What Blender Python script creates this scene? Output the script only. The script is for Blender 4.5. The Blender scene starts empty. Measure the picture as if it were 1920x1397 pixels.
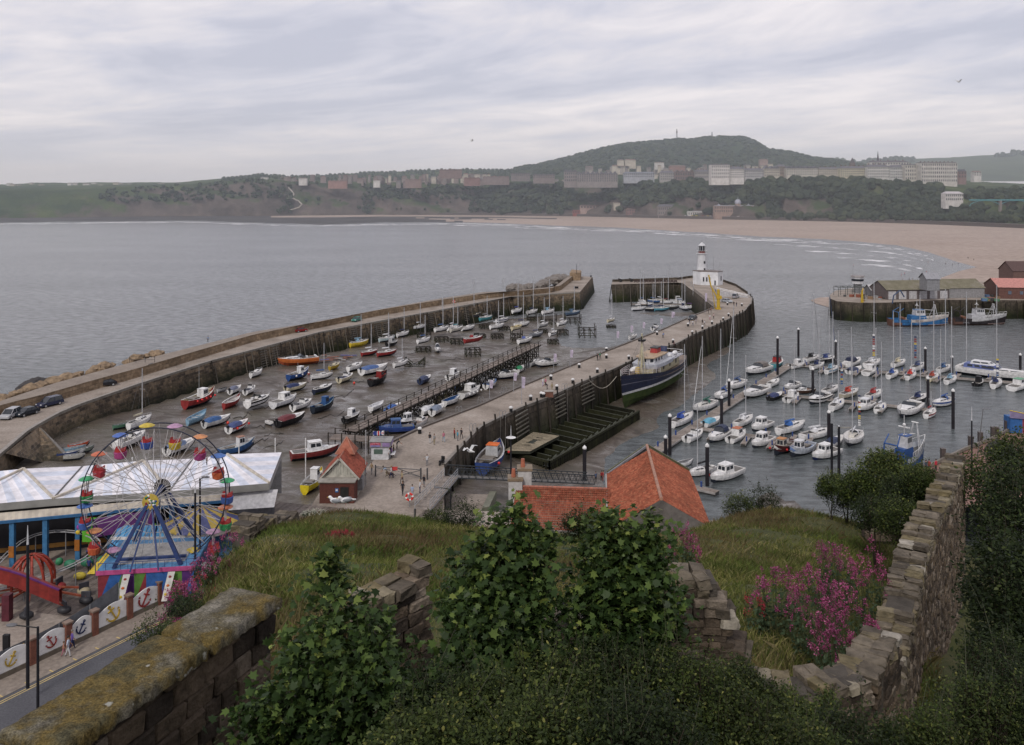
import bpy,math,random
import numpy as np
from mathutils import Vector,Matrix
random.seed(7)
sc=bpy.context.scene
COL=sc.collection
F,H,HOR,CX=1600.0,47.5,368.0,960.0
K23=F/2400
R=math.radians
def P(px,py,z=0.0):
 Y=F*(H-z)/(py-HOR)
 return Vector(((px-CX)*Y/F,Y,z))
def D(px,py,Y):
 return Vector(((px-CX)*Y/F,Y,H-(py-HOR)*Y/F))
def lerp(a,b,t):return a+(b-a)*t
def interp(x,tab):
 if x<=tab[0][0]:return tab[0][1]
 for(x0,y0),(x1,y1)in zip(tab,tab[1:]):
  if x<=x1:return y0+(y1-y0)*(x-x0)/(x1-x0)
 return tab[-1][1]
# ---------------------------------------------------------------- materials
MATS={}
def nt(name):
 m=bpy.data.materials.new(name);m.use_nodes=True
 n=m.node_tree.nodes;l=m.node_tree.links
 return m,n,l,n['Principled BSDF'],n['Material Output']
def coord(n,l,scale=(1,1,1),kind='Object'):
 tc=n.new('ShaderNodeTexCoord');mp=n.new('ShaderNodeMapping')
 mp.inputs['Scale'].default_value=scale
 l.new(tc.outputs[kind],mp.inputs['Vector']);return mp.outputs['Vector']
def noise(n,l,vec,scale,detail=4,rough=.55,dist=0):
 t=n.new('ShaderNodeTexNoise');t.inputs['Scale'].default_value=scale
 t.inputs['Detail'].default_value=detail;t.inputs['Roughness'].default_value=rough
 t.inputs['Distortion'].default_value=dist
 if vec:l.new(vec,t.inputs['Vector'])
 return t.outputs['Fac']
def ramp(n,l,fac,stops):
 r=n.new('ShaderNodeValToRGB');e=r.color_ramp.elements
 while len(e)<len(stops):e.new(.5)
 for i,(p,c)in enumerate(stops):
  e[i].position=p
  e[i].color=(*c,1)if len(c)==3 else c
 l.new(fac,r.inputs['Fac']);return r.outputs['Color']
def mixc(n,l,fac,a,b,mode='MIX'):
 m=n.new('ShaderNodeMix');m.data_type='RGBA';m.blend_type=mode
 for i,v in((0,fac),(6,a),(7,b)):
  if isinstance(v,(int,float)):m.inputs[i].default_value=v
  elif isinstance(v,tuple):m.inputs[i].default_value=(*v,1)if len(v)==3 else v
  else:l.new(v,m.inputs[i])
 return m.outputs[2]
def math_(n,l,op,a,b=None,clamp=False):
 m=n.new('ShaderNodeMath');m.operation=op;m.use_clamp=clamp
 for i,v in((0,a),(1,b)):
  if v is None:continue
  if isinstance(v,(int,float)):m.inputs[i].default_value=v
  else:l.new(v,m.inputs[i])
 return m.outputs[0]
def bump(n,l,b,h,strength=.3,dist=.1):
 u=n.new('ShaderNodeBump');u.inputs['Strength'].default_value=strength
 u.inputs['Distance'].default_value=dist
 l.new(h,u.inputs['Height']);l.new(u.outputs['Normal'],b.inputs['Normal'])
def paint(rgb,rough=.5,var=.25,scale=1.6,bmp=0,metal=0):
 key=('paint',tuple(round(c,3)for c in rgb),rough,var,scale,bmp,metal)
 if key in MATS:return MATS[key]
 m,n,l,b,o=nt('paint')
 v=coord(n,l)
 f=noise(n,l,v,scale,5,.65)
 dark=tuple(c*(1-var)*.85 for c in rgb);lite=tuple(min(1,c*(1+var*.35))for c in rgb)
 l.new(ramp(n,l,f,[(.3,dark),(.62,lite)]),b.inputs['Base Color'])
 b.inputs['Roughness'].default_value=rough;b.inputs['Metallic'].default_value=metal
 b.inputs['Specular IOR Level'].default_value=.3
 if bmp:bump(n,l,b,noise(n,l,v,scale*6,4),bmp,.05)
 MATS[key]=m;return m
WHITE=(.68,.67,.67);CREAM=(.5,.45,.33);NAVY=(.015,.025,.085);BLUE=(.03,.085,.22)
LBLUE=(.2,.32,.42);RED=(.24,.03,.03);YEL=(.55,.4,.04);GREEN=(.03,.16,.08)
BLACK=(.012,.012,.014);GREY=(.2,.2,.21);TEAL=(.06,.22,.25);WOOD=(.16,.09,.05)
ORANGE=(.48,.13,.035);MAROON=(.12,.02,.025);TAN=(.3,.25,.16);LGREY=(.36,.36,.37)
DECKW=(.58,.56,.54);TIMB=(.035,.03,.026);RUST=(.16,.07,.04);GLASS='glass'
def glass():
 if 'glass' in MATS:return MATS['glass']
 m,n,l,b,o=nt('dark_glass')
 f=noise(n,l,coord(n,l),2.0)
 l.new(ramp(n,l,f,[(.3,(.012,.015,.02)),(.7,(.035,.04,.05))]),b.inputs['Base Color'])
 b.inputs['Roughness'].default_value=.12
 MATS['glass']=m;return m
def MT(x):
 if isinstance(x,bpy.types.Material):return x
 if x=='glass':return glass()
 return paint(x)
# ---------------------------------------------------------------- mesh builder
class MB:
 def __init__(s):
  s.v=[];s.f=[];s.m=[];s.mats=[];s.uv={};s.r=[];s.sm=[]
 def mi(s,m):
  m=MT(m)
  if m not in s.mats:s.mats.append(m)
  return s.mats.index(m)
 def face(s,pts,m,uv=None,r=None,sm=False):
  i=len(s.v);s.v+=[tuple(p)for p in pts]
  s.f.append(tuple(range(i,i+len(pts))));s.m.append(s.mi(m))
  if uv:s.uv[len(s.f)-1]=uv
  s.r.append(random.random()if r is None else r);s.sm.append(sm)
  return s
 def mesh(s,vs,fs,m,r=None,sm=False):
  i=len(s.v);s.v+=[tuple(p)for p in vs];k=s.mi(m)
  r=random.random()if r is None else r
  for f in fs:
   s.f.append(tuple(j+i for j in f));s.m.append(k);s.r.append(r);s.sm.append(sm)
  return s
 def box(s,c,d,m,rz=0,top=1.0,jit=0,r=None):
  x,y,z=(q/2 for q in d);ca,sa=math.cos(rz),math.sin(rz);vs=[]
  for k,(sx,sy,sz)in enumerate(((-1,-1,-1),(1,-1,-1),(1,1,-1),(-1,1,-1),(-1,-1,1),(1,-1,1),(1,1,1),(-1,1,1))):
   t=top if sz>0 else 1
   px,py,pz=sx*x*t,sy*y*t,sz*z
   if jit:px+=random.uniform(-jit,jit);py+=random.uniform(-jit,jit);pz+=random.uniform(-jit,jit)
   vs.append((c[0]+px*ca-py*sa,c[1]+px*sa+py*ca,c[2]+pz))
  return s.mesh(vs,[(3,2,1,0),(4,5,6,7),(0,1,5,4),(1,2,6,5),(2,3,7,6),(3,0,4,7)],m,r)
 def tube(s,a,b,r0,m,r1=None,n=5,cap=True):
  a=Vector(a);b=Vector(b);r1=r0 if r1 is None else r1;d=(b-a)
  if d.length<1e-6:return s
  d.normalize();u=d.orthogonal().normalized();w=d.cross(u);vs=[]
  for q,rr in((a,r0),(b,r1)):
   for i in range(n):
    t=2*math.pi*i/n;vs.append(q+u*math.cos(t)*rr+w*math.sin(t)*rr)
  fs=[(i,(i+1)%n,n+(i+1)%n,n+i)for i in range(n)]
  if cap:fs+=[tuple(range(n))[::-1],tuple(range(n,2*n))]
  return s.mesh(vs,fs,m,sm=False)
 def path(s,pts,r,m,n=5):
  for a,b in zip(pts,pts[1:]):s.tube(a,b,r,m,n=n)
  return s
 def loft(s,rings,m,closed=True,cap=True,sm=False):
  n=len(rings[0]);vs=[p for r in rings for p in r];fs=[]
  for k in range(len(rings)-1):
   for i in range(n if closed else n-1):
    j=(i+1)%n
    fs.append((k*n+i,k*n+j,(k+1)*n+j,(k+1)*n+i))
  if cap and closed:fs+=[tuple(range(n))[::-1],tuple(range((len(rings)-1)*n,len(rings)*n))]
  return s.mesh(vs,fs,m,sm=sm)
 def prism(s,poly,z0,z1,m,mtop=None,inset=0):
  a=[(p[0],p[1],z0)for p in poly]
  cx=sum(p[0]for p in poly)/len(poly);cy=sum(p[1]for p in poly)/len(poly)
  b=[(lerp(p[0],cx,inset),lerp(p[1],cy,inset),z1)for p in poly];n=len(poly)
  for i in range(n):
   j=(i+1)%n
   s.mesh([a[i],a[j],b[j],b[i]],[(0,1,2,3)],m)
  s.mesh(b,[tuple(range(n))],mtop or m);s.mesh(a,[tuple(range(n))[::-1]],m);return s
 def ball(s,c,r,m,n=8,k=5,sq=(1,1,1)):
  rings=[]
  for i in range(k+1):
   t=math.pi*i/k;q=max(math.sin(t),.02)
   rings.append([(c[0]+r*sq[0]*q*math.cos(2*math.pi*j/n),c[1]+r*sq[1]*q*math.sin(2*math.pi*j/n),c[2]-r*sq[2]*math.cos(t))for j in range(n)])
  return s.loft(rings,m,sm=True)
 def build(s,name,parent=None,loc=None,rz=0):
  me=bpy.data.meshes.new(name);me.from_pydata(s.v,[],s.f)
  for m in s.mats:me.materials.append(m)
  me.polygons.foreach_set('material_index',s.m)
  me.polygons.foreach_set('use_smooth',s.sm)
  if s.uv:
   u=me.uv_layers.new(name='UVMap')
   for fi,uvs in s.uv.items():
    for li,q in zip(me.polygons[fi].loop_indices,uvs):u.data[li].uv=q
  at=me.attributes.new('rnd','FLOAT','FACE');at.data.foreach_set('value',s.r)
  me.update()
  o=bpy.data.objects.new(name,me);COL.objects.link(o)
  if parent:o.parent=parent
  if loc is not None:o.location=loc
  o.rotation_euler.z=rz
  return o
def tag(o,label=None,cat=None,group=None,kind=None):
 if label:o['label']=label
 if cat:o['category']=cat
 if group:o['group']=group
 if kind:o['kind']=kind
 return o
def thing(name,label,cat,loc=(0,0,0),rz=0,group=None):
 o=bpy.data.objects.new(name,None);COL.objects.link(o);o.location=loc;o.rotation_euler.z=rz
 o.empty_display_size=.3
 return tag(o,label,cat,group)
def npmesh(name,V,loops,sizes,mat,rnd=None,smooth=False):
 me=bpy.data.meshes.new(name);me.vertices.add(len(V));me.vertices.foreach_set('co',V.astype(np.float32).ravel())
 me.loops.add(len(loops));me.loops.foreach_set('vertex_index',loops.astype(np.int32))
 me.polygons.add(len(sizes));st=np.concatenate(([0],np.cumsum(sizes)[:-1])).astype(np.int32)
 me.polygons.foreach_set('loop_start',st)
 try:me.polygons.foreach_set('loop_total',sizes.astype(np.int32))
 except Exception:pass
 me.polygons.foreach_set('use_smooth',np.full(len(sizes),smooth))
 for q in(mat if isinstance(mat,list)else[mat]):me.materials.append(q)
 if rnd is not None:
  at=me.attributes.new('rnd','FLOAT','FACE');at.data.foreach_set('value',rnd.astype(np.float32))
 me.update(calc_edges=True)
 o=bpy.data.objects.new(name,me);COL.objects.link(o);return o
SHAPES={
'oval':np.array([(0,-.5),(.24,-.15),(.22,.2),(0,.5),(-.22,.2),(-.24,-.15)]),
'maple':np.array([(0,-.42),(.2,-.32),(.5,-.3),(.34,-.08),(.5,.18),(.22,.14),(.12,.28),(0,.55),(-.12,.28),(-.22,.14),(-.5,.18),(-.34,-.08),(-.5,-.3),(-.2,-.32)]),
'blade':np.array([(-.035,-.5),(.035,-.5),(.02,.1),(0,.5)]),
'clump':np.array([(0,-.5),(.35,-.4),(.5,0),(.3,.35),(0,.5),(-.4,.3),(-.5,-.05),(-.3,-.4)]),
}
def leaves(name,C,size,mat,shape='oval',up=.5,bend=.15,seed=1,rnd=None):
 """many small leaf polygons, one mesh; C (N,3) centres"""
 g=np.random.default_rng(seed);N=len(C);S=SHAPES[shape];K=len(S)
 nrm=g.normal(size=(N,3));nrm/=np.linalg.norm(nrm,axis=1)[:,None]
 nrm[:,2]=np.abs(nrm[:,2]);nrm+=np.array([0,0,up]);nrm/=np.linalg.norm(nrm,axis=1)[:,None]
 t=g.normal(size=(N,3));u=np.cross(nrm,t);u/=np.linalg.norm(u,axis=1)[:,None]+1e-9;w=np.cross(nrm,u)
 sz=(np.ones(N)*size*(g.uniform(.4,1.4,N)))[:,None,None]
 V=C[:,None,:]+sz*(u[:,None,:]*S[None,:,0:1]+w[:,None,:]*S[None,:,1:2]-nrm[:,None,:]*bend*(S[None,:,0:1]**2+S[None,:,1:2]**2)*4*.3)
 V=V.reshape(-1,3)
 return npmesh(name,V,np.arange(N*K),np.full(N,K),mat,g.uniform(0,1,N)if rnd is None else rnd)
def blades(name,C,h,w,mat,seed=1,lean=.35,wind=(.3,-.1)):
 g=np.random.default_rng(seed);N=len(C);a=g.uniform(0,2*np.pi,N)
 u=np.stack([np.cos(a),np.sin(a),np.zeros(N)],1)*(w*g.uniform(.6,1.4,N))[:,None]
 hh=(h*g.uniform(.5,1.3,N))[:,None];b=np.stack([g.normal(0,lean,N)+wind[0],g.normal(0,lean,N)+wind[1],np.ones(N)],1)
 p1=C+b*hh*.55*np.array([.5,.5,1]);p2=C+b*hh
 V=np.stack([C-u,C+u,p1+u*.7,p2,p1-u*.7],1).reshape(-1,3)
 return npmesh(name,V,np.arange(N*5),np.full(N,5),mat,g.uniform(0,1,N))
# ---------------------------------------------------------------- camera, world, sun
cam=bpy.data.cameras.new('camera');camo=bpy.data.objects.new('camera',cam);COL.objects.link(camo)
camo.location=(0,0,H);camo.rotation_euler=(R(90),0,0)
cam.sensor_width=36;cam.lens=F/1920*36;cam.shift_y=-(698.5-HOR)/1920;cam.clip_end=60000;cam.clip_start=.1
sc.camera=camo
sc.view_settings.view_transform='Standard';sc.view_settings.look='None';sc.view_settings.exposure=0
w=bpy.data.worlds.new('World');sc.world=w;w.use_nodes=True
n=w.node_tree.nodes;l=w.node_tree.links;bg=n['Background']
SUN_EL,SUN_AZ=R(42),R(200)
sky=n.new('ShaderNodeTexSky');sky.sky_type='NISHITA';sky.sun_disc=False
sky.sun_elevation=SUN_EL;sky.sun_rotation=SUN_AZ
skm=mixc(n,l,1.0,sky.outputs[0],(.10,.10,.10),'MULTIPLY')
tc=n.new('ShaderNodeTexCoord');sp=n.new('ShaderNodeSeparateXYZ');l.new(tc.outputs['Generated'],sp.inputs[0])
ez=math_(n,l,'MAXIMUM',sp.outputs[2],0)
cu=math_(n,l,'ARCTAN2',sp.outputs[0],sp.outputs[1])
cv=math_(n,l,'SUBTRACT',math_(n,l,'DIVIDE',math_(n,l,'MULTIPLY',ez,.9),math_(n,l,'ADD',ez,.16)),math_(n,l,'MULTIPLY',cu,.17))
cb=n.new('ShaderNodeCombineXYZ');l.new(cu,cb.inputs[0]);l.new(cv,cb.inputs[1])
def cloudlayer(rot,scl,loc,ns,det,dist):
 q=n.new('ShaderNodeMapping');q.inputs['Rotation'].default_value=(0,0,R(rot));q.inputs['Scale'].default_value=scl;q.inputs['Location'].default_value=loc
 l.new(cb.outputs[0],q.inputs[0]);return noise(n,l,q.outputs[0],ns,det,.6,dist)
c1=cloudlayer(0,(1.3,4.2,1),(1.3,2.2,0),1.5,4,.4)
c2=cloudlayer(2,(3.0,8,1),(3,5,0),1.8,9,1.2)
c3=cloudlayer(-4,(6.0,16.0,1),(8,1,0),2.2,8,.5)
cm=math_(n,l,'ADD',math_(n,l,'ADD',math_(n,l,'MULTIPLY',c1,.62),math_(n,l,'MULTIPLY',c2,.26)),math_(n,l,'MULTIPLY',c3,.12))
def gband(a_,b_,wd,amp):
 d=math_(n,l,'SUBTRACT',sp.outputs[2],math_(n,l,'ADD',math_(n,l,'MULTIPLY',cu,b_),a_))
 d=math_(n,l,'DIVIDE',d,wd);d=math_(n,l,'MULTIPLY',d,d);d=math_(n,l,'MULTIPLY',d,-1)
 e=math_(n,l,'EXPONENT',d);return math_(n,l,'MULTIPLY',math_(n,l,'MULTIPLY',e,math_(n,l,'ADD',c2,.4)),amp)
cm=math_(n,l,'ADD',cm,gband(.117,.10,.016,-.085));cm=math_(n,l,'ADD',cm,gband(.086,.12,.016,.055));cm=math_(n,l,'ADD',cm,gband(.065,.03,.008,-.035))
cloud=ramp(n,l,cm,[(.40,(.48,.485,.565)),(.46,(.565,.56,.63)),(.52,(.655,.63,.67)),(.60,(.775,.73,.745))])
hz=math_(n,l,'MULTIPLY',sp.outputs[2],14,True)
cloud=mixc(n,l,hz,(.63,.63,.685),cloud)
skc=mixc(n,l,.93,skm,cloud)
l.new(skc,bg.inputs[0]);bg.inputs[1].default_value=1.22
sl=bpy.data.lights.new('sun','SUN');sl.energy=1.9;sl.angle=R(12);sl.color=(1,.95,.88)
so=bpy.data.objects.new('sun',sl);COL.objects.link(so)
so.rotation_euler=(R(90)-SUN_EL,0,R(180)-SUN_AZ)
# ---------------------------------------------------------------- setting materials
def m_water():
 m,n,l,b,o=nt('sea_water');v=coord(n,l)
 mpv=n.new('ShaderNodeMapping');mpv.inputs['Rotation'].default_value=(0,0,.35);mpv.inputs['Scale'].default_value=(.55,1.2,1);l.new(v,mpv.inputs[0])
 big=noise(n,l,mpv.outputs[0],.012,5,.6)
 f1=noise(n,l,mpv.outputs[0],.45,6,.68);f2=noise(n,l,mpv.outputs[0],1.7,4,.6)
 hh=math_(n,l,'ADD',math_(n,l,'MULTIPLY',f1,.9),math_(n,l,'MULTIPLY',f2,.42))
 c=ramp(n,l,big,[(.3,(.165,.17,.178)),(.7,(.22,.225,.235))])
 fl=ramp(n,l,f1,[(.38,(.6,.6,.6)),(.62,(1.4,1.4,1.4))])
 c=mixc(n,l,1.0,c,fl,'MULTIPLY')
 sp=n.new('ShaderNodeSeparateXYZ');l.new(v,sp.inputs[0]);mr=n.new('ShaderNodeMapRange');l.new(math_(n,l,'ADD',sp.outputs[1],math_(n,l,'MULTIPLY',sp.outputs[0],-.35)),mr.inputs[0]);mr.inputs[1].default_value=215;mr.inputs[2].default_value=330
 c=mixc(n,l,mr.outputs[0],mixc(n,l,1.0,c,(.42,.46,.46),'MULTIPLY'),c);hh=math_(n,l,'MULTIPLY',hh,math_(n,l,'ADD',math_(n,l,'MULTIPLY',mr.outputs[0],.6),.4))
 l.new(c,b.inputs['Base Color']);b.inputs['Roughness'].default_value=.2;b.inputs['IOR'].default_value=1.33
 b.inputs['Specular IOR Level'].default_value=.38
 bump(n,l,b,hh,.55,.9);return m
def m_mud():
 m,n,l,b,o=nt('harbour_mud');v=coord(n,l)
 a=noise(n,l,v,.09,6,.6);
 mpv=n.new('ShaderNodeMapping');mpv.inputs['Scale'].default_value=(.8,1.1,1);mpv.inputs['Rotation'].default_value=(0,0,.5);l.new(v,mpv.inputs[0])
 d=noise(n,l,mpv.outputs[0],.17,10,.72,1.0);e=noise(n,l,v,3.0,4,.6)
 c=ramp(n,l,d,[(.33,(.028,.021,.016)),(.44,(.07,.053,.04)),(.53,(.1,.08,.064)),(.60,(.15,.13,.115)),(.66,(.21,.19,.18))])
 c=mixc(n,l,ramp(n,l,a,[(.45,(0,0,0)),(.65,(.45,.45,.45))]),c,(.085,.08,.05))
 c=mixc(n,l,.5,c,ramp(n,l,e,[(.3,(.5,.5,.5)),(.7,(1.2,1.2,1.2))]),'MULTIPLY')
 l.new(c,b.inputs['Base Color'])
 l.new(ramp(n,l,d,[(.42,(.6,.6,.6)),(.58,(.22,.22,.22))]),b.inputs['Roughness'])
 b.inputs['Specular IOR Level'].default_value=.45
 bump(n,l,b,math_(n,l,'ADD',d,math_(n,l,'MULTIPLY',e,.25)),.55,.3);return m
def m_ground(name,cols,s1=.25,s2=3.5,rough=.85,bmp=.3,tile=None):
 m,n,l,b,o=nt(name);v=coord(n,l)
 a=noise(n,l,v,s1,6,.6);e=noise(n,l,v,s2,6,.65)
 c=ramp(n,l,a,[(.3+.4*i/(len(cols)-1),q)for i,q in enumerate(cols)])
 c=mixc(n,l,.75,c,ramp(n,l,e,[(.3,(.62,.62,.62)),(.7,(1.25,1.25,1.25))]),'MULTIPLY')
 l.new(c,b.inputs['Base Color']);b.inputs['Roughness'].default_value=rough
 b.inputs['Specular IOR Level'].default_value=.2
 if bmp:bump(n,l,b,e,bmp,.08)
 return m
def m_stone(name,c1,c2,mortar,bw=1.3,bh=.55,algae=None,zlo=1.0,zhi=4.5,vert=False):
 """quay masonry: blocks laid in the wall's own UVs (metres), weed towards the tide line"""
 m,n,l,b,o=nt(name);uv=coord(n,l,kind='UV');v=coord(n,l)
 wob=n.new('ShaderNodeTexNoise');wob.inputs['Scale'].default_value=.8;l.new(uv,wob.inputs['Vector'])
 uv2=n.new('ShaderNodeVectorMath');uv2.operation='MULTIPLY_ADD';l.new(wob.outputs['Color'],uv2.inputs[0]);uv2.inputs[1].default_value=(.35,.25,0);l.new(uv,uv2.inputs[2])
 t=n.new('ShaderNodeTexBrick');l.new(uv2.outputs[0],t.inputs['Vector'])
 t.inputs['Scale'].default_value=1;t.inputs['Brick Width'].default_value=bw;t.inputs['Row Height'].default_value=bh
 t.inputs['Mortar Size'].default_value=.03;t.inputs['Mortar Smooth'].default_value=.5
 t.inputs['Color1'].default_value=(*c1,1);t.inputs['Color2'].default_value=(*c2,1);t.inputs['Mortar'].default_value=(*mortar,1)
 e=noise(n,l,v,1.1,7,.65);e2=noise(n,l,v,.16,4,.6)
 c=mixc(n,l,.85,t.outputs['Color'],ramp(n,l,e,[(.3,(.5,.48,.46)),(.7,(1.35,1.3,1.25))]),'MULTIPLY')
 c=mixc(n,l,.6,c,ramp(n,l,e2,[(.35,(.6,.58,.56)),(.65,(1.25,1.2,1.15))]),'MULTIPLY')
 if algae:
  sp=n.new('ShaderNodeSeparateXYZ');l.new(v,sp.inputs[0])
  z=math_(n,l,'ADD',sp.outputs[2],math_(n,l,'MULTIPLY',math_(n,l,'SUBTRACT',e,.5),3.5))
  mr=n.new('ShaderNodeMapRange');l.new(z,mr.inputs[0]);mr.inputs[1].default_value=zlo;mr.inputs[2].default_value=zhi
  mr.inputs[3].default_value=1;mr.inputs[4].default_value=0
  alg=ramp(n,l,e2,[(.35,(.008,.009,.007)),(.65,algae)])
  c=mixc(n,l,mr.outputs[0],c,alg)
 l.new(c,b.inputs['Base Color']);b.inputs['Roughness'].default_value=.8;b.inputs['Specular IOR Level'].default_value=.2
 bump(n,l,b,math_(n,l,'ADD',math_(n,l,'MULTIPLY',t.outputs['Fac'],-1.2),e),.7,.12)
 return m
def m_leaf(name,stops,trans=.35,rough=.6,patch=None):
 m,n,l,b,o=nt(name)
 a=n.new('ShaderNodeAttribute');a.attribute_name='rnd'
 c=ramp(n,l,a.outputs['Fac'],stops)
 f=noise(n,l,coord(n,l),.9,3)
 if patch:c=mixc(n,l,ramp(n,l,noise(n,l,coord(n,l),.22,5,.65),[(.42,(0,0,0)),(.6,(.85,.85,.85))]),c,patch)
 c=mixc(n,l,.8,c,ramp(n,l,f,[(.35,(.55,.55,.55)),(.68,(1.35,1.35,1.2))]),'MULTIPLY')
 l.new(c,b.inputs['Base Color']);b.inputs['Roughness'].default_value=rough;b.inputs['Specular IOR Level'].default_value=.12
 if trans:
  t=n.new('ShaderNodeBsdfTranslucent');l.new(c,t.inputs[0]);mx=n.new('ShaderNodeMixShader');mx.inputs[0].default_value=trans
  l.new(b.outputs[0],mx.inputs[1]);l.new(t.outputs[0],mx.inputs[2]);l.new(mx.outputs[0],o.inputs['Surface'])
 return m
def m_rnd(name,stops,rough=.85,s=6,bmp=.5,var=.8):
 """rubble, tiles, planks: one tone per face group plus grain"""
 m,n,l,b,o=nt(name);v=coord(n,l)
 a=n.new('ShaderNodeAttribute');a.attribute_name='rnd';e=noise(n,l,v,s,7,.68);e2=noise(n,l,v,s*.22,4,.6)
 c=ramp(n,l,a.outputs['Fac'],stops)
 c=mixc(n,l,var,c,ramp(n,l,e,[(.3,(.45,.44,.43)),(.7,(1.45,1.4,1.35))]),'MULTIPLY')
 c=mixc(n,l,.5,c,ramp(n,l,e2,[(.38,(.55,.54,.5)),(.62,(1.3,1.3,1.3))]),'MULTIPLY')
 l.new(c,b.inputs['Base Color']);b.inputs['Roughness'].default_value=rough;b.inputs['Specular IOR Level'].default_value=.2
 if bmp:bump(n,l,b,e,bmp,.06)
 return m
M={}
M['water']=m_water();M['mud']=m_mud()
M['deck']=m_ground('pier_concrete',[(.18,.15,.125),(.27,.228,.195),(.335,.29,.255)],.16,2.8)
M['road']=m_ground('asphalt',[(.075,.075,.085),(.1,.1,.11)],.3,6)
M['pave']=m_ground('paving',[(.2,.165,.14),(.27,.23,.195)],.4,2.5)
M['sand']=m_ground('beach_sand',[(.3,.235,.2),(.36,.29,.25)],.01,.2,bmp=0)
M['rock']=m_ground('shore_rock',[(.035,.033,.035),(.08,.072,.07)],.02,.3,bmp=0)
M['quay']=m_stone('quay_masonry',(.2,.155,.11),(.06,.048,.04),(.2,.18,.155),1.5,.6,(.022,.026,.01),2.0,6.0)
M['quay2']=m_stone('sheet_pile_wall',(.10,.085,.07),(.06,.052,.045),(.02,.018,.015),.9,3.2,(.022,.028,.008),1.5,7.0)
M['parapet']=m_stone('parapet_masonry',(.28,.215,.15),(.19,.14,.095),(.13,.11,.09),1.8,.7)
M['timber']=m_rnd('tarred_timber',[(0,(.012,.011,.01)),(1,(.04,.033,.028))],.7,3,.3)
M['weed']=m_rnd('weedy_timber',[(0,(.012,.012,.008)),(1,(.026,.028,.014))],.6,2,.4)
M['plank']=m_rnd('weathered_plank',[(0,(.15,.125,.115)),(1,(.24,.205,.185))],.8,3,.2)
M['pontoon']=m_rnd('pontoon_deck',[(0,(.19,.165,.15)),(1,(.26,.23,.21))],.8,3,.2)
# ---------------------------------------------------------------- sea, beach, far coast
def grid_mesh(name,rows,mat,smooth=True):
 a=np.array(rows,dtype=float);nr,nc=a.shape[:2]
 idx=np.arange(nr*nc).reshape(nr,nc)
 q=np.stack([idx[:-1,:-1],idx[:-1,1:],idx[1:,1:],idx[1:,:-1]],-1).reshape(-1,4)
 return npmesh(name,a.reshape(-1,3),q.ravel(),np.full(len(q),4),mat,np.random.default_rng(3).uniform(0,1,len(q)),smooth)
m=MB();m.face([(-30000,-50,0),(30000,-50,0),(30000,45000,0),(-30000,45000,0)],M['water'])
tag(m.build('sea'),kind='structure')
SHORE=[(-300,417),(0,417.5),(200,415.5),(380,414),(500,419),(600,422),(700,419),(800,417),(900,418),(1000,422),(1100,426),(1200,430),(1300,437),(1400,444),(1500,449),(1600,455),(1680,463),(1740,478),(1790,497),(1850,515),(1920,530),(2050,560),(2300,640)]
BASE=[(-300,409),(0,409),(300,406),(500,405),(700,403),(900,403.5),(1100,406),(1300,410.5),(1500,414),(1600,416),(1700,419),(1800,423),(1920,428),(2300,440)]
TOPP=[(-300,360),(0,359),(150,357),(300,350),(400,345),(480,336),(560,342),(700,347),(860,349),(960,348),(1100,345),(1200,344),(1300,342),(1400,340),(1500,337),(1600,338),(1700,346),(1760,352),(1850,362),(1920,360),(2300,360)]
RIDGE=[(-300,346),(0,346),(60,343),(200,342),(330,342),(450,332),(490,328),(560,331),(650,326),(760,321),(850,317),(940,319),(1050,322),(1200,325),(1400,320),(1600,322),(1700,326),(1800,338),(1920,345),(2300,345)]
TOPY=[(-300,2900),(300,2900),(900,2700),(1100,2550),(1500,2350),(1920,2050),(2300,1900)]
def col_y(px,py,z):return F*(H-z)/(py-HOR)
def far_pt(px,Y,z):return((px-CX)*Y/F,Y,z)
def zof(py,Y):return H-(py-HOR)*Y/F
pxs=np.arange(-300,2301,8.0);g=np.random.default_rng(5)
def rough1(px,s,k):return math.sin(px*.031*k+s)*.5+math.sin(px*.083*k+s*2.1)*.3+math.sin(px*.19*k+s*.7)*.2
beach,head,olive,righth=[[]for _ in range(9)],[[]for _ in range(13)],[[]for _ in range(7)],[[]for _ in range(5)]
def seg_t(px):
 return interp(px,[(-300,.12),(480,.15),(560,.7),(700,.6),(1000,.7),(2300,.8)])
for px in pxs:
 Ys=col_y(px,interp(px,SHORE)+rough1(px,1,1)*.8,0);Yb=col_y(px,interp(px,BASE),4)
 Yb=max(Yb,Ys+40)
 for i in range(9):
  t=i/8;Y=lerp(Ys,Yb,t);beach[i].append(far_pt(px,Y,-.25+4.2*t**1.2+(.25 if i else 0)))
 Yt=max(interp(px,TOPY)*K23,Yb+80);zt=zof(interp(px,TOPP)+rough1(px,3,1)*.8,Yt);st=seg_t(px)
 for i in range(9):
  t=i/8;zt2=4+(zt-4)*(lerp(t**.55,t,st))
  wob=math.sin(t*math.pi)*rough1(px,4+i,1.3)*(16 if st<.5 else 22)
  head[i].append(far_pt(px,lerp(Yb,Yt,lerp(t*.6,t,st))+wob,4 if i==0 else zt2+math.sin(t*math.pi)*rough1(px,9+i,1.7)*7))
 Yr=Yt+1100*K23;zr=zof(interp(px,RIDGE)+rough1(px,6,2)*.7,Yr)
 Ye=head[8][-1][1]
 for i in range(4):
  t=(i+1)/4;head[9+i].append(far_pt(px,lerp(Ye,Yr,t),lerp(zt,zr,t)))
OLV=[(820,330),(930,324),(960,320),(1000,311),(1050,301),(1080,293),(1110,286),(1150,276),(1200,268),(1250,264),(1300,263),(1340,259),(1390,258),(1415,266),(1440,281),(1480,287),(1520,297),(1560,302),(1620,310),(1700,330)]
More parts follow.
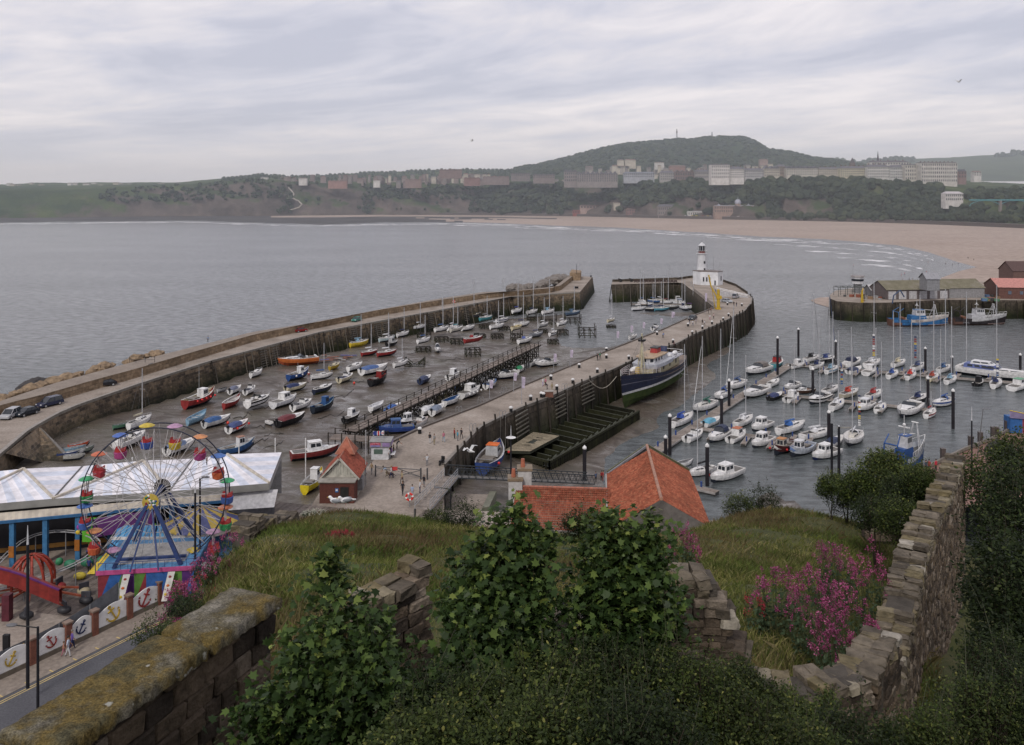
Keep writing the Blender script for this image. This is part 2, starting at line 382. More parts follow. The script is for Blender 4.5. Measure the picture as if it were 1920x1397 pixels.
RGT=[(1400,330),(1480,312),(1530,303),(1560,299),(1600,303),(1650,300),(1670,296),(1720,298),(1800,294),(1870,290),(1900,285),(1960,283),(2300,275)]
for px in np.arange(800,1721,8.0):
 zt=zof(interp(px,OLV)+1.5+rough1(px,2,2)*.6,4300*K23)
 for i in range(7):
  t=i/6;Y=lerp(3400,4300,t)*K23;zb=zof(332,3400*K23);olive[i].append(far_pt(px,Y,lerp(min(zb,zt),zt,math.sin(t*math.pi/2))+math.sin(t*math.pi)*rough1(px,i,1)*8))
for px in np.arange(1390,2301,10.0):
 zt=zof(interp(px,RGT)+rough1(px,4,2)*.7,6200*K23)
 for i in range(5):
  t=i/4;righth[i].append(far_pt(px,lerp(4700,6200,t)*K23,lerp(zof(340,4700*K23),zt,t**.8)))
def m_slope(name,grass,rock,s=.006,lo_=.5):
 m,n,l,b,o=nt(name);v=coord(n,l)
 ge=n.new('ShaderNodeNewGeometry');sp=n.new('ShaderNodeSeparateXYZ');l.new(ge.outputs['Normal'],sp.inputs[0])
 e=noise(n,l,v,s*3,7,.65);gcol=ramp(n,l,noise(n,l,v,s,6,.6),[(.35,grass[0]),(.55,grass[1]),(.7,grass[2])])
 rcol=ramp(n,l,e,[(.35,rock[0]),(.65,rock[1])])
 k=math_(n,l,'ADD',sp.outputs[2],math_(n,l,'MULTIPLY',math_(n,l,'SUBTRACT',e,.5),1.3))
 mr=n.new('ShaderNodeMapRange');l.new(k,mr.inputs[0]);mr.inputs[1].default_value=lo_;mr.inputs[2].default_value=lo_+.2
 c=mixc(n,l,mr.outputs[0],rcol,gcol);l.new(c,b.inputs['Base Color']);b.inputs['Roughness'].default_value=.95
 b.inputs['Specular IOR Level'].default_value=.05
 bump(n,l,b,e,.8,8);return m
M['coast']=m_slope('coastal_slope',[(.026,.042,.022),(.05,.07,.03),(.095,.11,.045)],[(.06,.05,.046),(.14,.112,.1)],.009,.63)
M['hillw']=m_slope('wooded_ground',[(.02,.035,.02),(.035,.05,.028),(.05,.065,.03)],[(.02,.03,.02),(.04,.05,.03)])
M['hillr']=m_slope('farmland_ground',[(.04,.055,.035),(.06,.08,.045),(.075,.09,.05)],[(.04,.05,.03),(.05,.06,.04)])
b=tag(grid_mesh('beach',beach,[M['sand'],M['rock']]),kind='structure')
mi=[]
for i in range(8):
 for j in range(len(pxs)-1):mi.append(1 if(pxs[j]<860+rough1(i*40+pxs[j],1,1)*120 or(i>=5 and pxs[j]<1040))and not(pxs[j]>500 and i>5)else 0)
b.data.polygons.foreach_set('material_index',mi)
tag(grid_mesh('coastal_hillside',head,M['coast']),kind='structure')
tag(grid_mesh('wooded_hill',olive,M['hillw']),kind='structure')
tag(grid_mesh('distant_moorland',righth,M['hillr']),kind='structure')
m=MB();tr=[(541,352),(546,357),(551,364),(548,371),(560,377),(566,383),(560,389),(544,394)]
def on_head(px,py):
 best=None;j=int(round((px+300)/8));j=max(0,min(j,len(pxs)-1))
 pr=[HOR+F*(H-head[i][j][2])/head[i][j][1]for i in range(13)]
 for i in range(12):
  if(pr[i]-py)*(pr[i+1]-py)<=0 and abs(pr[i]-pr[i+1])>1e-6:
   t=(pr[i]-py)/(pr[i]-pr[i+1]);return D(px,py,lerp(head[i][j][1],head[i+1][j][1],t)*.997)
 return D(px,py,head[8][j][1])
for(a,c),(d,e)in zip(tr,tr[1:]):
 for k in range(3):
  p,q=on_head(lerp(a,d,k/3),lerp(c,e,k/3)),on_head(lerp(a,d,(k+1)/3),lerp(c,e,(k+1)/3))
  m.tube(p,q,1.5,(.42,.38,.34),n=5)
tag(m.build('hillside_path'),kind='structure')
m=MB();q=[]
for px in range(820,2200,20):
 Yb=col_y(px,interp(px,BASE),4)-6;q.append(far_pt(px,Yb,0))
for(a,c)in zip(q,q[1:]):
 m.face([(a[0],a[1],2),(c[0],c[1],2),(c[0],c[1],9.5),(a[0],a[1],9.5)],(.085,.07,.065))
 m.face([(a[0],a[1],9.5),(c[0],c[1],9.5),(c[0]*1.012,c[1]*1.012,9.5),(a[0]*1.012,a[1]*1.012,9.5)],(.16,.14,.135))
tag(m.build('sea_wall'),'long dark stone sea wall between the sandy beach and the wooded gardens','wall')
def m_foam():
 m,n,l,b,o=nt('surf_foam');v=coord(n,l)
 mp=n.new('ShaderNodeMapping');mp.inputs['Scale'].default_value=(.45,1,1);l.new(v,mp.inputs[0])
 f=noise(n,l,mp.outputs[0],.05,7,.7,.6)
 b.inputs['Base Color'].default_value=(.75,.74,.76,1);b.inputs['Roughness'].default_value=.9
 l.new(ramp(n,l,f,[(.47,(0,0,0)),(.6,(.9,.9,.9))]),b.inputs['Alpha']);return m
M['foam']=m_foam()
m=MB()
for lane,(off,wd)in enumerate(((2,4.5),(9,3.0),(22,4),(38,5),(56,5),(74,6))):
 prev=None
 for px in range(-250,1761,20):
  if lane>=2 and(px<(1440,1500,1570,1600)[lane-2]or px>1745):prev=None;continue
  if lane==1 and(px<850):prev=None;continue
  py=interp(px,SHORE)+off*.5+rough1(px,lane,.6)*1.0;z=.06+lane*.01
  cur=(P(px,py,z),P(px,py+wd*.55,z))
  if prev:m.face([prev[1],cur[1],cur[0],prev[0]],M['foam'])
  prev=cur
pass
tag(m.build('surf'),kind='structure')
m=MB();spit=[(1520,563),(1535,558),(1556,557),(1600,559),(1600,590),(1560,578),(1530,569)]
m.face([P(a,c,.12)for a,c in spit],M['sand']);tag(m.build('sand_spit'),kind='structure')
m=MB();sb=[(1762,522),(1800,508),(1835,500),(1880,506),(1925,524),(2100,560),(2100,600),(1760,560)]
m.face([P(a,c,.14)for a,c in sb],M['sand']);tag(m.build('sandbank'),kind='structure')
def m_haze():
 m=bpy.data.materials.new('sea_haze');m.use_nodes=True;n=m.node_tree.nodes;l=m.node_tree.links;n.remove(n['Principled BSDF'])
 s=n.new('ShaderNodeVolumeScatter');s.inputs['Color'].default_value=(.86,.93,1,1);s.inputs['Density'].default_value=.00019;s.inputs['Anisotropy'].default_value=.55
 l.new(s.outputs[0],n['Material Output'].inputs['Volume']);return m
m=MB();m.box((0,3500,125),(12000,6000,255),m_haze());tag(m.build('haze'),kind='structure')
# ---------------------------------------------------------------- woods: clumped crowns, read as one mass
def ico(sub=1):
 t=(1+5**.5)/2;v=[(-1,t,0),(1,t,0),(-1,-t,0),(1,-t,0),(0,-1,t),(0,1,t),(0,-1,-t),(0,1,-t),(t,0,-1),(t,0,1),(-t,0,-1),(-t,0,1)]
 f=[(0,11,5),(0,5,1),(0,1,7),(0,7,10),(0,10,11),(1,5,9),(5,11,4),(11,10,2),(10,7,6),(7,1,8),(3,9,4),(3,4,2),(3,2,6),(3,6,8),(3,8,9),(4,9,5),(2,4,11),(6,2,10),(8,6,7),(9,8,1)]
 v=[Vector(q).normalized()for q in v]
 for _ in range(sub):
  c={};nf=[]
  def mid(a,b):
   k=(min(a,b),max(a,b))
   if k not in c:v.append((v[a]+v[b]).normalized());c[k]=len(v)-1
   return c[k]
  for a,b,d in f:
   x,y,z=mid(a,b),mid(b,d),mid(d,a);nf+=[(a,x,z),(b,y,x),(d,z,y),(x,y,z)]
  f=nf
 return np.array([tuple(q)for q in v]),np.array(f)
def blobs(name,C,Rr,mat,seed=1,sub=1,flat=.85,smooth=False):
 V0,F0=ico(sub);g=np.random.default_rng(seed);N=len(C)
 d=g.uniform(.72,1.22,(N,len(V0),1));V=C[:,None,:]+V0[None]*d*Rr[:,None,None]*np.array([1,1,flat])
 fs=(F0[None]+(np.arange(N)*len(V0))[:,None,None]).reshape(-1,3)
 rn=np.repeat(g.uniform(0,1,N),len(F0))*.75+g.uniform(0,.25,N*len(F0))
 return npmesh(name,V.reshape(-1,3),fs.ravel(),np.full(len(fs),3),mat,rn,smooth)
M['wood_far']=m_leaf('far_foliage',[(0,(.014,.024,.018)),(.5,(.028,.04,.027)),(1,(.055,.067,.038))],0,.9)
g=random.Random(11);C=[];Rr=[]
def clear(px,py):
 for(x0,y0,x1,y1)in((548,345,680,402),(1075,340,1125,362),(1060,376,1165,412),(1165,386,1235,412),(1225,380,1440,412),(1270,372,1335,400),(1765,352,1815,392),(1460,372,1565,404),(700,372,880,402),(1640,345,1660,370),(1770,362,1812,378),(1840,376,1925,404),(1330,385,1440,404),(1620,352,1655,372)):
  if x0<px<x1 and y0<py<y1:return g.random()<.97
 return False
for _ in range(7600):
 px=g.uniform(180,2150);py=g.uniform(330,415)
 if px<560 and g.random()<.55:continue
 b_,t_=interp(px,BASE),interp(px,TOPP)
 if not(t_-2<py<b_-4)or clear(px,py):continue
 if px<520 and py>lerp(b_,t_,.5):continue
 p=on_head(px,py);r=g.uniform(3.5,8.5)*(1 if px>900 else.6)
 C.append((p[0],p[1],p[2]+r*.35));Rr.append(r)
tag(blobs('coastal_woodland',np.array(C),np.array(Rr),M['wood_far'],2),'dark broadleaf woodland covering the hillside above the beach','woodland',kind='stuff')
C=[];Rr=[]
for _ in range(2600):
 px=g.uniform(830,1690);j=(px-800)/8;i=g.uniform(.3,6);j0=int(j);i0=min(int(i),5)
 a=Vector(olive[i0][j0]).lerp(Vector(olive[i0+1][j0+1]),i-i0);r=g.uniform(6,11)
 if interp(px,OLV)>318:r*=.5
 C.append((a[0],a[1],a[2]+r*.1));Rr.append(r)
tag(blobs('hilltop_wood',np.array(C),np.array(Rr),M['wood_far'],3),'wood covering the high hill behind the white terraces','woodland',kind='stuff')
C=[];Rr=[]
for _ in range(520):
 px=g.uniform(1500,2200);j=min(int((px-1390)/10),len(righth[0])-2)
 if 1720<px<1870:continue
 a=Vector(righth[4][j]).lerp(Vector(righth[3][j]),g.uniform(0,1.0));r=g.uniform(8,15);C.append((a[0],a[1],a[2]+r*.2));Rr.append(r)
for _ in range(700):
 px=g.uniform(420,1000);j=int((px+300)/8);a=Vector(head[12][j]).lerp(Vector(head[9][j]),g.random()**1.5);r=g.uniform(3,8);C.append((a[0],a[1],a[2]));Rr.append(r)
tag(blobs('distant_trees',np.array(C),np.array(Rr),M['wood_far'],4),'distant trees dotting the skyline and villas','trees',kind='stuff')
# ---------------------------------------------------------------- far buildings
def window_mesh(wd,hh,arch=False):
 m=MB();m.box((0,0,0),(wd,.5,hh),(.045,.05,.06));return m
WIN={}
def far_building(label,cat,px0,px1,pyb,pyt,Y,depth,wall,roof,floors,bays,name='terrace',rooftype='hip',group=None,chim=0,wins=True,turn=0,winc=(.05,.052,.065)):
 """a block that stands on the hillside; front faces the bay"""
 Y*=K23
 x0=(px0-CX)*Y/F;x1=(px1-CX)*Y/F;zb=zof(pyb,Y);zt=zof(pyt,Y);L=x1-x0;hh=zt-zb;rh=min(hh*.22,5)if rooftype!='flat' else 1.2
 t=thing(name,label,cat,((x0+x1)/2,Y,zb),turn,group)
 wm=paint(wall,.8,.18,.15);rm=paint(roof,.8,.2,.2);he=hh-rh
 m=MB();m.box((0,depth/2,he/2-6),(L,depth,he+12),wm);m.box((0,-.35,he-.5),(L+.6,.8,.7),paint(tuple(c*.8 for c in wall),.8));m.build('wall',t)
 m=MB()
 if rooftype=='hip':
  a=[(-L/2-.4,-.7,he),(L/2+.4,-.7,he),(L/2+.4,depth+.4,he),(-L/2-.4,depth+.4,he)];c=[(-L/2+rh,depth/2-.2,he+rh),(L/2-rh,depth/2-.2,he+rh)]
  m.mesh(a+c,[(0,1,5,4),(1,2,5),(2,3,4,5),(3,0,4)],rm)
 elif rooftype=='gables':
  k=max(1,int(round(L/9)))
  for i in range(k):
   a0=-L/2+L*i/k;a1=a0+L/k;mm=(a0+a1)/2
   m.mesh([(a0,-.3,he),(a1,-.3,he),(mm,-.3,he+rh*1.2),(a0,depth,he),(a1,depth,he),(mm,depth,he+rh*1.2)],[(0,1,2),(0,2,5,3),(1,4,5,2),(3,5,4)],rm)
 else:m.box((0,depth/2,he+rh/2),(L*.96,depth*.9,rh),rm)
 ro=m.build('roof',t)
 for i in range(chim):
  m=MB();xx=-L/2+L*(i+.5)/chim;m.box((xx,depth*.45,he+rh+.3),(1.5,1.6,3.4),paint((.14,.085,.07),.9));m.build('chimney',ro)
 if wins:
  key=(round(L/bays,1),round(he/floors,1))
  if key not in WIN:
   mm=window_mesh(L/bays*.42,he/floors*.55);o=mm.build('window');WIN[key]=o.data;bpy.data.objects.remove(o)
  for f_ in range(floors):
   for b_ in range(bays):
    o=bpy.data.objects.new('window',WIN[key]);COL.objects.link(o);o.parent=t
    o.location=(-L/2+L*(b_+.5)/bays,-.12,he*(f_+.5)/floors)
 return t
FW=(.5,.48,.46);FC=(.42,.38,.32);FG=(.2,.175,.17);SL=(.11,.105,.12);RR=(.18,.12,.105)
far_building('tall white seaside hotel block with three rows of windows, left end of the white terrace','hotel',1334,1368,335,308,2420,22,FW,SL,4,9,'hotel','flat',chim=4)
far_building('white stepped terrace just right of the tall white hotel block','terrace',1369,1395,334,312,2430,20,FW,SL,4,7,chim=3)
far_building('low grey-white terrace with dark balcony band right of the stepped terrace','terrace',1396,1432,333,315,2440,18,(.36,.35,.35),SL,3,10,chim=4)
far_building('cream terrace with dark gables above the highest trees','terrace',1433,1462,331,312,2450,18,FC,SL,3,8,rooftype='gables')
far_building('brown stone villa between two cream terraces','villa',1458,1474,327,308,2470,18,(.25,.2,.16),SL,3,4,'villa')
far_building('pale cream villa row with pointed gables beside the brown stone villa','terrace',1475,1534,329,312,2440,16,(.46,.43,.38),(.09,.085,.1),3,14,rooftype='gables')
far_building('cream terrace left of the dark pointed church tower','terrace',1536,1574,328,313,2440,18,FC,SL,3,11,chim=4)
far_building('long yellowish cream terrace under the dark pointed church tower','terrace',1576,1626,332,311,2420,18,(.44,.4,.3),SL,4,13,chim=6)
far_building('long white terrace below the thin church spire, with a dark balcony line','terrace',1627,1668,334,308,2400,20,FW,SL,4,12,chim=4)
far_building('white terrace raised above the others behind, crowned with dark attics','terrace',1634,1704,315,301,2520,22,FW,(.09,.08,.09),2,14,chim=5)
far_building('plain white terrace front between the spire and the square hotel','terrace',1669,1696,335,309,2395,20,(.47,.46,.45),SL,4,8)
far_building('square cream hotel with two rows of tall windows left of the largest hotel','hotel',1697,1726,338,308,2380,24,(.45,.42,.38),SL,4,7,'hotel','flat',chim=3)
far_building('largest pale hotel at the right end of the terraces, with red chimneys','hotel',1728,1795,342,304,2350,26,(.47,.44,.41),(.1,.09,.1),5,17,'hotel','flat',chim=9)
far_building('brick house with steep roof just right of the largest hotel','house',1797,1812,334,318,2400,14,(.2,.13,.12),SL,2,3,'house','gables')
far_building('low white house at the right edge of the clifftop town','house',1826,1840,330,320,2500,12,FW,RR,2,3,'house')
far_building('dark Victorian terrace with steep gables at the left end of the clifftop terraces','terrace',1058,1082,341,318,2700,16,FG,(.1,.095,.11),3,6,rooftype='gables')
far_building('grey stone terrace with tall bay windows above the small lawn','terrace',1082,1158,341,322,2680,18,(.2,.18,.175),SL,4,18,rooftype='gables')
far_building('pale blue-grey long terrace right of the grey stone terrace','terrace',1170,1227,333,322,2680,16,(.3,.31,.34),(.16,.17,.2),2,16)
far_building('pale row with dark ground floor left of the brown church','terrace',1238,1264,338,320,2660,16,(.33,.31,.3),SL,3,7)
far_building('brown stone church with a stubby tower between terraces','church',1266,1302,337,319,2640,20,(.17,.12,.11),(.12,.09,.085),2,8,'church','gables')
far_building('long pale terrace with chimneys running up to the tall white hotel','terrace',1303,1333,335,318,2660,16,(.3,.27,.26),SL,2,8,chim=6)
far_building('dark brick terrace at the far left of the clifftop houses','terrace',958,994,330,324,2900,14,(.16,.14,.14),SL,2,9,rooftype='gables')
far_building('brick terrace half hidden behind trees left of the dark gabled one','terrace',1000,1040,334,326,2850,14,(.18,.15,.145),SL,2,9,rooftype='gables')
for i,(a,c,d,e,wl,rf,lb)in enumerate([
(1148,1180,318,309,FC,RR,'wide villa with red roof on the slope below the wooded hill'),(1158,1170,306,299,FC,RR,'small pale villa with pointed roof above the wide red-roofed villa'),
(1172,1192,307,298,FC,RR,'red-roofed villa among trees, highest on the hill'),(1228,1245,309,304,FW,RR,'low white house alone on the wooded hill'),
(1255,1285,319,310,(.24,.14,.12),RR,'red brick house group above the brown church'),(1425,1440,305,298,(.28,.2,.18),RR,'pinkish villa on the shoulder of the hill right of the white hotel'),
(1098,1112,316,311,FG,RR,'small red-roofed house at the foot of the wooded hill')]):
 far_building(lb,'villa',a,c,d,e,3100,12,wl,rf,1,4,'villa','hip',wins=False)
for a,c,d,e,wl,rf,lb in[
(488,501,337,331,FW,SL,'white house on the highest point of the left headland'),(560,575,338,333,FW,RR,'pale bungalow right of the white headland house'),
(615,650,344,338,(.26,.15,.13),RR,'red-roofed farm group on the edge of the green slope'),(700,712,342,337,FW,RR,'white cottage among the hedges of the left suburb'),
(760,790,343,335,(.2,.14,.125),RR,'red brick villas standing nearest the cliff edge'),(824,866,325,317,(.17,.12,.11),RR,'big dark brick school on the suburb skyline'),
(870,900,339,332,(.19,.11,.1),RR,'long brick terrace below the dark school'),(905,955,337,330,(.19,.15,.145),RR,'stepped brick terrace left of the clifftop hotels')]:
 far_building(lb,'house',a,c,d,e,2950,12,wl,rf,1,4,'house','gables',wins=False)
g=random.Random(5)
for i in range(135):
 px=g.uniform(520,950);py=interp(px,[(520,339),(700,336),(950,334)])+g.uniform(-8,5);wd=g.uniform(4,10)
 far_building('small brick house in the crowded suburb on the left plateau','house',px,px+wd,py+3,py-g.uniform(.5,3),3050+g.uniform(-60,300),10,g.choice([(.17,.13,.125),(.22,.17,.16),FC,FG]),g.choice([RR,SL,(.2,.1,.08)]),1,3,'house',g.choice(['gables','hip']),'houses of the plateau suburb',wins=False)
for i in range(80):
 px=g.uniform(1040,1460);py=interp(px,[(1040,333),(1150,322),(1300,318),(1460,314)])+g.uniform(-9,9);wd=g.uniform(4,9)
 far_building('small pale house among the trees below the wooded hill','house',px,px+wd,py+3,py-g.uniform(.5,3),3000+g.uniform(-40,200),10,g.choice([FG,(.3,.27,.25),FC]),g.choice([RR,SL,SL]),1,3,'house',g.choice(['gables','hip']),'houses below the wooded hill',wins=False)
for i in range(26):
 px=g.uniform(10,330);py=346+g.uniform(-2.5,3);wd=g.uniform(6,12)
 far_building('tiny pale caravan or cottage on the far left headland','cottage',px,px+wd,py+2,py-g.uniform(1,2.2),3500+g.uniform(-100,200),9,g.choice([FW,FC,FC]),g.choice([RR,FC,SL]),1,3,'cottage','hip','cottages of the far headland',wins=False)
def sea_b(lb,a,c,d,e,wl,rf,fl,by,rt='hip',nm='pavilion',cat='pavilion',w=True):
 Yb=col_y((a+c)/2,interp((a+c)/2,BASE),4)+14
 return far_building(lb,cat,a,c,d,e,Yb/K23,14,wl,rf,fl,by,nm,rt,wins=w)
sea_b('two-storey dark colonnaded pavilion on the seafront',1234,1280,403,383,(.22,.19,.18),SL,2,12)
sea_b('low white seafront cafe right of the colonnaded pavilion',1290,1331,404,396,FW,(.45,.45,.46),1,10,'flat')
t=sea_b('sandstone spa building with central dome and corner domes',1340,1430,399,385,(.28,.2,.165),(.3,.3,.34),2,22,'flat','spa_building','spa')
for xo,rr,zz_ in((0,6.5,20),(-36,3,14),(36,3,14),(20,3,14)):
 m=MB();m.tube((xo,6,8),(xo,6,zz_-1),rr*.9,paint((.27,.2,.17)),n=10);m.ball((xo,6,zz_-1),rr,paint((.33,.34,.4)),10,6);m.tube((xo,6,zz_),(xo,6,zz_+rr*1.5),.3,LGREY,n=4);m.build('dome',t)
sea_b('red-roofed beach pavilion standing above the chalets',1088,1134,391,384,(.36,.26,.23),RR,1,8)
sea_b('row of red beach chalets in front of the red-roofed pavilion',1074,1142,401,394,(.24,.08,.07),(.2,.09,.08),1,22,'flat','chalet_row','chalets')
sea_b('two small red-roofed beach huts left of the chalet row',1005,1030,397,391,(.33,.2,.18),RR,1,4,'gables','beach_hut','beach hut')
sea_b('red-roofed beach shelter nearest the chalet row on the left',1035,1056,397,391,(.33,.2,.18),RR,1,4,'hip','beach_shelter','shelter')
sea_b('brick boat house with small tower left of the colonnaded pavilion',1175,1212,402,390,(.22,.13,.12),RR,2,8)
sea_b('tiny red-roofed kiosk up the slope right of the pavilion',1151,1163,384,379,FC,RR,1,3,nm='kiosk',cat='kiosk',w=False)
sea_b('pale seafront shed left of the colonnaded pavilion',1218,1234,403,388,(.2,.17,.165),SL,1,3,w=False)
t=far_building('white round cafe pavilion with curved roof and glass front on the wooded slope','cafe',1773,1806,377,359,1980,14,FW,(.45,.42,.44),2,9,'cafe')
t=thing('footbridge','turquoise iron footbridge on arches at the right edge of the far gardens','bridge',P(1870,404,4))
m=MB();a=D(1818,375,1850*K23);c=D(1990,375,1850*K23);m.box((a+c)/2-Vector(t.location),(c.x-a.x,4,1.6),(.08,.26,.29));m.build('deck',t)
for i in range(3):
 m=MB();x=a.x+(c.x-a.x)*(i+.5)/3-t.location.x;zz0=a.z-t.location.z;L=(c.x-a.x)/3
 m.path([(x+L/2*math.cos(k*math.pi/8),a.y-t.location.y,zz0-9+8*math.sin(k*math.pi/8))for k in range(9)],.5,(.08,.26,.29),4);m.build('arch',t)
 m=MB();m.box((x+L/2,a.y-t.location.y,zz0/2-4),(3,4,abs(zz0)+6),(.2,.17,.16));m.build('pier',t)
t=thing('church_spire','thin dark church spire rising above the white terraces','spire',D(1646,305,2560*K23));b0=Vector((0,0,0));hh=22*2560*K23/F
m=MB();m.box((0,0,-2),(6,6,8),(.1,.08,.085));m.build('tower',t);m=MB();m.tube((0,0,1),(0,0,hh),3.0,(.075,.065,.08),.15,8);m.build('spire',t)
t=thing('church_tower','dark church tower with pyramid roof over the cream terrace','tower',D(1598,312,2500*K23));m=MB();m.box((0,0,0),(8,8,14),(.14,.11,.1));m.build('tower',t);m=MB();m.tube((0,0,7),(0,0,17),5.6,(.07,.06,.07),.3,4);m.build('roof',t)
t=thing('radio_mast','tall lattice radio mast on the wooded hilltop','mast',D(1269,266,4250*K23));m=MB()
hh=24*4250*K23/F
for i in range(4):
 q=[(-2.2,-2.2),(2.2,-2.2),(2.2,2.2),(-2.2,2.2)][i];m.tube((q[0],q[1],-6),(q[0]*.25,q[1]*.25,hh),.9,(.2,.18,.2),.6,4)
for k in range(6):m.box((0,0,hh*(k+1)/7),(5-k*.5,5-k*.5,1.2),(.22,.18,.2))
m.build('lattice',t);m=MB();m.box((0,0,hh*.75),(4.5,4.5,7),(.22,.17,.18));m.build('antenna',t)
t=thing('war_memorial','dark stone obelisk on the summit of the wooded hill','obelisk',D(1335,261,4250*K23));m=MB();m.box((0,0,0),(7,7,6),FG);m.build('plinth',t);m=MB();m.tube((0,0,2),(0,0,24),3,(.1,.095,.11),1.6,4);m.build('shaft',t)
g=random.Random(9)
for i in range(30):
 px=g.choice([g.uniform(1285,1440),g.uniform(1520,1770)]);Yb=col_y(px,interp(px,BASE),4)+2;m=MB()
 c=g.choice([FW,FW,(.3,.3,.32),(.25,.03,.03),(.06,.07,.12),(.5,.4,.08)]);m.box((0,0,.7),(4.2,1.8,.9),c);m.box((-.2,0,1.35),(2.3,1.6,.6),GLASS,top=.8)
 tag(m.build('parked_car',loc=far_pt(px,Yb,9.6)),'tiny car parked along the far seafront','car','cars parked on the far seafront')
# ---------------------------------------------------------------- harbour bed
def rbf(pts,smooth=0.0):
 A=np.array(pts,float);X=A[:,:2]/20;n_=len(X);d=np.linalg.norm(X[:,None]-X[None],axis=2)
 K=-d+smooth*np.eye(n_);Pm=np.hstack([np.ones((n_,1)),X]);Z=np.zeros((3,3))
 s=np.linalg.solve(np.block([[K,Pm],[Pm.T,Z]]),np.concatenate([A[:,2],np.zeros(3)]))
 def f(x,y):
  q=np.stack([np.asarray(x,float),np.asarray(y,float)],-1)/20;sh=q.shape[:-1];q=q.reshape(-1,2)
  d=np.linalg.norm(q[:,None]-X[None],axis=2);return(-d@s[:n_]+s[n_]+q@s[n_+1:]).reshape(sh)
 return f
mc=[]
for px,py,z in[(120,865,3.2),(0,900,4),(330,800,3.2),(400,740,2.6),(600,668,2.4),(330,860,3.2),(450,840,3),(540,900,3.4),(600,930,4),(760,628,1.8),(860,612,1.4),
(500,740,2.6),(560,860,3),(640,800,2.4),(700,700,1.9),(800,660,1.2),(900,640,.7),(960,600,.45),(1084,579,-.2),(1010,625,.2),(1060,650,.0),(1150,610,-.3),(1120,645,-.3),(1240,585,.1),(1290,580,.35),(1190,565,-.15),
(700,830,3),(760,790,2.5),(880,745,1.8),(960,705,1.2),(1040,680,.2),(1000,690,.5),
(900,930,3.4),(850,950,3.6),(940,870,2.4),(1000,830,1.8),(1100,790,1.2),(1180,740,.9),(1260,690,.9),(1300,665,.7),(1340,650,.4),(1390,628,-.3),(1330,700,.25),(1290,720,.35),(1260,760,.2),(1230,800,.15),(1110,850,.25),(1160,850,-.1),(1040,900,.9),(1100,920,.3),
(1300,800,-1.2),(1240,850,-1),(1400,700,-1.5),(1420,640,-1.5),(1500,760,-2),(1400,880,-2),(1480,930,.9),(1540,945,1.5),(1440,950,.3),(1560,880,-1.5),(1330,960,-1),(1700,900,-1)]:
 p=P(px,py,z);mc.append((p.x,p.y,z))
mudf=rbf(mc,.02)
g=np.random.default_rng(2)
ys=np.concatenate([np.arange(85,200,1.2),np.arange(200,350,2.0)]);xs=np.arange(-115,128,1.4)
XX,YY=np.meshgrid(xs,ys);ZZ=mudf(XX,YY)
ZZ=ZZ+(np.sin(XX*.9+YY*.5)*np.sin(YY*.31-XX*.2)*.05+g.normal(0,.025,XX.shape))*np.clip(ZZ+.4,.2,1)
def inside_harbour(x,y):
 px=CX+x*F/y;py=HOR+F*(H-9)/y
 return py>interp(px,[(-200,900),(0,815),(100,745),(250,715),(475,648),(712,597),(956,556),(1087,545),(1145,530),(1420,530)])and px<interp(py,[(540,1425),(700,1340),(800,1420),(900,1600),(980,1680),(1400,1700)])
KK=np.array([[inside_harbour(x,y)for x in xs]for y in ys]);ZZ=np.where(KK,ZZ,-3.0)
tag(grid_mesh('harbour_mud',np.stack([XX,YY,ZZ],-1),M['mud']),kind='structure')
def mz(x,y):return float(mudf(np.array([x]),np.array([y]))[0])
def PM(px,py,up=0.0):
 z=1.5
 for _ in range(6):p=P(px,py,z+up);z=max(mz(p.x,p.y),-.05)
 return P(px,py,z)
# ---------------------------------------------------------------- quay walls
def off(pts,d):
 out=[]
 for i,p in enumerate(pts):
  a=pts[max(i-1,0)];b=pts[min(i+1,len(pts)-1)];t=Vector((b[0]-a[0],b[1]-a[1]));t.normalize()
  out.append((p[0]+t.y*d,p[1]-t.x*d))
 return out
def wallstrip(mb,pts,zt,zb,mat,batter=0,s0=0):
 bt=off(pts,batter);s=s0
 for i in range(len(pts)-1):
  a,b,c,d=pts[i],pts[i+1],bt[i+1],bt[i];L=math.hypot(b[0]-a[0],b[1]-a[1])
  mb.face([(d[0],d[1],zb),(c[0],c[1],zb),(b[0],b[1],zt),(a[0],a[1],zt)],mat,uv=[(s,zb),(s+L,zb),(s+L,zt),(s,zt)]);s+=L
def dens(pts,step=4.0):
 out=[pts[0]]
 for a,b in zip(pts,pts[1:]):
  k=max(1,int(math.hypot(b[0]-a[0],b[1]-a[1])/step))
  out+=[(lerp(a[0],b[0],i/k),lerp(a[1],b[1],i/k))for i in range(1,k+1)]
 return out
def sm(px_pts,z):
 p=[P(a,b,z)for a,b in px_pts];return[(q.x,q.y)for q in p]
def resample(pts,k):
 L=[0]
 for a,b in zip(pts,pts[1:]):L.append(L[-1]+math.hypot(b[0]-a[0],b[1]-a[1]))
 out=[]
 for i in range(k+1):
  s=L[-1]*i/k
  for j in range(len(L)-1):
   if s<=L[j+1]+1e-9:
    t=(s-L[j])/max(L[j+1]-L[j],1e-9);out.append((lerp(pts[j][0],pts[j+1][0],t),lerp(pts[j][1],pts[j+1][1],t)));break
 return out
Z9=8.0;ZO=7.2
INN=sm([(-260,1010),(-120,920),(0,852),(52,808),(72,796),(110,775),(145,760),(255,722),(395,677),(475,656),(600,623),(712,602),(817,583),(956,557),(1035,551),(1087,548)],ZO)
PBS=sm([(-260,905),(-120,830),(0,780),(72,762),(175,731),(250,710),(360,676),(475,641),(600,614),(712,592),(817,574),(907,560),(956,555),(1050,545),(1072,527)],ZO)
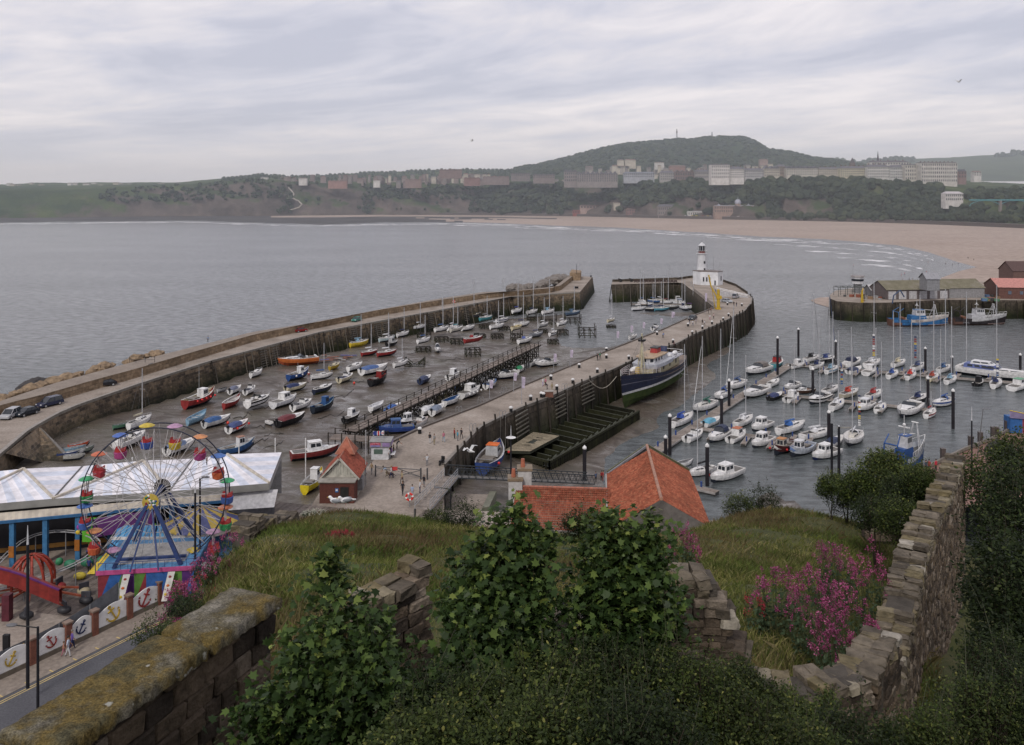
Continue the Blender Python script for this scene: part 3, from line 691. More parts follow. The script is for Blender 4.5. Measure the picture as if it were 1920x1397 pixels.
POU=sm([(-260,850),(-120,795),(0,752),(100,719),(240,681),(360,651),(475,622),(600,603),(712,580),(817,561),(907,547.5),(960,546),(1036,540),(1066,518),(1082,513)],ZO+2)
t=thing('outer_pier','long outer stone pier with raised seaward parapet, curving away from the left edge','pier')
def band(mb,A,B,za,zb,mat,k=90):
 A=resample(A,k);B=resample(B,k)
 for i in range(k):mb.face([(*A[i],za),(*A[i+1],za),(*B[i+1],zb),(*B[i],zb)],mat,uv=[A[i],A[i+1],B[i+1],B[i]])
m=MB();band(m,INN,PBS,ZO,ZO,M['deck'])
hd=sm([(1087,548),(1111,519),(1088,518),(1072,527),(1050,545)],ZO);m.face([(*q,ZO+.004)for q in hd],M['deck'])
m.build('roadway',t)
m=MB();wallstrip(m,dens(INN),ZO,-1.5,M['quay'],1.6);hq=[INN[-1]]+hd[1:3];wallstrip(m,dens(hq),ZO,-1.5,M['quay'],1.6);m.build('quay_wall',t)
m=MB();K=off(INN,-.5)
for a,b in zip(dens(INN,3),dens(K,3)):pass
band(m,off(INN,.12),off(INN,-.55),ZO+.16,ZO+.16,(.25,.225,.2));wallstrip(m,dens(off(INN,.12)),ZO+.16,ZO-.35,(.2,.18,.155));m.build('coping',t)
m=MB();Pi=resample(PBS,90);Po=resample(POU,90)
wallstrip(m,Pi,ZO+2,ZO-.3,M['parapet'],.15);band(m,[(lerp(a[0],b[0],.02),lerp(a[1],b[1],.02))for a,b in zip(Pi,Po)],Po,ZO+2,ZO+2,M['pave'])
wallstrip(m,Po[::-1],ZO+2,-1,M['parapet'],2.5);m.build('parapet',t)
st=thing('parapet_steps','dark stone steps with a railing climbing the parapet, beside a red lifebuoy box','steps',P(262,700,ZO))
m=MB()
for i in range(9):m.box((i*.42-1.2,1.2-i*.05,.12+i*.22),(.45,1.8,.24+i*.44*0+.1),(.07,.06,.055))
m.build('tread',st);m=MB()
for x in(-3.4,-1.9,.2,2.4):m.tube((x,2.4,1.6),(x,2.4,3.4),.05,BLACK)
m.tube((-3.4,2.4,3.3),(2.4,2.4,3.3),.04,BLACK);m.tube((-3.4,2.4,2.7),(2.4,2.4,2.7),.04,BLACK);m.build('railing',st)
def lifebuoy(px,py,z,lb):
 t=thing('lifebuoy',lb,'lifebuoy',P(px,py,z));m=MB();m.box((0,0,.75),(.1,.1,1.5),GREY);m.build('post',t)
 m=MB();k=12
 for i in range(k):
  a,c=2*math.pi*i/k,2*math.pi*(i+1)/k;m.tube((.42*math.cos(a),-.15,1.3+.42*math.sin(a)),(.42*math.cos(c),-.15,1.3+.42*math.sin(c)),.14,(.6,.03,.02)if i%3 else WHITE,n=6)
 m.build('ring',t)
lifebuoy(251,706,ZO,'red lifebuoy on the outer pier parapet beside the stone steps');lifebuoy(503,634,ZO,'red lifebuoy by the small railing halfway along the outer pier')
lifebuoy(851,572,ZO,'red lifebuoy at the bend of the outer pier');lifebuoy(768,950,Z9,'red lifebuoy at the foot of the metal gangway')
Lr=dens(INN,1.0);Lo=off(Lr,.25);Lb=off(Lr,1.9)
def near_idx(px,py):
 p=P(px,py,ZO);return min(range(len(Lr)),key=lambda i:(Lr[i][0]-p.x)**2+(Lr[i][1]-p.y)**2)
n_f=0
for px,py in[(399,677),(404,675)]+[(interp(i,[(0,455),(44,800)]),0)for i in range(45)]+[(812+i*11.5,0)for i in range(19)]:
 if py==0:py=interp(px,[(395,677),(475,656),(600,623),(712,602),(817,583),(956,557),(1035,551),(1087,548)]);
 if 472<px<486 and random.random()<.5:continue
 i=near_idx(px,py);m=MB();h0=ZO-random.choice([0,0,.3,1.2]);f=.12 if px<800 else.16
 a,b=Lo[i],Lb[i];m.tube((*a,h0),(b[0],b[1],-.5),f,M['timber']if random.random()<.5 else(.11,.095,.08),n=4);m.build('fender_post',t)
for px in(484,506,653,700,716,800,866):
 py=interp(px,[(395,677),(475,656),(600,623),(712,602),(817,583),(956,557)]);i=near_idx(px,py);m=MB()
 for k in range(9):
  h=ZO-.4-k*.62;s=(ZO-h)/10*1.65+.2;a=off(Lr,s)[i];b=off(Lr,s)[min(i+3,len(Lr)-1)];m.tube((*a,h),(*b,h),.11,(.15,.14,.125),n=4)
 m.build('fender_rails',t)
m=MB();m.prism(sm([(1068,520),(1088,520),(1090,515),(1072,513)],ZO+1.5),ZO-.1,ZO+3.6,M['parapet']);m.build('lookout',t)
m=MB();p=P(1081,515,ZO+3);m.tube(p,p+Vector((0,0,5)),.1,BLACK);m.build('mast',t)
m=MB();p=P(1108,520,ZO);m.box(p+Vector((0,0,.5)),(.6,.6,1.2),BLACK);p=P(1081,541,ZO);m.box(p+Vector((0,0,.5)),(1.6,.8,.8),BLACK);m.build('bollard',t)
for i,(px,py,n_)in enumerate([(205,727,1),(190,731,1),(220,722,1),(172,738,1),(150,742,1),(240,722,1),(130,748,1)]):pass
g=random.Random(4)
def boulder(p,r,c,lb,grp):
 V0,F0=ico(1);rr=random.Random(int(p.x*7+p.y*3));q=[[v*r*rr.uniform(.7,1.15)*s for v,s in zip(vv,(1.2,1,.75))]for vv in V0]
 m=MB();m.mesh(q,[tuple(f)for f in F0],c);tag(m.build('boulder',loc=p,rz=rr.uniform(0,6)),lb,'rock',grp)
for i in range(16):
 px=g.uniform(35,75);py=interp(px,[(0,748),(100,716)])-g.uniform(0,5);boulder(P(px,py,1.0)+Vector((0,0,.2)),g.uniform(1.2,2.6),M['rock'],'nearly black boulder in the rock pile outside the parapet at the left','dark boulders outside the parapet')
for i in range(40):
 px=g.uniform(-40,300);py=interp(px,[(0,752),(100,719),(240,681),(360,651)])-g.uniform(1,5);p=P(px,py,8.2);boulder(P(px,py,7.2),g.uniform(.8,1.8),M['parapet'],'pale tan boulder tipped against the sea face of the outer pier','pale boulders outside the parapet')
for i in range(46):
 px=g.uniform(958,1066);py=interp(px,[(958,541),(1008,538),(1030,524),(1066,519)])-g.uniform(-6,2)*(.9 if px>1020 else.3);boulder(P(px,py,6.0),g.uniform(1.5,3.2),(.16,.14,.125),'grey-brown boulder of the rock armour behind the outer pier head','rock armour boulders at the outer pier head')
t=thing('slipway','steep stone slipway wedge running down from the near end of the outer pier','slipway');m=MB()
a,b=P(72,801,ZO-.1),P(128,862,3.4);c=P(84,868,3.2);d=P(10,850,ZO-.1)
m.face([a,P(78,803,ZO-.1),P(134,858,3.2),b],(.19,.17,.15));m.face([d,a,b,c],M['quay'],uv=[(0,9),(14,9),(24,3),(12,3)]);m.build('ramp',t)
# ---------------------------------------------------------------- near quay, fairground ground, road
def plate(name,poly,z,mat,kind='structure'):
 m=MB();m.face([(*q,z)for q in sm(poly,z)],mat);return tag(m.build(name),kind=kind)
plate('quay_ground',[(-500,905),(0,905),(500,915),(530,958),(575,962),(598,925),(660,893),(683,881),(760,870),(833,871.5),(833,1300),(-500,1500)],Z9-.004,M['deck'])
m=MB();wallstrip(m,sm([(-500,905),(0,905),(500,915),(530,958),(575,962),(598,925),(660,893),(683,881),(735,829)],Z9),Z9-.01,0,M['quay'],.8);tag(m.build('quay_edge'),'stone quay edge behind the arcade and the toilet building','wall')
plate('seafront_ground',[(820,955),(1700,990),(1700,1400),(820,1400)],6.5,M['deck'])
fa,fb=P(-220,1378,Z9),P(345,1112,Z9)
ka,kb=P(-220,1420,Z9),P(262,1180,Z9)
def ext(a,b,t):return(lerp(a[0],b[0],t),lerp(a[1],b[1],t))
m=MB();m.face([(*ext(fa,fb,-.3),Z9+.05),(*ext(ka,kb,-.3),Z9+.05),(*ext(ka,kb,1.6),Z9+.05),(*ext(fa,fb,1.6),Z9+.05)],M['pave']);o=tag(m.build('pavement'),kind='structure')
nrm=Vector((kb.y-ka.y,-(kb.x-ka.x))).normalized()
def ok_(t,d):q=ext(ka,kb,t);return(q[0]+nrm.x*d,q[1]+nrm.y*d)
m=MB();m.face([(*ok_(-.3,0),Z9),(*ok_(-.3,14),Z9),(*ok_(1.6,14),Z9),(*ok_(1.6,0),Z9)],M['road']);m.face([(*ok_(-.3,0),Z9+.05),(*ok_(1.6,0),Z9+.05),(*ok_(1.6,0),Z9-.1),(*ok_(-.3,0),Z9-.1)],(.2,.19,.18));tag(m.build('road'),kind='structure')
m=MB()
for d in(.35,.62):m.face([(*ok_(-.3,d),Z9+.006),(*ok_(-.3,d+.1),Z9+.006),(*ok_(1.6,d+.1),Z9+.006),(*ok_(1.6,d),Z9+.006)],(.5,.38,.16))
for k in range(12):tt=-.1+k*.1;m.face([(*ok_(tt,-.0),Z9+.056),(*ok_(tt+.006,-.0),Z9+.056),(*ok_(tt+.006,-.5),Z9+.056),(*ok_(tt,-.5),Z9+.056)],(.5,.38,.16))
tag(m.build('road_markings'),kind='structure')
M['ride_deck']=m_rnd('boardwalk',[(0,(.13,.11,.10)),(1,(.21,.18,.165))],.8,2,.2)
m=MB();a=P(-40,1160,Z9);k=0
bd=Vector((1,-.25)).normalized();bn=Vector((.25,1)).normalized();og=P(-60,1130,Z9)
for i in range(95):
 q=Vector((og.x,og.y))+bd*(i*.3);m.face([(q.x,q.y,Z9+.004),(*(q+bd*.28),Z9+.004),(*(q+bd*.28+bn*32),Z9+.004),(*(q+bn*32),Z9+.004)],M['ride_deck'])
tag(m.build('fairground_boardwalk'),kind='structure')
# ---------------------------------------------------------------- middle pier and lighthouse arm
LFT=[(735,829),(752.5,820),(792,801.6),(899,760.6),(975,726),(1056,692),(1135,659.6),(1188,639),(1245,617),(1292,595.5),(1340,577)]
RGTE=[(833,871.6),(853,850),(900,801),(976,764),(1033,743),(1080,721),(1125,702),(1150,692),(1215,662),(1271,643),(1300,627),(1352,605),(1395,584),(1409,568),(1410,559),(1402,552)]
ARM_F=[(1340,577),(1300,545),(1278,530),(1272,529.5),(1146,533.5)];ARM_B=[(1148,528.5),(1272,524.5),(1296,521),(1330,521),(1358,529),(1380,537),(1402,552)]
t=thing('harbour_pier','broad concrete-topped pier crossing the harbour to the lighthouse','pier')
m=MB();l9=sm(LFT,Z9);r9=sm(RGTE,Z9)
band(m,l9,r9[:12],Z9,Z9,M['deck'],60)
h9=sm([(1340,577),(1352,605),(1395,584),(1409,568),(1410,559),(1402,552),(1380,537),(1358,529),(1330,521),(1296,521),(1300,545)],Z9);m.face([(*q,Z9-.006)for q in h9],M['deck'])
m.face([(*q,Z9+.003)for q in sm([(1300,546),(1296,521),(1272,524.5),(1148,528.5),(1146,533.5),(1272,530),(1280,531)],Z9)],M['deck'])
m.face([(*q,Z9-.003)for q in sm([(735,829),(683,881),(833,873),(833,871.6)],Z9)],M['deck'])
m.build('roadway',t)
m=MB();wallstrip(m,dens(l9[::-1]),Z9,-1,M['quay2'],.6);m.build('inner_wall',t)
m=MB();wallstrip(m,dens(r9),Z9,-1,M['quay2'],1.0);m.build('outer_wall',t)
af=sm(ARM_F,Z9);m=MB();wallstrip(m,dens(af[::-1]),Z9,-1,M['quay2'],1.2);wallstrip(m,dens([af[-1],sm(ARM_B,Z9)[0]])[::-1],Z9,-1,M['quay2'],1.2);wallstrip(m,dens(sm(ARM_B,Z9))[::-1],Z9+1.1,-1,M['quay2'],.4);m.build('arm_wall',t)
m=MB();e1=off(l9,-.15);e2=off(l9,.35);band(m,e1,e2,Z9+.3,Z9+.3,(.11,.09,.075),80);wallstrip(m,resample(e2,60),Z9+.3,Z9-.05,(.1,.08,.07));wallstrip(m,resample(e1,60)[::-1],Z9+.3,Z9-.4,(.1,.08,.07));m.build('edge_beam',t)
m=MB();e1=off(r9,.15);e2=off(r9,-.4);band(m,e1,e2,Z9+.12,Z9+.12,(.2,.175,.15),90);wallstrip(m,dens(off(r9,.15)),Z9+.12,Z9-.4,(.13,.115,.1));m.build('coping',t)
def path_at(pts,s):
 L=0
 for a,b in zip(pts,pts[1:]):
  d=math.hypot(b[0]-a[0],b[1]-a[1])
  if L+d>=s:k=(s-L)/d;return(lerp(a[0],b[0],k),lerp(a[1],b[1],k)),math.atan2(b[1]-a[1],b[0]-a[0])
  L+=d
 return pts[-1],0
def plen(p):return sum(math.hypot(b[0]-a[0],b[1]-a[1])for a,b in zip(p,p[1:]))
ro=off(r9,.35);rb=off(r9,1.1);LL=plen(ro);N=62;Lb_=plen(rb)
for i in range(N):
 s=LL*(i+.5)/N;(x,y),a=path_at(ro,s);(x2,y2),_=path_at(rb,Lb_*(i+.5)/N);up=random.choice([.2,.5,1.0])if i>20 else random.choice([0,.8,1.2])
 m=MB();m.loft([[(x2-.16,y2-.16,-.5),(x2+.16,y2-.16,-.5),(x2+.16,y2+.16,-.5),(x2-.16,y2+.16,-.5)],[(x-.16,y-.16,Z9+up),(x+.16,y-.16,Z9+up),(x+.16,y+.16,Z9+up),(x-.16,y+.16,Z9+up)]],M['timber']);m.build('fender_post',t)
afo=off(af[::-1],.3);LL=plen(afo)
for i in range(34):
 (x,y),a=path_at(afo,LL*(i+.5)/34);m=MB();m.tube((x,y,Z9),(x+.3,y-1,-.5),.13,(.12,.105,.09),n=4);m.build('fender_post',t)
for(px0,py0,px1,py1)in[(962,775,985,762),(1036,742,1055,733),(1085,719,1108,709)]:
 a,b=P(px0,py0,Z9),P(px1,py1,Z9);m=MB();o_=Vector((.45,-.45,0))
 for k in range(6):m.tube(a+o_*(1+k*.12)+Vector((0,0,-.5-k*.75)),b+o_*(1+k*.12)+Vector((0,0,-.5-k*.75)),.13,(.13,.12,.1),n=4)
 m.build('fender_rails',t)
t=thing('lighthouse','white round lighthouse with a glazed lantern and a low white keeper house at its foot','lighthouse',P(1316,531,Z9))
b=t.location.y/F;wm=paint((.62,.62,.64),.6,.12,.3)
def circ(r,z,n=18,cx=0,cy=0):return[(cx+r*math.cos(2*math.pi*i/n),cy+r*math.sin(2*math.pi*i/n),z)for i in range(n)]
m=MB();m.loft([circ(2.25,0),circ(2.2,6),circ(1.95,13.2),circ(2.05,13.4)],wm,sm=True);m.build('tower',t)
m=MB();m.loft([circ(2.5,13.4),circ(2.5,13.7)],wm);
for i in range(14):q=circ(2.4,13.7,14)[i];m.tube(q,(q[0],q[1],14.8),.05,LGREY,n=4)
m.loft([circ(2.45,14.75,14),circ(2.45,14.85,14)],LGREY);m.build('gallery',t)
la=MB();la.loft([circ(1.5,13.7,12),circ(1.5,14.7,12)],(.33,.1,.09));la.loft([circ(1.45,14.7,12),circ(1.45,17.0,12)],'glass')
for q in circ(1.52,14.7,8):la.tube(q,(q[0],q[1],17.0),.1,(.5,.5,.52),n=4)
la=la.build('lantern',t);m=MB();m.loft([circ(1.75,17.0,12),circ(1.4,17.5,12),circ(.5,18.3,12),circ(.12,18.6,12)],(.5,.5,.52));m.tube((0,0,18.6),(0,0,19.6),.06,BLACK);m.build('dome',la)
for z in(6.4,9.6):m=MB();m.box((.75,-2.0,z),(.75,.3,1.15),(.03,.03,.035));m.build('window',t)
t2=thing('keeper_house','white flat-roofed harbour house wrapped around the base of the lighthouse','house',P(1330,534,Z9))
m=MB();poly=[(-6.5,4),(-4.2,-1.0),(3.0,-3.6),(6.3,1.0),(1,7)];m.prism(poly,0,5.9,wm,paint((.2,.17,.16)));m.build('wall',t2)
m=MB();m.prism([(x*1.02,y*1.02)for x,y in poly],5.9,6.15,(.13,.1,.09));m.build('roof_edge',t2)
for x,y,z,a in[(-2.9,-1.55,2.6,-.35),(-1.6,-2.0,2.6,-.35),(-.4,-2.5,2.6,-.35),(1.8,-3.2,1.2,-.35),(5.0,-.9,3,.95)]:m=MB();m.box((x,y,z),(.55,.3,1.9 if z>2 else 2),(.03,.03,.04),rz=a);m.build('window',t2)
m=MB();m.tube((2,1,6),(2,1,12.5),.06,GREY);m.tube((5,1.5,6),(5,1.5,10),.05,GREY);m.build('aerial',t2)
t3=thing('arm_stair','white railed ramp and steps leading up from the pier to the lighthouse house','steps',P(1372,556,Z9));m=MB()
m.mesh([(-6,3,0),(-6,0,0),(5.5,-4,0),(6,-1,0),(-6,3,2.6),(-6,0,2.6)],[(4,5,2,3),(1,2,5),(0,4,3)],(.4,.39,.4));m.build('ramp',t3);m=MB()
for sy in(0,3):m.tube((-6,sy,3.5),(6,sy-4,.9),.07,WHITE);m.tube((-6,sy,3.0),(6,sy-4,.5),.07,WHITE)
m.build('railing',t3)
t3=thing('railing','dark railing along the top of the inner basin wall beside the lighthouse','railing');m=MB();ar=dens(sm([(1300,545),(1341,577)],Z9),2.2)
for q in ar:m.tube((*q,Z9),(*q,Z9+1.1),.06,BLACK,n=4)
for z in(1.1,.6):m.path([(*q,Z9+z)for q in ar],.05,BLACK,4)
m.build('bars',t3)
t3=thing('crane','yellow harbour crane with a raised jib beside the lighthouse basin','crane',P(1347,580,Z9));ym=(.45,.3,.03)
m=MB();m.tube((0,0,0),(0,0,7.0),.62,ym,.5,8);m.tube((0,0,0),(0,0,.5),1.0,ym,n=8);m.build('column',t3)
m=MB();m.loft([[(-.4,-.3,3.8),(.1,-.3,3.8),(.1,.3,3.8),(-.4,.3,3.8)],[(-2.8,-.25,8),(-2.4,-.25,8),(-2.4,.25,8),(-2.8,.25,8)],[(-3.6,-.2,12),(-3.2,-.2,12),(-3.2,.2,12),(-3.6,.2,12)]],ym);m.build('jib',t3)
m=MB();m.box((.2,0,4.2),(1.7,1.3,1.1),ym);m.build('motor_housing',t3);m=MB();m.tube((-1.1,0,0),(-2.2,0,7),.12,ym);m.build('ram',t3)
for px,py,lb in[(1164,528,'old cannon standing on the left end of the lighthouse arm'),(1184,527.5,'small cannon on the lighthouse arm, second from its left end')]:
 t3=thing('cannon',lb,'cannon',P(px,py+1,Z9));m=MB();m.tube((-1.2,0,1.6),(.9,0,.9),.22,BLACK,.3,8);m.build('barrel',t3);m=MB();m.box((0,0,.5),(1.2,.9,.8),BLACK,top=.7);m.build('carriage',t3)
g=random.Random(3)
for i in range(12):
 m=MB();px=1192+i*6.8;m.box((0,0,.45),(1.5,.6,.12),(.05,.03,.03));m.box((0,.3,.8),(1.5,.12,.6),(.05,.03,.03));m.box((-.6,0,.2),(.12,.5,.4),BLACK);m.box((.6,0,.2),(.12,.5,.4),BLACK)
 tag(m.build('bench',loc=P(px,530,Z9)),'dark bench on the lighthouse arm above the little basin','bench','benches on the lighthouse arm')
# ---------------------------------------------------------------- fish pier on the right
ZF=7.2
WP=[(2100,640),(1920,563),(1773,562),(1664,567.5),(1609,567.5),(1570,565),(1557,560),(1556,553),(1566,545),(1600,540),(1700,533),(1920,525),(2200,525)]
t=thing('fish_pier','stone fish quay with sheds on top, at the right across the marina','pier');w9=sm(WP,ZF)
m=MB();m.face([(*q,ZF)for q in w9],M['deck']);m.build('roadway',t);m=MB();wallstrip(m,dens(w9)[::-1],ZF,-1,M['quay2'],.7);m.build('quay_wall',t)
wo=off(w9[:8][::-1],.3);LL=plen(wo)
for i in range(46):(x,y),a=path_at(wo,LL*(i+.5)/46);m=MB();m.tube((x,y,ZF-1.2*(i%3==0)),(x,y-.6,-.4),.17,M['timber'],n=4);m.build('fender_post',t)
def Pz(px,py,z=ZF):return P(px,py,z)
def shed(lb,name,cat,pl,pr,z1,zr,dep,wall,roof,ridge_w=1,base=ZF,doors=0):
 a,b=P(*pl,base),P(*pr,base);t=thing(name,lb,cat,a,math.atan2(b.y-a.y,b.x-a.x));L=(b-a).length
 m=MB();m.box((L/2,dep/2,(z1)/2),(L,dep,z1),wall)
 m.mesh([(0,0,z1),(0,dep,z1),(0,dep/2,zr),(L,0,z1),(L,dep,z1),(L,dep/2,zr)],[(0,2,1),(3,4,5)],wall);m.build('wall',t)
 m=MB();o_=.4;m.mesh([(-o_,-o_,z1-.15),(L+o_,-o_,z1-.15),(L+o_,dep/2,zr+.1),(-o_,dep/2,zr+.1),(L+o_,dep+o_,z1-.15),(-o_,dep+o_,z1-.15)],[(0,1,2,3),(3,2,4,5)],roof);m.build('roof',t)
 for k in range(doors):m=MB();m.box((L*(k+.5)/doors,-.06,z1*.42),(L/doors*.72,.1,z1*.78),(.42,.41,.42));m.build('door',t)
 return t
M['mossroof']=m_ground('mossy_roof',[(.13,.12,.085),(.17,.155,.11),(.2,.18,.15)],.3,2)
shed('long fish market hall with mossy roof and row of pale doors','market_hall','shed',(1663,562),(1779,560),3.9,6.8,12,(.12,.1,.1),M['mossroof'],doors=6)
shed('grey corrugated half of the market hall with two skylights','warehouse','shed',(1780,559),(1846,558),4.0,6.9,12,(.24,.235,.24),M['mossroof'])
shed('small grey gabled loft breaking through the market hall roof','roof_loft','shed',(1738,545),(1762,545),4.5,6.6,6,(.22,.22,.23),(.26,.26,.28),base=11.5)
shed('small grey shed with pale roof beside the steel frame on the fish quay','shed','shed',(1634,556),(1660,556),2.6,4.4,7,(.17,.17,.18),(.4,.39,.4))
t=shed('brick fish quay building under a salmon-pink metal roof at the right edge','quay_building','building',(1873,560),(2010,562),4.6,7.4,14,(.12,.06,.05),(.45,.2,.17),doors=0)
for k in range(5):m=MB();m.box((4+k*4.3,-.08,2.4),(1.2,.1,1.3),(.1,.12,.16));m.build('window',t)
t=shed('dark brown brick store rising behind the pink-roofed building','store_building','building',(1900,530),(2010,530),5.5,9.5,12,(.13,.08,.07),(.085,.05,.045))
t=thing('control_tower','small white hexagonal lookout cabin raised above the steel frame on the fish quay','lookout',P(1608,549,ZF));m=MB();m.loft([circ(2.2,3.8,8),circ(2.6,6.6,8)],wm);m.build('cabin',t)
m=MB();m.loft([circ(3.0,6.6,8),circ(2.7,7.3,8)],(.22,.2,.2));m.build('roof',t);m=MB();m.loft([circ(2.53,5.0,8),circ(2.63,5.9,8)],'glass');m.build('window',t);m=MB();m.box((0,0,1.9),(2.5,2.5,3.8),GREY);m.build('base',t);m=MB();m.tube((-2,0,6),(-2,0,10),.06,GREY);m.build('aerial',t)
t=thing('steel_frame','open rusty steel gantry frame on the end of the fish quay','gantry',P(1572,556,ZF));m=MB();fm=(.07,.08,.075)
for x in(0,2.8,5.6,8.4,11.2):m.tube((x,0,0),(x,0,3.7),.1,fm);m.tube((x,5,0),(x,5,3.7),.1,fm);m.tube((x,0,3.7),(x,5,3.7),.1,fm)
for y in(0,5):m.tube((0,y,3.7),(11.2,y,3.7),.12,fm);m.tube((0,y,2.2),(11.2,y,2.2),.07,fm)
m.build('posts',t)
t=thing('crane','short yellow crane post on the fish quay in front of the steel frame','crane',P(1616.5,567,ZF));m=MB();m.tube((0,0,0),(0,0,4.6),.55,ym,.3,7);m.build('column',t);m=MB();m.tube((0,0,4),(.6,.5,5.2),.2,ym);m.build('jib',t)
g=random.Random(8)
for i in range(34):
 px=g.choice([g.uniform(1578,1662),g.uniform(1845,1872)]);m=MB();c=g.choice([(.1,.16,.28),(.25,.09,.06),(.07,.07,.07),(.1,.2,.12),(.3,.3,.3),(.2,.13,.08)]);s=g.uniform(.7,1.6);m.box((0,0,s*.35),(s*1.3,s,s*.7),c);m.box((0,0,s*.72),(s*1.35,s*1.05,.08),c)
 tag(m.build('fish_crate',loc=P(px,g.uniform(556,565),ZF),rz=g.uniform(0,3)),'stacked fish crate among the gear piled on the fish quay','crate','crates piled on the fish quay')
t=thing('crane','dark blue folding crane arm on the fish quay edge above the blue trawler','crane',P(1683,569,ZF));m=MB();m.path([(-2,0,0),(-1.5,0,3),(1,0,5),(2.5,0,2.4)],.22,(.04,.07,.14));m.build('arm',t)
# ---------------------------------------------------------------- boats
sc.cycles.volume_bounces=1
def hull_rings(L,B,D_,sheer=.25,bluff=.0,stations=9,stern=.72,draft=.35):
 """rings stern->bow, each: keel .. gunwale on both sides"""
 out=[]
 for i in range(stations):
  t=i/(stations-1);x=-L/2+L*t
  b=B/2*(stern+(1-stern)*math.sin(min(t/.45,1)*math.pi/2))if t<.45 else B/2*max(.02,(1-((t-.45)/.55)**(2.1+bluff)))
  zt=D_*(1+sheer*(2*t-.7)**2*(1 if t>.35 else.4));zk=-draft+(draft+D_*.35)*max(0,(t-.72)/.28)**2
  rk=b*(.18 if t<.9 else.1);rb=b*.86*(1-.35*max(0,t-.6));zc=lerp(zk,zt,.43);flx=L*.03*t*t
  out.append([(x,0,zk),(x,rk+.02,zk+.03),(x,rb,zc),(x+flx*.5,b*.97,lerp(zc,zt,.55)),(x+flx,b,zt)])
 return out
def add_hull(mb,L,B,D_,col,anti,deckc,inset=.0,open_=False,stripe=None,trim=None,**k):
 rg=hull_rings(L,B,D_,**k);full=[]
 for r in rg:full.append([(x,-y,z)for x,y,z in r[::-1]]+[(x,y,z)for x,y,z in r[1:]])
 n=len(full[0]);mc=[MT(col),MT(anti)]
 for a,c in zip(full,full[1:]):
  for i in range(n-1):
   j=min(i,n-2-i);mat=mc[0]if j<=(1 if True else 0)else mc[1]
   if stripe is not None and j==0:mat=MT(stripe)
   mb.face([a[i],c[i],c[i+1],a[i+1]],mat,r=.5,sm=True)
 mb.face(full[0][::-1],mc[0])
 z_in=-.05 if not open_ else-D_*.55
 for a,c in zip(full,full[1:]):
  f=.86
  if open_:
   mb.face([a[0],(a[0][0],a[0][1]*f,a[0][2]),(c[0][0],c[0][1]*f,c[0][2]),c[0]],trim or col)
   mb.face([(a[0][0],a[0][1]*f,a[0][2]),(a[0][0],a[0][1]*f,a[0][2]+z_in),(c[0][0],c[0][1]*f,c[0][2]+z_in),(c[0][0],c[0][1]*f,c[0][2])],deckc)
   mb.face([a[-1],c[-1],(c[-1][0],c[-1][1]*f,c[-1][2]),(a[-1][0],a[-1][1]*f,a[-1][2])],trim or col)
   mb.face([(a[-1][0],a[-1][1]*f,a[-1][2]),(c[-1][0],c[-1][1]*f,c[-1][2]),(c[-1][0],c[-1][1]*f,c[-1][2]+z_in),(a[-1][0],a[-1][1]*f,a[-1][2]+z_in)],deckc)
   mb.face([(a[0][0],a[0][1]*f,a[0][2]+z_in),(a[-1][0],a[-1][1]*f,a[-1][2]+z_in),(c[-1][0],c[-1][1]*f,c[-1][2]+z_in),(c[0][0],c[0][1]*f,c[0][2]+z_in)],deckc)
  else:mb.face([(a[0][0],a[0][1],a[0][2]-.03),(a[-1][0],a[-1][1],a[-1][2]-.03),(c[-1][0],c[-1][1],c[-1][2]-.03),(c[0][0],c[0][1],c[0][2]-.03)],deckc)
 return full
def cabin(t,name,x0,x1,w0,w1,z0,z1,col,win=True,rake=(.25,.15),roof=None,nwin=3,front=True):
 """tapered house with raked front and rear; windows are parts of it"""
 m=MB();rf,rr=rake
 lo=[(x0,-w0/2,z0),(x1,-w1/2,z0),(x1,w1/2,z0),(x0,w0/2,z0)];s=.88
 hi=[(x0+rr,-w0/2*s,z1),(x1-rf,-w1/2*s,z1),(x1-rf,w1/2*s,z1),(x0+rr,w0/2*s,z1)]
 m.mesh(lo+hi,[(4,5,6,7),(0,1,5,4),(1,2,6,5),(2,3,7,6),(3,0,4,7)],col);o=m.build(name,t)
 if roof is not None:
  m=MB();m.mesh([(x-(.08 if x<(x0+x1)/2 else-.1),y*1.07,z1+dz)for dz in(.01,.09)for x,y,_ in hi],[(4,5,6,7),(0,1,5,4),(1,2,6,5),(2,3,7,6),(3,0,4,7)],roof);m.build('roof',o)
 if win:
  def P4(f,u,v):a=Vector(lo[f[0]]).lerp(Vector(lo[f[1]]),u);b_=Vector(hi[f[0]]).lerp(Vector(hi[f[1]]),u);return a.lerp(b_,v)
  nn={(0,1):Vector((0,-1,0)),(1,2):Vector((1,0,0)),(2,3):Vector((0,1,0)),(3,0):Vector((-1,0,0))}
  for f in([(0,1),(2,3)]+([(1,2)]if front else[])):
   kk=nwin if f!=(1,2)else 2;e=nn[f]*.025
   for q in range(kk):
    u0=.08+.84*q/kk+.03;u1=.08+.84*(q+1)/kk-.03;m=MB()
    m.face([P4(f,u0,.45)+e,P4(f,u1,.45)+e,P4(f,u1,.88)+e,P4(f,u0,.88)+e],'glass');m.build('window',o)
 return o
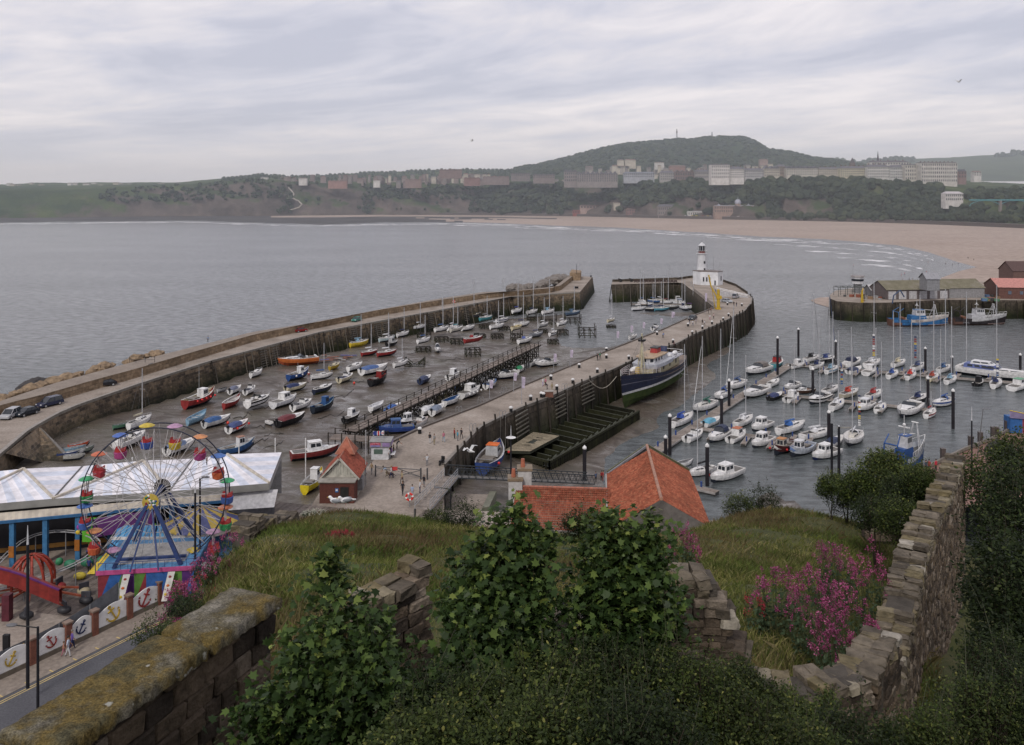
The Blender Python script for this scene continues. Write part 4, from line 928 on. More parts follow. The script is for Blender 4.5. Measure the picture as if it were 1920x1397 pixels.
def mast(t,x,z0,h,col=(.4,.4,.42),boom=0,cover=None,L=6,B=2,furled=None,spr=True,rake=0):
 m=MB();tp=(x-h*rake,0,z0+h);rm_=.05+t.location.y*.0003;m.tube((x,0,z0),tp,rm_,col,rm_*.7,5);o=m.build('mast',t)
 m=MB();wr=(.16,.16,.17);m.tube(tp,(L/2,0,z0),.014,wr,n=3);m.tube(tp,(-L/2,0,z0),.014,wr,n=3)
 for s in(-1,1):
  if spr:m.tube((x-.02,0,z0+h*.58),(x-.02,s*B*.28,z0+h*.58),.03,col,n=4)
  m.tube(tp,(x,s*B*.46,z0),.012,wr,n=3)
 m.build('rigging',t)
 if furled is not None:m=MB();m.tube((x+(L/2-x)*.12,0,z0+h*.86),(x+(L/2-x)*.96,0,z0+.5),.045,furled,.075,5);m.build('furled_sail',t)
 if boom:
  m=MB();m.tube((x,0,z0+.75),(x-boom,0,z0+.9),.05,col);b_=m.build('boom',t)
  if cover is not None:
   m=MB();m.loft([[(x+.05-k*(boom+.0)/5,yy*w,z0+.72+zz+k*.02)for yy,zz in((-1,.05),(0,-.02),(1,.05),(.5,.3),(-.5,.3))]for k,w in enumerate((.13,.17,.15,.14,.12,.05))],cover);m.build('sail_cover',b_)
def outboard(t,L,z,c=BLACK):
 m=MB();m.box((-L/2-.22,0,z+.25),(.42,.34,.5),c,top=.85);m.box((-L/2-.2,0,z-.3),(.16,.12,.9),(.05,.05,.05));m.build('outboard_motor',t)
def rail(t,L,B,z,x0,x1,h=.55,col=(.42,.42,.44)):
 m=MB();pts=[]
 for i in range(7):
  u=i/6;x=lerp(x0,x1,u);tt=(x+L/2)/L;b=B/2*(1 if tt<.45 else max(.03,1-((tt-.45)/.55)**2.1))*.95;pts.append((x,b))
 for s in(-1,1):
  m.path([(x,s*y,z+h)for x,y in pts],.022,col,3)
  for x,y in pts[::2]:m.tube((x,s*y,z-.05),(x,s*y,z+h),.022,col,n=3)
 m.build('guard_rail',t)
def tilt_cover(t,x0,x1,w,z0,z1,c,name='cover'):
 m=MB();k=6;rr=[]
 for i in range(k+1):
  u=i/k;hgt=math.sin(math.pi*(.12+.8*u))*.9;ww=w*(1 if u<.7 else 1-.7*(u-.7)/.3)
  rr.append([(lerp(x0,x1,u),-ww/2,z0),(lerp(x0,x1,u),-ww*.28,z0+(z1-z0)*hgt*.85),(lerp(x0,x1,u),0,z0+(z1-z0)*hgt),(lerp(x0,x1,u),ww*.28,z0+(z1-z0)*hgt*.85),(lerp(x0,x1,u),ww/2,z0)])
 m.loft(rr,c,closed=False);m.face(rr[0],c);m.face(rr[-1],c);m.build(name,t)
def canopy(t,x0,x1,w,z0,z1,c,glassy=True):
 m=MB();k=5;rr=[[(lerp(x0,x1,u),w/2*math.cos(math.pi*v/k),z0+(z1-z0)*math.sin(math.pi*v/k)**.6)for v in range(k+1)]for u in(0,.15,.85,1)]
 rr[0]=[(x+.25*(z-z0),y*.95,z0+(z-z0)*.9)for x,y,z in rr[0]];rr[-1]=[(x-.5*(z-z0),y*.9,z0+(z-z0)*.85)for x,y,z in rr[-1]]
 m.loft(rr,c,closed=False);m.face(rr[0],c);m.face(rr[-1],'glass' if glassy else c);m.build('canopy',t)
BN=0
def boat(kind,sx,sy,bx,by,L,label,hull=WHITE,deck=DECKW,acc=NAVY,anti=(.03,.035,.05),mh=0,ground=True,B=None,stripe=None,z=None,stand=0,heel=0,cab=None,name=None,cat=None,group=None,furl=None,fend=0,fendc=(.6,.04,.04),trim=None,buoy=None):
 global BN;BN+=1
 cx_,cy_=(sx+bx)/2,(sy+by)/2
 if z is None:
  p=PM(cx_,cy_)if ground else P(cx_,cy_,0);z0=(p.z+stand)if ground else 0
  if stand:p=PM(cx_,cy_,0)
 else:z0=z
 a=P(sx,sy,z0 if not stand else z0-stand);b=P(bx,by,z0 if not stand else z0-stand);rz=math.atan2(b.y-a.y,b.x-a.x);p=(a+b)/2;p.z=z0
 B=B or L*(.31 if kind=='yacht' else.35);cat=cat or{'yacht':'sailing boat','cruiser':'motor boat','pilot':'motor boat','open':'rowing boat','covered':'motor boat','fisher':'fishing boat','dinghy':'dinghy','cuddy':'motor boat'}[kind]
 name=name or{'yacht':'sailing_boat','cruiser':'motor_cruiser','pilot':'cabin_boat','open':'open_boat','covered':'covered_boat','fisher':'fishing_boat','dinghy':'dinghy','cuddy':'cuddy_boat'}[kind]
 t=thing(name,label,cat,p,rz,group);t.rotation_euler.x=R(heel)
 D_=L*(.11 if kind not in('fisher','dinghy')else.13)+.15;dr=.32+L*.02;up=dr if ground else 0
 if not ground:dr=.3
 def HH(mb,**k):return add_hull(mb,L,B,D_,hull,anti if ground else anti,deck,stripe=stripe,draft=dr,trim=trim,**k)
 m=MB()
 if kind=='open':HH(m,open_=True,stern=.35,sheer=.45)
 elif kind=='dinghy':HH(m,open_=True,stern=.7,sheer=.15)
 elif kind=='fisher':HH(m,open_=True,stern=.6,sheer=.5)
 elif kind=='yacht':HH(m,stern=.55,sheer=.15)
 else:HH(m,stern=.85,sheer=.2)
 if up:m.v=[(x,y,z_+up)for x,y,z_ in m.v]
 m.build('hull',t);zd=D_+up
 cabc=cab or(.66,.65,.65)
 if kind=='yacht':
  cabin(t,'coachroof',-L*.08,L*.27,B*.52,B*.3,zd-.02,zd+.28+L*.018,cabc,rake=(.5,.1),nwin=2,front=False)
  m=MB();m.box((-L*.26,0,zd+.02),(L*.28,B*.46,.06),(.05,.045,.04));m.box((-L*.26,B*.27,zd+.12),(L*.32,.1,.2),deck);m.box((-L*.26,-B*.27,zd+.12),(L*.32,.1,.2),deck);m.build('cockpit',t)
  if mh:mast(t,L*.1,zd+.2,mh,boom=L*.38,cover=acc,L=L,B=B,furled=furl)
  rail(t,L,B,zd,L*.2,L*.5);m=MB();m.path([(-L*.32,-B*.36,zd),(-L*.49,-B*.3,zd+.6),(-L*.49,B*.3,zd+.6),(-L*.32,B*.36,zd)],.025,LGREY,3);m.build('pushpit',t)
  if ground and not stand:m=MB();m.box((0,0,up*.3),(L*.3,.16,.9),anti);m.build('keel',t)
  if L>7:canopy(t,-L*.16,-L*.04,B*.5,zd+.2,zd+.95,acc)
 elif kind=='cruiser':
  cabin(t,'foredeck',-L*.02,L*.38,B*.74,B*.3,zd-.02,zd+.4,cabc,rake=(.9,.1),nwin=2,front=False)
  m=MB();w=B*.7;m.mesh([(L*.02,-w/2,zd+.38),(L*.02,w/2,zd+.38),(-L*.06,w*.42,zd+1.0),(-L*.06,-w*.42,zd+1.0),(-L*.2,-w/2,zd+.3),(-L*.2,w/2,zd+.3)],[(0,1,2,3),(0,3,4),(1,5,2)],'glass');m.build('windscreen',t)
  m=MB();m.box((-L*.28,0,zd+.02),(L*.36,B*.62,.06),(.1,.09,.08));m.box((-L*.44,0,zd+.2),(.35,B*.6,.4),cabc);m.box((-L*.2,B*.15,zd+.25),(.5,.5,.5),acc);m.build('cockpit',t)
  if acc!=WHITE:canopy(t,-L*.34,-L*.03,B*.74,zd+.3,zd+1.35,acc)
  rail(t,L,B,zd,0,L*.5)
 elif kind=='pilot':
  cabin(t,'wheelhouse',-L*.14,L*.16,B*.66,B*.6,zd-.02,zd+1.35,cabc,rake=(.3,.05),roof=acc if acc!=NAVY else cabc,nwin=2)
  cabin(t,'foredeck',L*.14,L*.36,B*.6,B*.3,zd-.02,zd+.38,cabc,rake=(.5,0),win=False)
  m=MB();m.box((-L*.32,0,zd+.02),(L*.28,B*.66,.06),(.12,.11,.1));m.build('cockpit',t);rail(t,L,B,zd,L*.1,L*.5)
  if L<7.4:outboard(t,L,zd)
 elif kind=='cuddy':
  cabin(t,'cuddy',L*.0,L*.36,B*.72,B*.34,zd-.02,zd+.55,cabc,rake=(.7,.0),nwin=2)
  m=MB();m.mesh([(L*.04,-B*.3,zd+.5),(L*.04,B*.3,zd+.5),(-L*.02,B*.3,zd+.95),(-L*.02,-B*.3,zd+.95)],[(0,1,2,3)],'glass');m.build('windscreen',t)
  m=MB();m.box((-L*.22,0,zd+.02),(L*.4,B*.62,.05),acc);m.box((-L*.3,0,zd+.2),(.4,B*.5,.35),(.1,.1,.11));m.build('cockpit',t);outboard(t,L,zd)
 elif kind=='covered':
  tilt_cover(t,-L*.46,L*.2,B*.94,zd-.03,zd+.75,acc);outboard(t,L,zd)
  cabin(t,'foredeck',L*.08,L*.36,B*.6,B*.28,zd-.02,zd+.3,cabc,rake=(.6,0),win=False)
 elif kind=='fisher':
  cabin(t,'wheelhouse',L*.02,L*.2,B*.52,B*.5,zd-D_*.3,zd+1.35,cabc,rake=(.08,.04),roof=acc,nwin=2)
  m=MB();m.box((-L*.2,0,zd-.05),(L*.18,B*.5,.35),(.16,.14,.12));m.tube((-L*.34,-B*.4,zd+.2),(-L*.34,B*.4,zd+.2),.07,GREY);m.build('engine_box',t)
  m=MB();m.box((L*.36,0,zd+.06),(L*.2,B*.3,.06),deck);m.build('foredeck',t)
  if mh:m=MB();m.tube((-L*.02,0,zd),(-L*.02,0,zd+mh),.05,LGREY,.03);m.build('mast',t)
 elif kind in('open','dinghy'):
  for u in((-.3,-.08,.14,.3)if kind=='open' else(-.2,.12)):
   m=MB();m.box((L*u,0,zd-D_*.22),(.24,B*.74*(1-abs(u)*.6),.05),deck if kind=='dinghy' else(.45,.42,.4));m.build('thwart',t)
 if kind not in('yacht',)and mh and kind!='fisher':m=MB();m.tube((-.1,0,zd+1),(-.1,0,zd+1+mh),.035,LGREY,.02);m.build('aerial',t)
 for i in range(fend):
  m=MB();q=-L*.3+i*L*.6/max(fend-1,1);s=-1 if True else 1;m.ball((q,s*B*.52,zd-.35),.24,fendc,6,4);m.build('fender',t)
 if buoy:q=PM(*buoy);m=MB();m.ball(q+Vector((0,0,.25)),.32,(.6,.07,.05),8,6);tag(m.build('mooring_buoy'),'red mooring buoy lying beside the %s'%label.split(',')[0].split(' with ')[0].split(' in ')[0][:60],'buoy')
 return t
def cradle(px0,px1,py,hgt,lb,dep=2.6,tall=0,name='mooring_trestle'):
 a,b=PM(px0,py),PM(px1,py);L=max((b-a).length,1.5);t=thing(name,lb,'trestle',(a+b)/2,math.atan2(b.y-a.y,b.x-a.x),None)
 for i in range(4):
  x=-L/2+L*i/3
  for y in(-dep/2,dep/2):
   m=MB();m.box((x,y,(hgt+(tall if i in(0,3)else 0))/2),(.24,.24,hgt+(tall if i in(0,3)else 0)),M['timber']if i%2 else M['weed']);m.build('post',t)
 m=MB()
 for y in(-dep/2,dep/2):
  m.box((0,y,hgt*.92),(L,.2,.24),M['timber']);m.box((0,y,hgt*.3),(L,.16,.2),M['weed']);m.tube((-L/2,y,.1),(-L/6,y,hgt),.1,M['weed'],n=4);m.tube((L/2,y,.1),(L/6,y,hgt),.1,M['weed'],n=4)
 for i in range(4):x=-L/2+L*i/3;m.box((x,0,hgt*.9),(.18,dep,.2),M['timber'])
 m.build('beams',t);return t
W2=(.62,.62,.64)
boat('cruiser',592,681,526,687,10.5,'large passenger launch with orange hull and long white cabin, aground below the outer pier',ORANGE,acc=WHITE,B=3.4,anti=(.3,.07,.03),cab=W2)
t=boat('fisher',536,717,582,704,7.4,'navy blue coble with small white wheelhouse and red floats at its bow',(.02,.06,.2),acc=WHITE,trim=WHITE,mh=2.5,fend=3,fendc=WHITE,buoy=(579,702))
boat('yacht',589,713,618,709,5.6,'small white yacht with twin bare masts behind the navy coble',mh=7.5,acc=BLUE)
boat('yacht',587,742,624,730,6.6,'dark-hulled boat with white decks and a green waterline, heeled in the mud',(.015,.02,.04),anti=(.05,.07,.02),mh=0,acc=GREY)
boat('covered',536,737,574,728,6,'cream cabin boat with rounded navy tent cover',CREAM,acc=NAVY)
boat('pilot',511,768,555,753,7.6,'white fishing cruiser with cabin forward and a big open green-floored cockpit',W2,acc=WHITE)
boat('cuddy',548,773,584,760,6.2,'white cuddy boat with wide windscreen and black outboard, next to the cruiser with open cockpit',acc=GREY)
boat('fisher',587,777,624,764,6.8,'bright blue topped workboat with black hull and blue wheelhouse',(.015,.02,.03),deck=BLUE,acc=BLUE,cab=BLUE,trim=LBLUE)
boat('covered',524,802,567,788,7.4,'black-hulled boat with white decks and a maroon dome cover',BLACK,acc=MAROON,trim=WHITE)
boat('dinghy',499,796,512,800,2.4,'tiny white tender alone on the mud left of the maroon-covered boat')
boat('cruiser',464,771,504,757,7.2,'white motor boat with black stripe propped on trailer legs',stripe=BLACK,acc=WHITE,stand=.5)
boat('open',414,772,454,752,7.0,'red open rowing coble with white thwarts',RED,deck=(.4,.37,.36),anti=(.25,.03,.03),trim=WHITE)
boat('fisher',344,770,403,749,9.6,'red and white fishing coble hung with red floats, nearest the wall',RED,deck=CREAM,acc=WHITE,mh=6.5,fend=5,anti=(.02,.02,.03),trim=WHITE)
boat('dinghy',408,737,425,733,2.6,'little grey inflatable dinghy at the foot of the ladder',LGREY,deck=BLACK,anti=GREY)
boat('covered',429,742,453,731,5.0,'white dinghy under a grey-blue cover near the wall foot',acc=(.12,.13,.19))
boat('cuddy',456,744,481,731,5.0,'small white outboard boat right of the grey-covered dinghy')
boat('yacht',467,711,494,700,5.6,'white yacht with pale blue cockpit tight under the outer wall ladder',mh=0,acc=LBLUE)
boat('open',351,800,386,784,6.4,'pale sky blue open boat pointing up the harbour',LBLUE,deck=LBLUE,anti=LBLUE)
boat('covered',385,804,429,791,6.4,'boat under a bright blue cover with outboard and red float',(.5,.5,.5),acc=BLUE,buoy=(427,795))
boat('covered',426,816,466,798,6.2,'white boat with red stripe, navy cover and red fenders',acc=(.04,.06,.16),stripe=RED,fend=2)
boat('fisher',424,856,464,846,6.6,'blue and white striped fishing boat with boxy wheelhouse just behind the arcade roof',BLUE,acc=(.3,.15,.1),cab=W2,trim=LBLUE)
boat('yacht',240,809,284,791,6.8,'white yacht leaning on the mud at the near end of the outer wall',mh=9.5,acc=CREAM)
boat('dinghy',217,806,240,802,3.2,'faded green dinghy left of the leaning white yacht',(.08,.18,.12),deck=GREY)
boat('cruiser',222,845,270,824,7.6,'white cabin cruiser seen through the upper left of the big wheel',acc=WHITE)
boat('covered',316,855,362,837,7.0,'white boat with slate blue cover seen through the top right of the big wheel',acc=(.1,.14,.24))
for a in[(133,845,164,838,3.6,'orange-red dinghy, top of the heap by the slipway',(.5,.09,.04)),(125,851,155,846,3.4,'pale blue dinghy just below the orange-red one',(.2,.32,.42)),(130,856,154,853,2.8,'white dinghy between the pale blue and navy dinghies',W2),
(152,851,168,847,3,'grey-green dinghy at the right of the dinghy heap',(.2,.23,.2)),(114,860,141,857,3.4,'navy dinghy at the left of the dinghy heap',(.03,.05,.14)),(127,864,151,862,3.2,'old white dinghy with a wooden rim, lowest of the heap',(.4,.39,.37))]:
 boat('dinghy',*a[:5],a[5],a[6],deck=(.3,.3,.3))
boat('pilot',568,862,612,856,8.0,'maroon and white twin-canopied tripping boat behind the toilet block',(.18,.03,.03),acc=WHITE,cab=W2)
boat('fisher',573,928,601,904,6.6,'yellow and maroon hulled cabin boat drawn up beside the toilet block',(.6,.47,.02),deck=DECKW,acc=WHITE,anti=(.12,.03,.02),trim=LGREY)
boat('cuddy',632,721,664,709,6.2,'cream cuddy boat with dark cockpit and a red buoy',CREAM,buoy=(664,720))
boat('yacht',614,697,640,687,5.2,'small boat with mustard hull and cream deck',(.35,.24,.03),deck=CREAM,anti=(.3,.2,.03),cab=CREAM)
boat('yacht',657,652,690,646,7.2,'yacht with vivid yellow hull below the outer wall',YEL,mh=8,anti=YEL,acc=LBLUE)
boat('yacht',680,669,706,664,6,'red-hulled yacht with boom resting aft, left of a similar red one',RED,mh=7.5,acc=W2)
boat('yacht',710,670,741,665,6.6,'red-hulled yacht with a white sail bundle on deck, right of a similar one',RED,mh=9,acc=W2)
boat('yacht',711,643,740,638,6.4,'pale aqua yacht afloat colour hull close under the outer wall slip',(.4,.48,.5),mh=7.5,acc=W2)
boat('pilot',724,651,746,646,5,'little dark-hulled boat in front of the pale aqua yacht',BLACK,cab=LGREY)
boat('yacht',742,634,769,628,6,'white yacht with navy cockpit cover left of the high white one',mh=8,acc=NAVY)
boat('yacht',772,622,799,617,6.6,'tall-sided white yacht right below the red and white hanging floats',mh=7.5,acc=W2,stand=.4)
boat('yacht',649,700,682,688,7,'white sloop with blue stern bag, left of the wide blue-covered cruiser',mh=0,acc=BLUE)
boat('covered',679,705,724,695,9,'wide white cruiser under a large mid-blue cover',acc=(.05,.1,.25),B=3.3)
boat('fisher',690,728,728,712,8,'black tug-like boat with dark red wheelhouse cover',BLACK,cab=(.2,.02,.02),acc=(.45,.4,.35),deck=(.2,.05,.04))
boat('yacht',739,697,764,690,5.8,'white yacht standing on legs, just left of the green empty cradle',mh=6,acc=W2,stand=.9)
boat('cruiser',819,655,822,666,5,'white cabin boat seen end-on in the middle of the mud',acc=W2)
boat('yacht',780,655,809,648,6.2,'white yacht with blue sail bag on a timber trestle, nearest the empty cradle',mh=7,acc=BLUE,stand=1.4);cradle(781,807,660,1.5,'dark trestle under the white yacht with the blue sail bag')
boat('yacht',814,612,839,608,6.6,'royal blue hulled yacht under the outer wall',BLUE,mh=8.5,acc=NAVY)
boat('yacht',835,623,861,615,7,'white yacht with lowered boom and thick white mast',mh=10,acc=W2)
boat('yacht',815,632,841,627,6.6,'white bilge-keel yacht with bright blue sail cover on a trestle',mh=9.5,acc=BLUE,stand=1.4);cradle(816,840,641,1.6,'trestle under the yacht with bright blue sail cover')
boat('yacht',841,634,871,627,6.8,'cream and grey yacht on a wide trestle',(.42,.4,.36),mh=8,acc=TEAL,stand=1.5);cradle(845,868,645,1.7,'trestle under the cream and grey yacht')
boat('yacht',870,657,905,651,7.4,'bright red hulled yacht perched on the biggest dark trestle',RED,mh=0,acc=RED,stand=2.0,anti=RED);cradle(873,900,668,2.4,'big dark trestle carrying the red-hulled yacht',3)
boat('yacht',864,622,891,617,6.6,'plain white yacht with no mast between two trestle boats',acc=W2)
boat('yacht',899,609,923,605,6.6,'teal green hulled yacht on a trestle',TEAL,anti=TEAL,mh=7.5,acc=GREY,stand=1.2);cradle(900,920,616,1.5,'trestle under the teal green yacht')
boat('yacht',870,603,901,599,8,'dark-hulled ketch with cream deck and two masts near the wall bend',(.05,.05,.055),deck=CREAM,mh=13,acc=W2,stand=.8)
boat('yacht',918,626,946,621,7,'white yacht on a tangled trestle, centre of the trestle rows',mh=8,acc=W2,stand=1.3);cradle(922,943,635,1.6,'tangled trestle in the centre of the trestle rows')
boat('yacht',930,612,954,608,6.6,'white yacht with navy waterline on a small trestle',mh=9,stripe=NAVY,acc=W2,stand=1.0);cradle(935,954,619,1.3,'small trestle under the yacht with navy waterline')
boat('yacht',927,585,955,579,8,'blue-hulled yacht with white sheet over its boom, against the outer wall',BLUE,mh=11,acc=W2)
boat('yacht',958,593,981,588,7,'white yacht with deep blue hood near the outer wall',mh=12,acc=(.03,.05,.3),stand=.8)
boat('yacht',981,579,1016,573,9.5,'long blue-hulled yacht beside the pier head wall',(.04,.12,.3),mh=11,acc=NAVY)
boat('cruiser',1033,580,1084,580,11,'broad white catamaran motor yacht closest to the outer pier head',acc=WHITE,B=5,mh=3)
boat('yacht',988,597,1008,593,7,'white yacht with dark props at its stern on a trestle',mh=11,acc=NAVY,stand=1.2);cradle(989,1006,602,1.6,'trestle with high end posts left of the largest yacht trestle',2.4,2)
boat('yacht',1016,598,1040,594,7.2,'white yacht with light blue sail bundle standing in a four-post trestle',mh=12,acc=LBLUE,stand=1.5);cradle(1014,1042,608,1.8,'four-post trestle with a light blue bundled yacht in it',3,2.2)
boat('yacht',1060,598,1088,595,7.2,'slate blue yacht wedged between tall trestle posts near the harbour mouth',(.06,.09,.14),mh=10,acc=(.08,.13,.2),stand=1.0,deck=(.15,.2,.25));cradle(1059,1088,607,2.2,'large black trestle around the slate blue yacht',4,1.6)
boat('yacht',959,630,979,625,6.4,'straw yellow decked boat on a tall trestle',CREAM,deck=(.5,.4,.2),mh=0,acc=TAN,stand=1.6,cab=(.5,.42,.25));cradle(959,978,638,2.2,'tall trestle under the straw yellow boat',3,1.2)
boat('yacht',966,614,991,611,6.8,'low white yacht behind the straw yellow boat',mh=11,acc=NAVY)
boat('yacht',1009,620,1028,616,5.8,'pale grey yacht on a trestle in the wet channel',LGREY,mh=9,acc=W2,stand=.9);cradle(1011,1026,624,1.2,'short trestle under the pale grey yacht')
boat('yacht',1044,620,1064,615,6.2,'white yacht on the trestle nearest the open water',mh=9,acc=W2,stand=1.4);cradle(1044,1064,629,2,'trestle nearest the open water, under a white yacht')
boat('yacht',994,634,1017,630,6.4,'grey yacht with dark blue sail over the boom behind the jetty end',(.2,.21,.24),deck=(.25,.26,.28),mh=6,acc=(.05,.06,.12))
boat('yacht',969,647,1000,640,7.4,'white yacht with blue dodger directly behind the jetty end',mh=0,acc=(.08,.11,.3))
boat('yacht',1026,640,1048,632,5.8,'white yacht with black rubbing strake on a dark box trestle',mh=8,stripe=BLACK,acc=W2,stand=1.2);cradle(1028,1046,645,1.5,'dark box trestle beside the jetty end')
boat('yacht',1138,610,1154,606,5.4,'small cream yacht with brown mast, alone near the harbour mouth',CREAM,mh=9,acc=W2,stand=.8);cradle(1138,1154,615,1.0,'low trestle under the lone cream yacht')
cradle(1085,1116,632,3.0,'largest empty black trestle standing in the wet channel',5,1.2);cradle(891,898,632,1.2,'small empty trestle, left of an identical pair');cradle(902,909,633,1.2,'small empty trestle, right of an identical pair');cradle(783,807,636,2.0,'empty trestle behind the tall-sided white yacht',2.6,.8)
t=thing('boat_cradle','green weeded empty cradle with V-shaped timbers','cradle',PM(778,686));m=MB()
for y in(-1.4,1.4):
 for s in(-1,1):m.tube((s*2.6,y,0),(s*2.6,y,2.2),.15,M['weed'],n=4);m.tube((s*2.6,y,2.1),(s*.6,y,.5),.13,M['weed'],n=4);m.tube((s*2.6,y,1.4),(s*1.0,y,.3),.1,M['weed'],n=4)
 m.tube((-2.7,y,.2),(2.7,y,.2),.15,M['weed'],n=4)
for s in(-1,1):m.tube((s*2.6,-1.4,2.2),(s*2.6,1.4,2.2),.12,M['weed'],n=4);m.tube((s*2.6,-1.2,2.2),(s*2.6,-1.2,4.4),.05,M['timber'],n=4)
m.build('frame',t)
t=thing('wreck_pile','rusty red-brown heap of broken hulls and planks under the outer wall','wreckage',PM(626,674));g=random.Random(2)
for i in range(16):m=MB();m.box((g.uniform(-4,4),g.uniform(-5,5),.2+g.uniform(0,.4)),(g.uniform(1,4),g.uniform(.3,1),.15),g.choice([RUST,(.22,.08,.05),(.3,.28,.27),(.08,.08,.2),RUST]),rz=g.uniform(-.6,.6));m.build('plank',t)
boat('cruiser',1039,685,1008,690,7.6,'white cabin cruiser furthest out beside the pier edge',acc=WHITE)
boat('yacht',994,689,1010,682,6,'pale yacht with blue sail bag behind the furthest white cruiser',LGREY,mh=0,acc=NAVY)
boat('covered',966,703,984,692,5.4,'white boat with bright green cover',acc=(.03,.2,.09))
boat('cruiser',962,708,925,713,8,'white speedboat with swept screen pointing left, beside the green-covered boat',acc=WHITE,anti=(.04,.05,.12))
boat('pilot',890,727,915,716,6.6,'white boat with green-tinted wheelhouse glass',acc=WHITE)
boat('cuddy',909,732,931,721,6,'white boat with a blue cockpit floor and pink flag',deck=BLUE,acc=BLUE)
boat('pilot',857,736,878,725,6.6,'dark-hulled boat with maroon windowed cabin against the jetty',(.03,.05,.12),cab=W2,acc=WHITE)
boat('pilot',864,750,899,737,8,'large white pilothouse boat hung with white fenders',acc=WHITE,fend=4,fendc=WHITE)
boat('dinghy',833,764,861,753,6,'white inflatable-sided boat with blue deck and an orange roof',deck=BLUE,trim=WHITE)
boat('dinghy',818,761,843,749,6,'weathered tan open boat left of the blue-decked one',TAN,deck=(.2,.17,.1),trim=TAN)
boat('covered',789,782,813,770,5.8,'white boat under a white cover, left one of a pair by the pier edge',acc=W2)
boat('covered',809,782,832,768,6.2,'white boat with grey cover, right one of a pair by the pier edge',acc=(.16,.19,.25))
boat('pilot',774,796,753,802,5.2,'dark boat with a small white cabin near the start of the pier',BLACK,cab=W2,acc=WHITE)
boat('cuddy',774,806,798,796,5.8,'white boat with brown cockpit half hidden by the pier edge',acc=(.2,.15,.13),deck=(.3,.25,.23))
boat('pilot',756,812,727,814,7,'royal blue boat with round white radar behind the kiosk',(.03,.06,.22),deck=BLUE,cab=(.06,.1,.25),acc=BLUE)
boat('dinghy',696,774,717,764,5.4,'plain white hull lying behind the jetty rail',deck=W2)
boat('pilot',651,793,668,786,5.2,'black boat with white cabin roof left of the jetty',BLACK,cab=W2,acc=WHITE)
boat('covered',788,722,806,713,6,'navy boat with white canopy just beyond the jetty',(.02,.03,.07),acc=(.03,.04,.09),cab=W2)
boat('covered',728,779,748,768,6,'boat under a crumpled royal blue tarpaulin beneath the jetty',BLUE,acc=(.03,.1,.33))
boat('cruiser',700,800,716,794,5,'white boat with red trim hidden among the jetty posts',stripe=RED,acc=WHITE)
boat('pilot',838,716,862,706,6,'white boat behind the thick jetty posts, further out',cab=W2,acc=WHITE)
boat('yacht',1178,639,1196,633,5.5,'low white yacht moored against the inner edge of the broad pier',mh=3.5,acc=W2,z=1)
boat('cuddy',1222,622,1235,617,5,'white motor boat just showing above the inner pier edge, near the red banner',z=4.5)
for a in[('yacht',1189,583,1207,582,6.5,'white yacht, first in the front row of the lighthouse basin',W2,14,W2),('yacht',1201,573,1218,574,6.5,'white yacht with grey cover, second row of the lighthouse basin',W2,0,GREY),('yacht',1216,584,1228,584,5.5,'small dark-hulled yacht, second in the front row of the lighthouse basin',BLACK,10,NAVY),
('yacht',1232,584,1250,583,7,'turquoise hulled yacht in the front row of the lighthouse basin',(.08,.25,.33),12,NAVY),('yacht',1250,580,1268,580,6.5,'dark yacht with cluttered cream deck, right of the turquoise one',(.06,.06,.06),0,GREY),('yacht',1274,579,1291,583,7.2,'white round-sterned yacht with a hanging pale banner',W2,11,NAVY),
('yacht',1297,580,1314,580,7,'white yacht with purple canopy at the right end of the basin',W2,9,(.1,.05,.15)),('pilot',1262,558,1280,558,7,'large white cabin cruiser under the basin wall corner',W2,0,WHITE),('yacht',1198,558,1212,562,6.5,'white yacht with royal blue sail cover, back left of the basin',W2,13,BLUE),
('yacht',1221,559,1231,560,6.5,'blue-hulled yacht with blue cover, back row of the basin',BLUE,11,BLUE),('yacht',1233,557,1243,558,5.5,'cream yacht with pink flag, back row of the basin',CREAM,8,W2),('yacht',1245,561,1256,561,6,'white stern-facing yacht in the back row of the basin',W2,14,MAROON),
('yacht',1267,568,1285,569,6.5,'low white yacht with bright blue cover, middle of the basin',W2,12,BLUE),('yacht',1294,568,1311,570,6.5,'white open-topped boat beside the sloping basin walkway',W2,9,NAVY)]:
 dy=9 if a[2]<565 else 3 if a[2]<572 else 0;dx=-9 if a[1]>1290 else 0;boat(a[0],a[1]+dx,a[2]+dy,a[3]+dx,a[4]+dy,a[5],a[6],a[7],mh=a[8],acc=a[9])
t=thing('basin_pontoon','narrow pale walkway sloping along the inside of the lighthouse basin','walkway');m=MB();a,b=P(1284,553,3),P(1333,577,3)
m.loft([[a+Vector((-.8,0,0)),a+Vector((.8,0,0)),a+Vector((.8,0,.25)),a+Vector((-.8,0,.25))],[b+Vector((-.8,0,0)),b+Vector((.8,0,0)),b+Vector((.8,0,.25)),b+Vector((-.8,0,.25))]],M['pontoon']);m.build('deck',t)
t=thing('basin_pontoon','pontoon between the two rows of yachts in the lighthouse basin','pontoon');m=MB();a,b=PM(1184,575),PM(1300,573);m.box((a+b)/2+Vector((0,0,.8)),(b.x-a.x,1.3,.3),M['pontoon']);m.build('deck',t)
for k in range(5):m=MB();m.tube(a.lerp(b,k/4),a.lerp(b,k/4)+Vector((0,0,3)),.18,M['timber'],n=6);m.build('pile',t)
g=random.Random(21)
